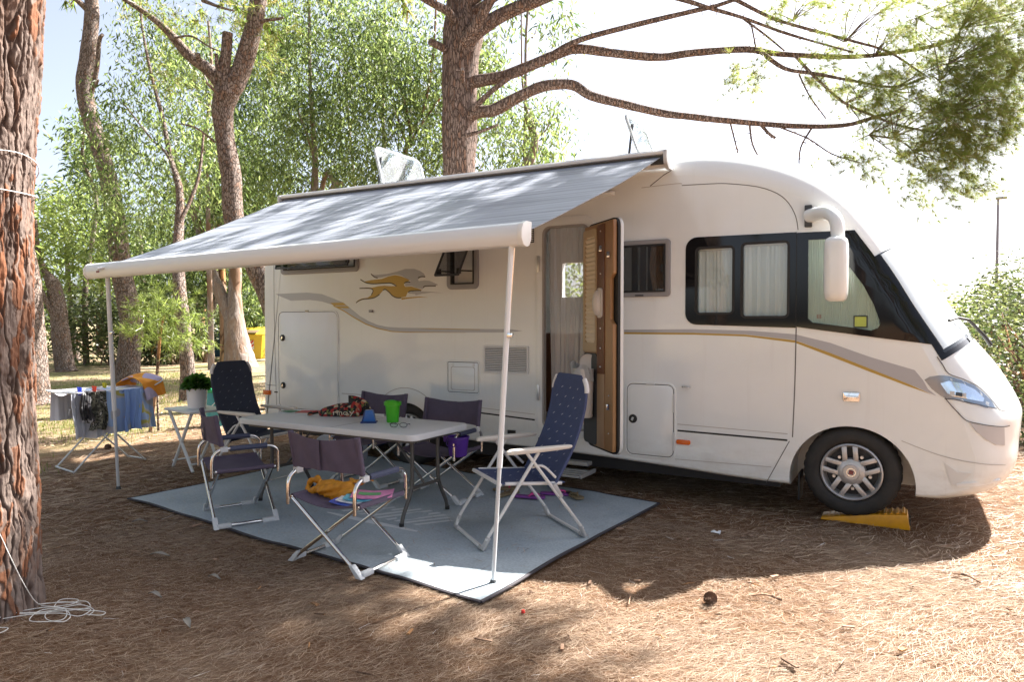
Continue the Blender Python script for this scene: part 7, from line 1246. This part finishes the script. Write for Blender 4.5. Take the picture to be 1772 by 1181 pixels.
for s in (-1, 1):
    m.tube([tuple(g3(s*.036+.028*math.cos(t)*(1 if abs(math.cos(t)) < .9 else .97), 0, .017+.017*math.sin(t))) for t in np.linspace(0, 2*math.pi, 17)], .0022, 6)
    m.tube([tuple(g3(s*.066, 0, .024)), tuple(g3(s*.066, .06, .018)), tuple(g3(s*.058, .10, .012)), tuple(g3(s*.052, .125, .002))], .0026, 6)
m.tube([tuple(g3(-.009, 0, .02)), tuple(g3(0, 0, .025)), tuple(g3(.009, 0, .02))], .002, 6); m.build('spectacle_frame', dark_m, gl, world=True)
m = MB()
for s in (-1, 1): m.add([g3(s*.036+.026*math.cos(t), 0, .017+.015*math.sin(t)) for t in np.linspace(0, 2*math.pi, 13)[:-1]], [tuple(range(12))])
m.build('lens', glass_clear, gl, world=True)
bg_ = thing('cloth_bag', 'crumpled black and red floral cloth bag lying on the table', 'bag', (-3.72, -1.22, TZ))
def floral():
    m = bpy.data.materials.new('floral_cloth'); m.use_nodes = True; nt = m.node_tree; b = nt.nodes['Principled BSDF']; L = nt.links.new
    tc = N(nt, 'ShaderNodeTexCoord'); vo = N(nt, 'ShaderNodeTexVoronoi'); vo.inputs['Scale'].default_value = 42; L(tc.outputs['Object'], vo.inputs['Vector'])
    sp_ = N(nt, 'ShaderNodeSeparateColor'); L(vo.outputs['Color'], sp_.inputs[0]); cr = N(nt, 'ShaderNodeValToRGB'); cr.color_ramp.interpolation = 'CONSTANT'; e = cr.color_ramp.elements
    e[0].color = (.012, .010, .010, 1); e[1].position = .42; e[1].color = (.32, .02, .018, 1)
    for pp, c in ((.62, (.02, .02, .015, 1)), (.74, (.16, .16, .04, 1)), (.82, (.40, .10, .05, 1)), (.91, (.45, .36, .24, 1))): x = e.new(pp); x.color = c
    L(sp_.outputs[0], cr.inputs[0]); L(cr.outputs[0], b.inputs['Base Color']); b.inputs['Roughness'].default_value = .8; return m
def bagf(a, b):
    an = a*2*math.pi; k = math.cos(b*math.pi/2); h = math.sin(b*math.pi/2)
    rx, ry = .205*k**.8, .11*k**.8; w_ = 1+.13*math.sin(an*5+b*4)+.08*math.sin(an*9+1)+.05*math.sin(an*17+b*9)
    lean = .06*h
    return (-3.72+rx*math.cos(an)*w_*.94+ry*math.sin(an)*-.25+lean, -1.22+ry*math.sin(an)*w_+rx*math.cos(an)*.36, TZ+.002+.155*h*(1+.08*math.sin(an*7))*(.62+.38*max(0, math.cos(an-.3))**.7 if math.cos(an-.3) > 0 else .62))
bgb = MB().surf(bagf, 72, 18).build('bag_body', floral(), bg_, smooth=70, world=True)
# printed letters along the lower hem, and a loose handle
txt_m = pmat('cream_print', (.60, .52, .40), .7)
cu = bpy.data.curves.new('t', 'FONT'); cu.body = 'rmoy'; cu.size = .085; cu.extrude = .0; to = bpy.data.objects.new('t', cu); C.objects.link(to)
dg = bpy.context.evaluated_depsgraph_get(); dg.update(); tm = bpy.data.meshes.new_from_object(to.evaluated_get(dg)); bpy.data.objects.remove(to); tm.name = 'lettering'
bmt = bmesh.new(); bmt.from_mesh(tm); bmesh.ops.triangulate(bmt, faces=bmt.faces); bmesh.ops.subdivide_edges(bmt, edges=bmt.edges, cuts=2, use_grid_fill=False)
dgb = bpy.context.evaluated_depsgraph_get(); dgb.update(); bvb = BVHTree.FromObject(bgb, dgb)
off_ = Vector(bg_.location)
cvx = Vector((.36, -.93, .0)).normalized(); cux = Vector((.90, .42, .05)).normalized()
for v_ in bmt.verts:
    o0 = Vector((-3.73, -1.33, TZ+.012))+cux*v_.co.x+Vector((0, 0, 1))*v_.co.y*.75; st0 = o0+cvx*.5
    h, nn, _, _ = bvb.ray_cast(st0-off_, -cvx, 1.0)
    v_.co = ((h+nn*.003*(1 if nn.dot(cvx) > 0 else -1)) if h else (o0-off_))
bmt.to_mesh(tm); bmt.free(); link_mesh('lettering', tm, txt_m, bg_)
MB().tube(crom([(-3.90, -1.33, TZ+.03), (-3.96, -1.36, TZ+.018), (-3.93, -1.40, TZ+.012), (-3.86, -1.36, TZ+.03)], 6), .009, 6).build('handle', bgb.data.materials[0], bg_, world=True)
pp = thing('papers', 'red topped sheaf of loose papers at the left end of the table', 'papers', (-4.16, -1.26, TZ))
for k, (mt_, c, sz, a) in enumerate(((sw, (-4.17, -1.27), (.30, .21), 10), (pmat('paper_red', (.50, .03, .03), .5), (-4.09, -1.22), (.22, .15), 24), (pmat('paper_green', (.10, .26, .14), .6), (-4.25, -1.30), (.12, .10), -6))):
    MB().box((c[0], c[1], TZ+.003+.0035*k), (sz[0], sz[1], .003), Matrix.Rotation(R(a), 3, 'Z')).build('sheet', mt_, pp, world=True)

# ------------------------------------------------------------------ on the chairs
ob = thing('orange_bag', 'orange drawstring bag slumped on the front purple chair', 'bag', (-2.65, -2.42, .39))
om = pmat('orange_cloth', (.56, .235, .012), .55, vary=.1, vscale=20, transl=.1)
def obf(a, b):
    an = a*2*math.pi; u_ = b*2-1; k = max(0.02, 1-abs(u_)**2.6)**.5; rr = .062*k*(1+.14*math.sin(an*4+b*9)+.09*math.sin(an*9+b*17)+.06*math.sin(b*37+an*2))
    c = Vector((-2.655+.135*u_, -2.40+.035*u_, .435+.004*math.sin(b*9))); return c+Vector((-.25*math.cos(an), .97*math.cos(an), 0))*rr*1.15+Vector((0, 0, 1))*math.sin(an)*rr*.85
MB().surf(lambda a, b: tuple(obf(a, b)), 40, 30).build('bag_body', om, ob, smooth=70, world=True)
def knot(a, b):
    an, ph = a*2*math.pi, b*2*math.pi; rr = .022+.006*math.sin(an*5); R0 = .042
    return (-2.80+R0*math.cos(an)*1.1, -2.44+.03*math.sin(an)+rr*math.cos(ph)*.8, .455+.030*math.sin(an)+rr*math.sin(ph))
MB().surf(knot, 30, 10).build('neck_loop', om, ob, smooth=70, world=True)
MB().surf(lambda a, b: (-2.62+.14*a+.02*math.sin(b*7), -2.36+.09*b, .475+.022*math.sin(a*6+1)*math.sin(b*4)+.02*a), 14, 12, .004).build('flap', om, ob, smooth=70, world=True)
mg_cols = [('blue_cover', (.05, .10, .42)), ('white_cover', (.70, .70, .72)), ('cyan_cover', (.10, .42, .55)), ('pink_cover', (.55, .18, .36))]
labels = ['dark blue magazine at the bottom of the pile on the front chair', 'white magazine on the front chair seat, over the blue one', 'turquoise magazine lying askew on the front chair', 'pink and green leaflet on top of the magazines on the chair']
for k, ((nm_, col), lb) in enumerate(zip(mg_cols, labels)):
    cx_, cy_, a = -2.47+.018*k, -2.43+.03*k, 8+9*k; z = .392+.010*k
    g_ = thing('magazine', lb, 'magazine', (cx_, cy_, z), 0, 'magazines on the front chair'); rm = Matrix.Rotation(R(a), 3, 'Z')
    mc_ = pmat(nm_, col, .3, vcol=tuple(min(1, c*1.6+.04) for c in col), vscale=20)
    def pg(u_, v_, th=0): q = rm @ Vector(((u_-.5)*.24, (v_-.5)*.19, 0)); return (cx_+q.x, cy_+q.y, z+.012*(2*abs(u_-.55))**2+.004*math.sin(v_*3))
    MB().surf(pg, 10, 6, .005).build('cover', mc_, g_, smooth=40, world=True)
    MB().surf(lambda u_, v_: tuple(Vector(pg(.15+.55*u_, .3+.35*v_))+Vector((0, 0, .0012))), 4, 4).build('picture', pmat(nm_+'_print', [(.6, .6, .7), (.35, .12, .5), (.12, .35, .12), (.12, .42, .16)][k], .35), g_, world=True)
pb = thing('violet_bucket', 'translucent violet toy bucket on the seat of the chair behind the table', 'bucket', (-2.70, -1.0, .40))
vm = pmat('violet_plastic', (.14, .045, .42), .3, transl=.3)
vx, vy = -2.715, -1.0
MB().lathe([(.0001, .405), (.066, .405), (.069, .41), (.086, .545), (.093, .547), (.092, .560), (.084, .560), (.081, .545), (.064, .415), (.0001, .413)], 36, (vx, vy, 0)).build('bucket_body', vm, pb, world=True)
m = MB(); m.box((vx-.10, vy-.02, .535), (.04, .03, .05)); m.build('lug', vm, pb, bevel=.01, world=True)
MB().tube(crom([(vx-.092, vy, .55), (vx-.06, vy-.07, .50), (vx+.02, vy-.095, .49), (vx+.09, vy, .55)], 6), .004, 6).build('handle', vm, pb, world=True)

# ------------------------------------------------------------------ flip-flops and sandals
def sandal(name, label, cat, x, y, a, sole, strap, group):
    t = thing(name, label, cat, (x, y, .026), R(a), group)
    o_ = [(-.12, -.03), (-.06, -.034), (.02, -.038), (.09, -.044), (.12, -.03), (.13, 0), (.12, .03), (.09, .042), (.02, .032), (-.06, .03), (-.12, .028), (-.132, 0)]
    MB().prism([tuple(q)[:2] for q in crom([(p_[0], p_[1], 0) for p_ in o_], 3, True)], lambda a_, b_, d: Vector((a_, b_, d)), .002, .018).build('sole', sole, t, bevel=.003)
    m = MB(); m.tube(crom([(-.0, -.036, .018), (.02, -.028, .035), (.07, 0, .034), (.075, .0, .018)], 4), .007, 6); m.tube(crom([(-.0, .032, .018), (.02, .026, .035), (.07, 0, .034)], 4), .007, 6); m.build('strap', strap, t)
    return t
pk, pu = pmat('pink_rubber', (.62, .05, .25), .5), pmat('purple_rubber', (.22, .05, .28), .55); tn = pmat('tan_leather', (.20, .15, .08), .6); rd_ = pmat('red_rubber', (.45, .04, .08), .5)
G = 'footwear on the mat by the door'
sandal('flip_flop', 'pink and purple flip flop nearest the blue recliner legs', 'flip flop', -2.31, -.56, 15, pu, pk, G)
sandal('flip_flop', 'pink and purple flip flop closer to the entrance step', 'flip flop', -2.17, -.36, 22, pu, pk, G)
sandal('sandal', 'tan sandal right of the flip flops by the step', 'sandal', -2.02, -.34, -35, tn, tn, G)
sandal('sandal', 'red strapped sandal left of the flip flops, behind the support leg', 'sandal', -2.62, -.40, 60, tn, rd_, G)
sandal('sandal', 'small tan sandal beside the red strapped one', 'sandal', -2.52, -.56, 80, tn, tn, G)

# ------------------------------------------------------------------ things stored under and beside the motorhome
wt = thing('water_tank', 'pale grey wheeled water tank lying beside the rear wheel', 'water tank', (-4.62, -.30, 0))
rt = Matrix.Rotation(R(18), 3, 'Z')
def wt3(a, b, d): q = rt @ Vector((a, d, 0)); return Vector((-4.62+q.x, -.30+q.y, b))
MB().prism(rrect(-.25, .02, .25, .325, .10, 6), wt3, -.09, .09).build('tank_body', pmat('tank_grey_blue', (.40, .44, .50), .4), wt, bevel=.02, seg=3, world=True)
m = MB(); m.lathe([(.0001, -.115), (.07, -.11), (.075, -.09)], 24, (0, 0, 0), 'Y'); m.v = [tuple(wt3(v_[0]+.20, v_[2]+.20, v_[1])) for v_ in m.v]; m.build('wheel', black_rb, wt, world=True)
m = MB(); m.tube(crom([tuple(wt3(-.1, .33, 0)), tuple(wt3(-.06, .38, 0)), tuple(wt3(.06, .38, 0)), tuple(wt3(.1, .33, 0))], 5), .012, 8); m.build('handle', dark_gr, wt, world=True)
bb = thing('blue_crate', 'blue plastic crate far under the motorhome tail', 'crate', (-5.3, .9, 0)); blp = pmat('crate_blue', (.02, .10, .42), .4)
MB().frame(rrect(-5.55, .7, -5.05, 1.1, .03, 3), rrect(-5.535, .715, -5.065, 1.085, .025, 3), lambda a, b, d: Vector((a, b, d)), .0, .20).build('crate_wall', blp, bb, world=True); MB().box((-5.3, .9, .01), (.47, .37, .012)).build('crate_floor', blp, bb, world=True)

# ------------------------------------------------------------------ clothes airer and laundry
ar = thing('clothes_airer', 'white wire clothes airer hung with laundry, left of the mat', 'clothes airer', (-6.82, -1.45, 0)); wire = pmat('airer_wire', (.62, .63, .64), .4, .3)
AX0, AX1, AY0, AY1, AZ_ = -7.06, -6.58, -1.78, -1.08, .775
m = MB(); m.tube([(AX0, AY0, AZ_), (AX1, AY0, AZ_), (AX1, AY1, AZ_), (AX0, AY1, AZ_), (AX0, AY0, AZ_)], .008, 7)
for k in range(1, 6): m.tube([(AX0+(AX1-AX0)*k/6, AY0, AZ_), (AX0+(AX1-AX0)*k/6, AY1, AZ_)], .003, 5)
m.build('top_frame', wire, ar, world=True)
for p0, p1, p2 in (((-7.05, -1.79, 0), (-6.92, -1.10, AZ_-.02), None), ((-6.62, -1.85, 0), (-6.62, -1.08, AZ_-.02), None), ((-6.65, -1.10, 0), (-6.64, -1.82, AZ_-.02), None), ((-6.94, -1.10, 0), (-7.0, -1.82, AZ_-.02), None)): MB().tube([p0, p1], .009, 7).build('leg', wire, ar, world=True)
m = MB(); m.tube([(-7.05, -1.79, .012), (-6.62, -1.85, .012)], .009, 7); m.tube([(-6.94, -1.1, .012), (-6.65, -1.1, .012)], .009, 7); m.build('foot_bar', wire, ar, world=True)
m = MB(); m.tube(crom([(AX1, AY0, AZ_), (AX1+.02, AY0-.07, AZ_+.005), (AX0+.24, AY0-.11, AZ_), (AX0-.02, AY0-.07, AZ_+.005), (AX0, AY0, AZ_)], 5), .008, 7); m.tube(crom([(AX1, AY1, AZ_), (AX1+.01, AY1+.13, AZ_+.08), (AX0, AY1+.13, AZ_+.08), (AX0, AY1, AZ_)], 5), .008, 7); m.build('wing', wire, ar, world=True)
def draped(name, label, cat, y0, y1, x, zf, zb, mat, seed, over=.30, thick=.006, amp=.012):
    """cloth over two wires: hangs zf down on the near (+x) side and zb behind"""
    t = thing(name, label, cat, (x, (y0+y1)/2, AZ_), 0, 'laundry on the airer'); rd = random.Random(seed); ph = [rd.uniform(0, 6) for _ in range(6)]
    tot = zf+over+zb
    def f(a, b):
        s = b*tot; y = y0+(y1-y0)*a; w_ = amp*(math.sin(a*9+ph[0]+1.2*b)+.6*math.sin(a*21+ph[1])+.25*math.sin(a*47+ph[2]))
        if s < zf: k = (zf-s)/zf; return (x+.008+w_*(.3+k)+.02*k*math.sin(a*5+ph[2]), y+.02*k*math.sin(b*9+ph[3]), AZ_+.010-(zf-s)+.012*math.sin(a*7+ph[4])*k)
        if s < zf+over: u_ = (s-zf)/over; return (x-over*u_, y, AZ_+.012-.05*math.sin(math.pi*u_)*(.7+.3*math.sin(a*5+ph[5])))
        k = (s-zf-over)/zb; return (x-over-.008-w_*k, y, AZ_+.010-(s-zf-over))
    return t, f, MB().surf(f, 44, 40, thick).build(name+'_cloth', mat, t, smooth=70, world=True)
def patch_cloth(name, stops, scale, rot=0):
    m = bpy.data.materials.new(name); m.use_nodes = True; nt = m.node_tree; b = nt.nodes['Principled BSDF']; L = nt.links.new
    tc = N(nt, 'ShaderNodeTexCoord'); no = N(nt, 'ShaderNodeTexNoise'); no.inputs['Scale'].default_value = scale; no.inputs['Detail'].default_value = 1.0; L(tc.outputs['Object'], no.inputs['Vector'])
    cr = N(nt, 'ShaderNodeValToRGB'); cr.color_ramp.interpolation = 'CONSTANT'; e = cr.color_ramp.elements; e[0].color = (*stops[0][1], 1); e[1].position = stops[1][0]; e[1].color = (*stops[1][1], 1)
    for p_, c_ in stops[2:]: q = e.new(p_); q.color = (*c_, 1)
    L(no.outputs['Fac'], cr.inputs[0]); L(cr.outputs[0], b.inputs['Base Color']); b.inputs['Roughness'].default_value = .85; return m
lb_ = patch_cloth('beach_towel', [(0, (.40, .41, .46)), (.38, (.30, .43, .68)), (.56, (.46, .46, .50)), (.62, (.47, .44, .13)), (.69, (.32, .45, .70))], 4.2)
draped('towel', 'pale blue beach towel with yellow patches hung on the airer front', 'towel', -1.58, -1.05, AX1, .43, .20, lb_, 1, amp=.026)
_, f_, _o = draped('blue_cloth', 'plain light blue cloth bunched over the beach towel', 'cloth', -1.38, -1.17, AX1+.025, .43, .1, pmat('light_blue_cloth', (.24, .38, .72), .85), 3, .1, .006, .022)
draped('sheet', 'white grey sheet with a blue edge, lowest hanging at the airer end', 'sheet', -1.86, -1.54, AX1-.05, .46, .30, pmat('sheet_white', (.58, .60, .66), .85), 4, .34, amp=.022)
draped('garment', 'dark olive patterned garment hung over the white sheet', 'garment', -1.70, -1.57, AX1+.03, .38, .1, patch_cloth('olive_print', [(0, (.05, .05, .04)), (.45, (.16, .16, .12)), (.58, (.02, .02, .02)), (.66, (.42, .41, .38))], 22), 5, .1, .006, .018)
draped('dark_shirt', 'black and white shirt on the airer left of the olive garment', 'shirt', -1.79, -1.71, AX1+.01, .30, .1, patch_cloth('mono_print', [(0, (.02, .02, .024)), (.44, (.05, .05, .055)), (.58, (.42, .42, .43))], 15), 6, .1)
draped('red_cloth', 'small red cloth between the shirt and the beach towel', 'cloth', -1.62, -1.54, AX1-.02, .13, .1, pmat('red_cotton', (.38, .03, .04), .85), 7, .1)
ot = thing('orange_towel', 'orange and lilac towel heaped over the raised far end of the airer', 'towel', (-6.78, -.84, .8), 0, 'laundry on the airer')
def otf(a, b):
    """hangs over the raised end bar: short fall in front, peaked top, short fall behind"""
    y = AY1-.10+.22*a; zt = AZ_+.045+.05*a; s = b*.86; w_ = .016*math.sin(a*8+1)+.008*math.sin(a*19)
    if s < .17: k = (.17-s)/.17; return (AX1+.02+w_*k+.03*k, y+.02*k, zt-(.17-s))
    if s < .63: u_ = (s-.17)/.46; return (AX1+.02-.46*u_, y, zt+.055*math.sin(math.pi*u_)+.012*math.sin(a*9+u_*5))
    k = (s-.63)/.23; return (AX1-.44-.01-w_*k, y, zt-(s-.63))
MB().surf(otf, 30, 36, .008).build('towel_cloth', patch_cloth('orange_lilac', [(0, (.40, .36, .52)), (.42, (.62, .24, .02)), (.58, (.66, .30, .03)), (.64, (.42, .38, .55))], 3.2), ot, smooth=70, world=True)
for k, (nm_, col, y, x) in enumerate((('blue', (.02, .05, .48), -1.80, AX1), ('red', (.60, .05, .02), -1.66, AX1), ('yellow', (.55, .48, .02), -1.40, AX0+.2), ('golden', (.62, .42, .01), -1.08, AX1-.05))):
    pg_ = thing('clothes_peg', nm_ + [' clothes peg at the sheet end of the airer', ' clothes peg above the red cloth on the airer', ' clothes peg near the middle of the airer', ' clothes peg beside the orange towel on the airer'][k], 'clothes peg', (x, y, AZ_), 0, 'pegs on the airer')
    pmx = pmat('peg_'+nm_, col, .4)
    for s in (-1, 1): MB().prism([(-.010, -.035), (.010, -.035), (.012, .035), (-.012, .045)], lambda a, b_, d: Vector((x+s*.008+d+s*max(0, b_)*.25, y+a, AZ_+.018+b_)), -.005, .005).build('jaw', pmx, pg_, bevel=.002, world=True)

# ------------------------------------------------------------------ recycling bins by the pale eucalyptus
def wheelie(label, x, y, rz, col, sticker=True):
    t = thing('recycling_bin', label, 'recycling bin', (x, y, 0), rz, 'recycling bins'); m_ = pmat('bin_'+col[0], col[1], .4)
    lv = [(.08, .40, .36), (.12, .42, .38), (.95, .52, .47), (1.02, .54, .49)]; vs = []; fs = []
    for z, a, b_ in lv: vs += [(-a, -b_, z), (a, -b_, z), (a, b_, z), (-a, b_, z)]
    for i in range(3): fs += [(4*i+k, 4*i+(k+1) % 4, 4*i+4+(k+1) % 4, 4*i+4+k) for k in range(4)]
    fs += [(0, 1, 2, 3), (12, 13, 14, 15)]
    MB().add(vs, fs).build('bin_body', m_, t, bevel=.03)
    MB().prism([(-.56, 1.02), (-.50, 1.06), (.35, 1.30), (.55, 1.30), (.56, 1.02)], lambda a, b_, d: Vector((d, a, b_)), -.56, .56).build('lid', m_, t, bevel=.03)
    MB().box((0, -.35, 1.135), (.62, .40, .03), Matrix.Rotation(R(15.5), 3, 'X')).build('chute_flap', pmat('flap_brown', (.13, .09, .05), .5) if 'flap_brown' not in MATS else MATS['flap_brown'], t, bevel=.01)
    for s in (-1, 1): MB().lathe([(.0001, -.03), (.10, -.03), (.10, .03), (.0001, .03)], 14, (s*.40, .30, .10), 'X').build('wheel', black_rb, t)
    if sticker:
        MB().box((.06, -.462, .62), (.26, .012, .34), Matrix.Rotation(R(5), 3, 'X')).build('warning_plate', sw, t)
        for k in (0, 1):
            for s in (-1, 1): MB().prism([(s*.0, .50+.15*k), (s*.125, .60+.15*k), (s*.125, .68+.15*k), (0, .58+.15*k)], lambda a, b_, d: Vector((a+.06, -.4715-(b_-.62)*.0875-d, b_)), 0, .006).build('chevron', MATS['badge_red'] if False else pmat('chevron_red', (.55, .02, .02), .4) if 'chevron_red' not in MATS else MATS['chevron_red'], t)
    return t
wheelie('yellow recycling bin with a red chevron plate beside the pale trunk', -21.75, 12.85, R(27), ('yellow', (.60, .42, .03)))
wheelie('blue recycling bin half hidden behind the pale trunk', -23.9, 13.4, R(8), ('blue', (.02, .14, .30)), False)

# ------------------------------------------------------------------ cord on the near pine and on the ground
cord = pmat('cord_white', (.70, .68, .64), .7)
tl = TREES['near_pine']['trunk']; tz = [p[2] for p in tl]
def ring(z, tilt, a0, a1, n=36, ex=.018):
    out = []
    for a in np.linspace(a0, a1, n):
        zz = z+tilt*math.cos(a-0.2); cxx = np.interp(zz, tz, [p[0] for p in tl]); cyy = np.interp(zz, tz, [p[1] for p in tl]); rr = np.interp(zz, tz, [p[3] for p in tl])-.004+.006*math.sin(a*3+zz*1.3); out.append((cxx+rr*math.cos(a), cyy+rr*math.sin(a), zz))
    return out
cd = thing('clothes_line', 'white cord wound twice round the big pine at the left edge', 'cord', (-3.72, -3.77, 0))
m = MB(); m.tube(ring(2.22, .10, 0, 6.28), .0026, 6); m.tube(ring(2.14, -.02, 0, 6.28), .0026, 6); m.build('cord_loop', cord, cd, world=True)
cg = thing('loose_cord', 'tangled white cord lying at the foot of the big near pine', 'cord', (-3.3, -3.75, 0))
def gp(px, py, z=.02):
    return Vector((px, py, z))
loops = [[(-3.50, -3.93, .62), (-3.41, -3.88, .46), (-3.37, -3.85, .34), (-3.335, -3.81, .20), (-3.36, -3.74, .07), (-3.42, -3.66, .025), (-3.36, -3.60, .02), (-3.28, -3.55, .025), (-3.20, -3.57, .02), (-3.2, -3.62, .025), (-3.30, -3.70, .02), (-3.42, -3.80, .02)],
         [(-3.42, -3.86, .02), (-3.33, -3.78, .03), (-3.22, -3.70, .03), (-3.13, -3.66, .02), (-3.14, -3.60, .03), (-3.25, -3.63, .02), (-3.34, -3.72, .03), (-3.30, -3.80, .02), (-3.20, -3.80, .03), (-3.16, -3.72, .02), (-3.24, -3.67, .03), (-3.36, -3.74, .02), (-3.44, -3.84, .03), (-3.36, -3.92, .02), (-3.28, -3.90, .02), (-3.26, -3.96, .02), (-3.34, -4.02, .02)],
         [(-3.36, -3.66, .02), (-3.30, -3.60, .025), (-3.35, -3.55, .02), (-3.41, -3.60, .025), (-3.36, -3.66, .02)],
         [(-3.40, -3.70, .03), (-3.28, -3.66, .03), (-3.17, -3.68, .02), (-3.12, -3.74, .025), (-3.20, -3.77, .03), (-3.31, -3.71, .02), (-3.25, -3.60, .03), (-3.15, -3.58, .02), (-3.10, -3.63, .02)],
         [(-3.46, -3.80, .02), (-3.34, -3.70, .035), (-3.20, -3.64, .03), (-3.08, -3.57, .02), (-3.05, -3.60, .02), (-3.12, -3.63, .02)],
         [(-3.55, -3.72, .02), (-3.45, -3.68, .02), (-3.36, -3.62, .03), (-3.28, -3.57, .02)]]
for l in loops: MB().tube(crom(l, 7), .0019, 6).build('cord_coil', cord, cg, world=True)

# ------------------------------------------------------------------ small litter on the ground
def cone(label, x, y, s=1.0):
    t = thing('pine_cone', label, 'pine cone', (x, y, .03)); m = MB()
    for k in range(70):
        h = k/70; a = k*2.4; rr = .032*s*math.sin(math.pi*(.12+.83*h))**.8; p_ = Vector((rr*math.cos(a), rr*math.sin(a), (h-.45)*.085*s)); o_ = Vector((math.cos(a), math.sin(a), .5)).normalized(); q = o_.cross(Vector((0, 0, 1))).normalized()*.009*s
        m.add([p_-q-o_*.012*s, p_+q-o_*.012*s, p_+q*1.1+o_*.006*s, p_+o_*.012*s, p_-q*1.1+o_*.006*s, p_-o_*.008*s-Vector((0, 0, .006*s))], [(0, 1, 2, 3, 4), (5, 1, 0), (5, 2, 1), (5, 3, 2), (5, 4, 3), (5, 0, 4)])
    o_ = m.build('scales', pmat('cone_brown', (.13, .075, .045), .8) if 'cone_brown' not in MATS else MATS['cone_brown'], t, smooth=0); o_.rotation_euler = (1.2, .3, .5); return t
cone('brown pine cone on the sunlit needles below the ramp', -.51, -1.93, .85)
cone('small dark cone at the left, far back on the grass', -7.6, -.95, .9)
def twig(label, pts, r=.006):
    t = thing('twig', label, 'twig', pts[0], 0, 'twigs on the needle litter'); MB().tube(crom(pts, 4), r, 6).build('stick', MATS['reddish_bark'], t, world=True)
twig('short brown twig beside the pine cone', [(-.34, -1.75, .018), (-.27, -1.72, .026), (-.19, -1.74, .018)])
twig('grey twig on the sunlit ground near the right edge', [(.60, -.84, .016), (.66, -.87, .028), (.72, -.93, .018)])
twig('thin twig on the sunlit ground at the lower edge', [(-.30, -2.95, .016), (-.28, -3.05, .022), (-.30, -3.14, .016)], .004)
sc = thing('scrap', 'white scrap of paper on the shaded ground left of the ramp', 'scrap', (-.777, -.725, 0)); MB().surf(lambda a, b: (-.80+.06*a, -.75+.04*b, .022+.012*math.sin(a*5)*math.sin(b*4)), 8, 6, .002).build('paper', sw, sc, world=True)
rc = thing('bottle_cap', 'tiny red cap on the needles in front of the mat corner', 'cap', (-1.28, -2.53, .01)); MB().lathe([(.0001, .027), (.007, .027), (.009, .024), (.010, .013)], 14, (-1.28, -2.53, 0)).build('cap', pmat('cap_red', (.55, .03, .02), .4), rc, world=True)
def dead_leaf(label, x, y, a, l):
    t = thing('dry_leaf', label, 'dry leaf', (x, y, .012), R(a), 'dry leaves on the litter'); MB().surf(lambda u_, v_: (l*(u_-.5), (v_-.5)*l*.32*math.sin(math.pi*min(.98, max(.03, u_))), .012+.012*math.sin(u_*4)+.02*(v_-.5)**2), 8, 4, .0012).build('leaf', pmat('leaf_grey', (.21, .19, .16), .8) if 'leaf_grey' not in MATS else MATS['leaf_grey'], t, smooth=50)
for lb, x, y, a, l in (('grey dry leaf on the needles right of the cord tangle', -3.05, -3.32, 10, .09), ('grey dry leaf between the near pine and the mat corner', -3.62, -2.92, 30, .12), ('small grey leaf left of the mat corner', -4.42, -2.55, 60, .10), ('pale grey leaf in the shade between chair and near pine', -3.0, -3.0, 15, .08), ('curled grey leaf in the lower left, nearest the camera', -2.6, -3.45, -20, .10)): dead_leaf(lb, x, y, a, l)
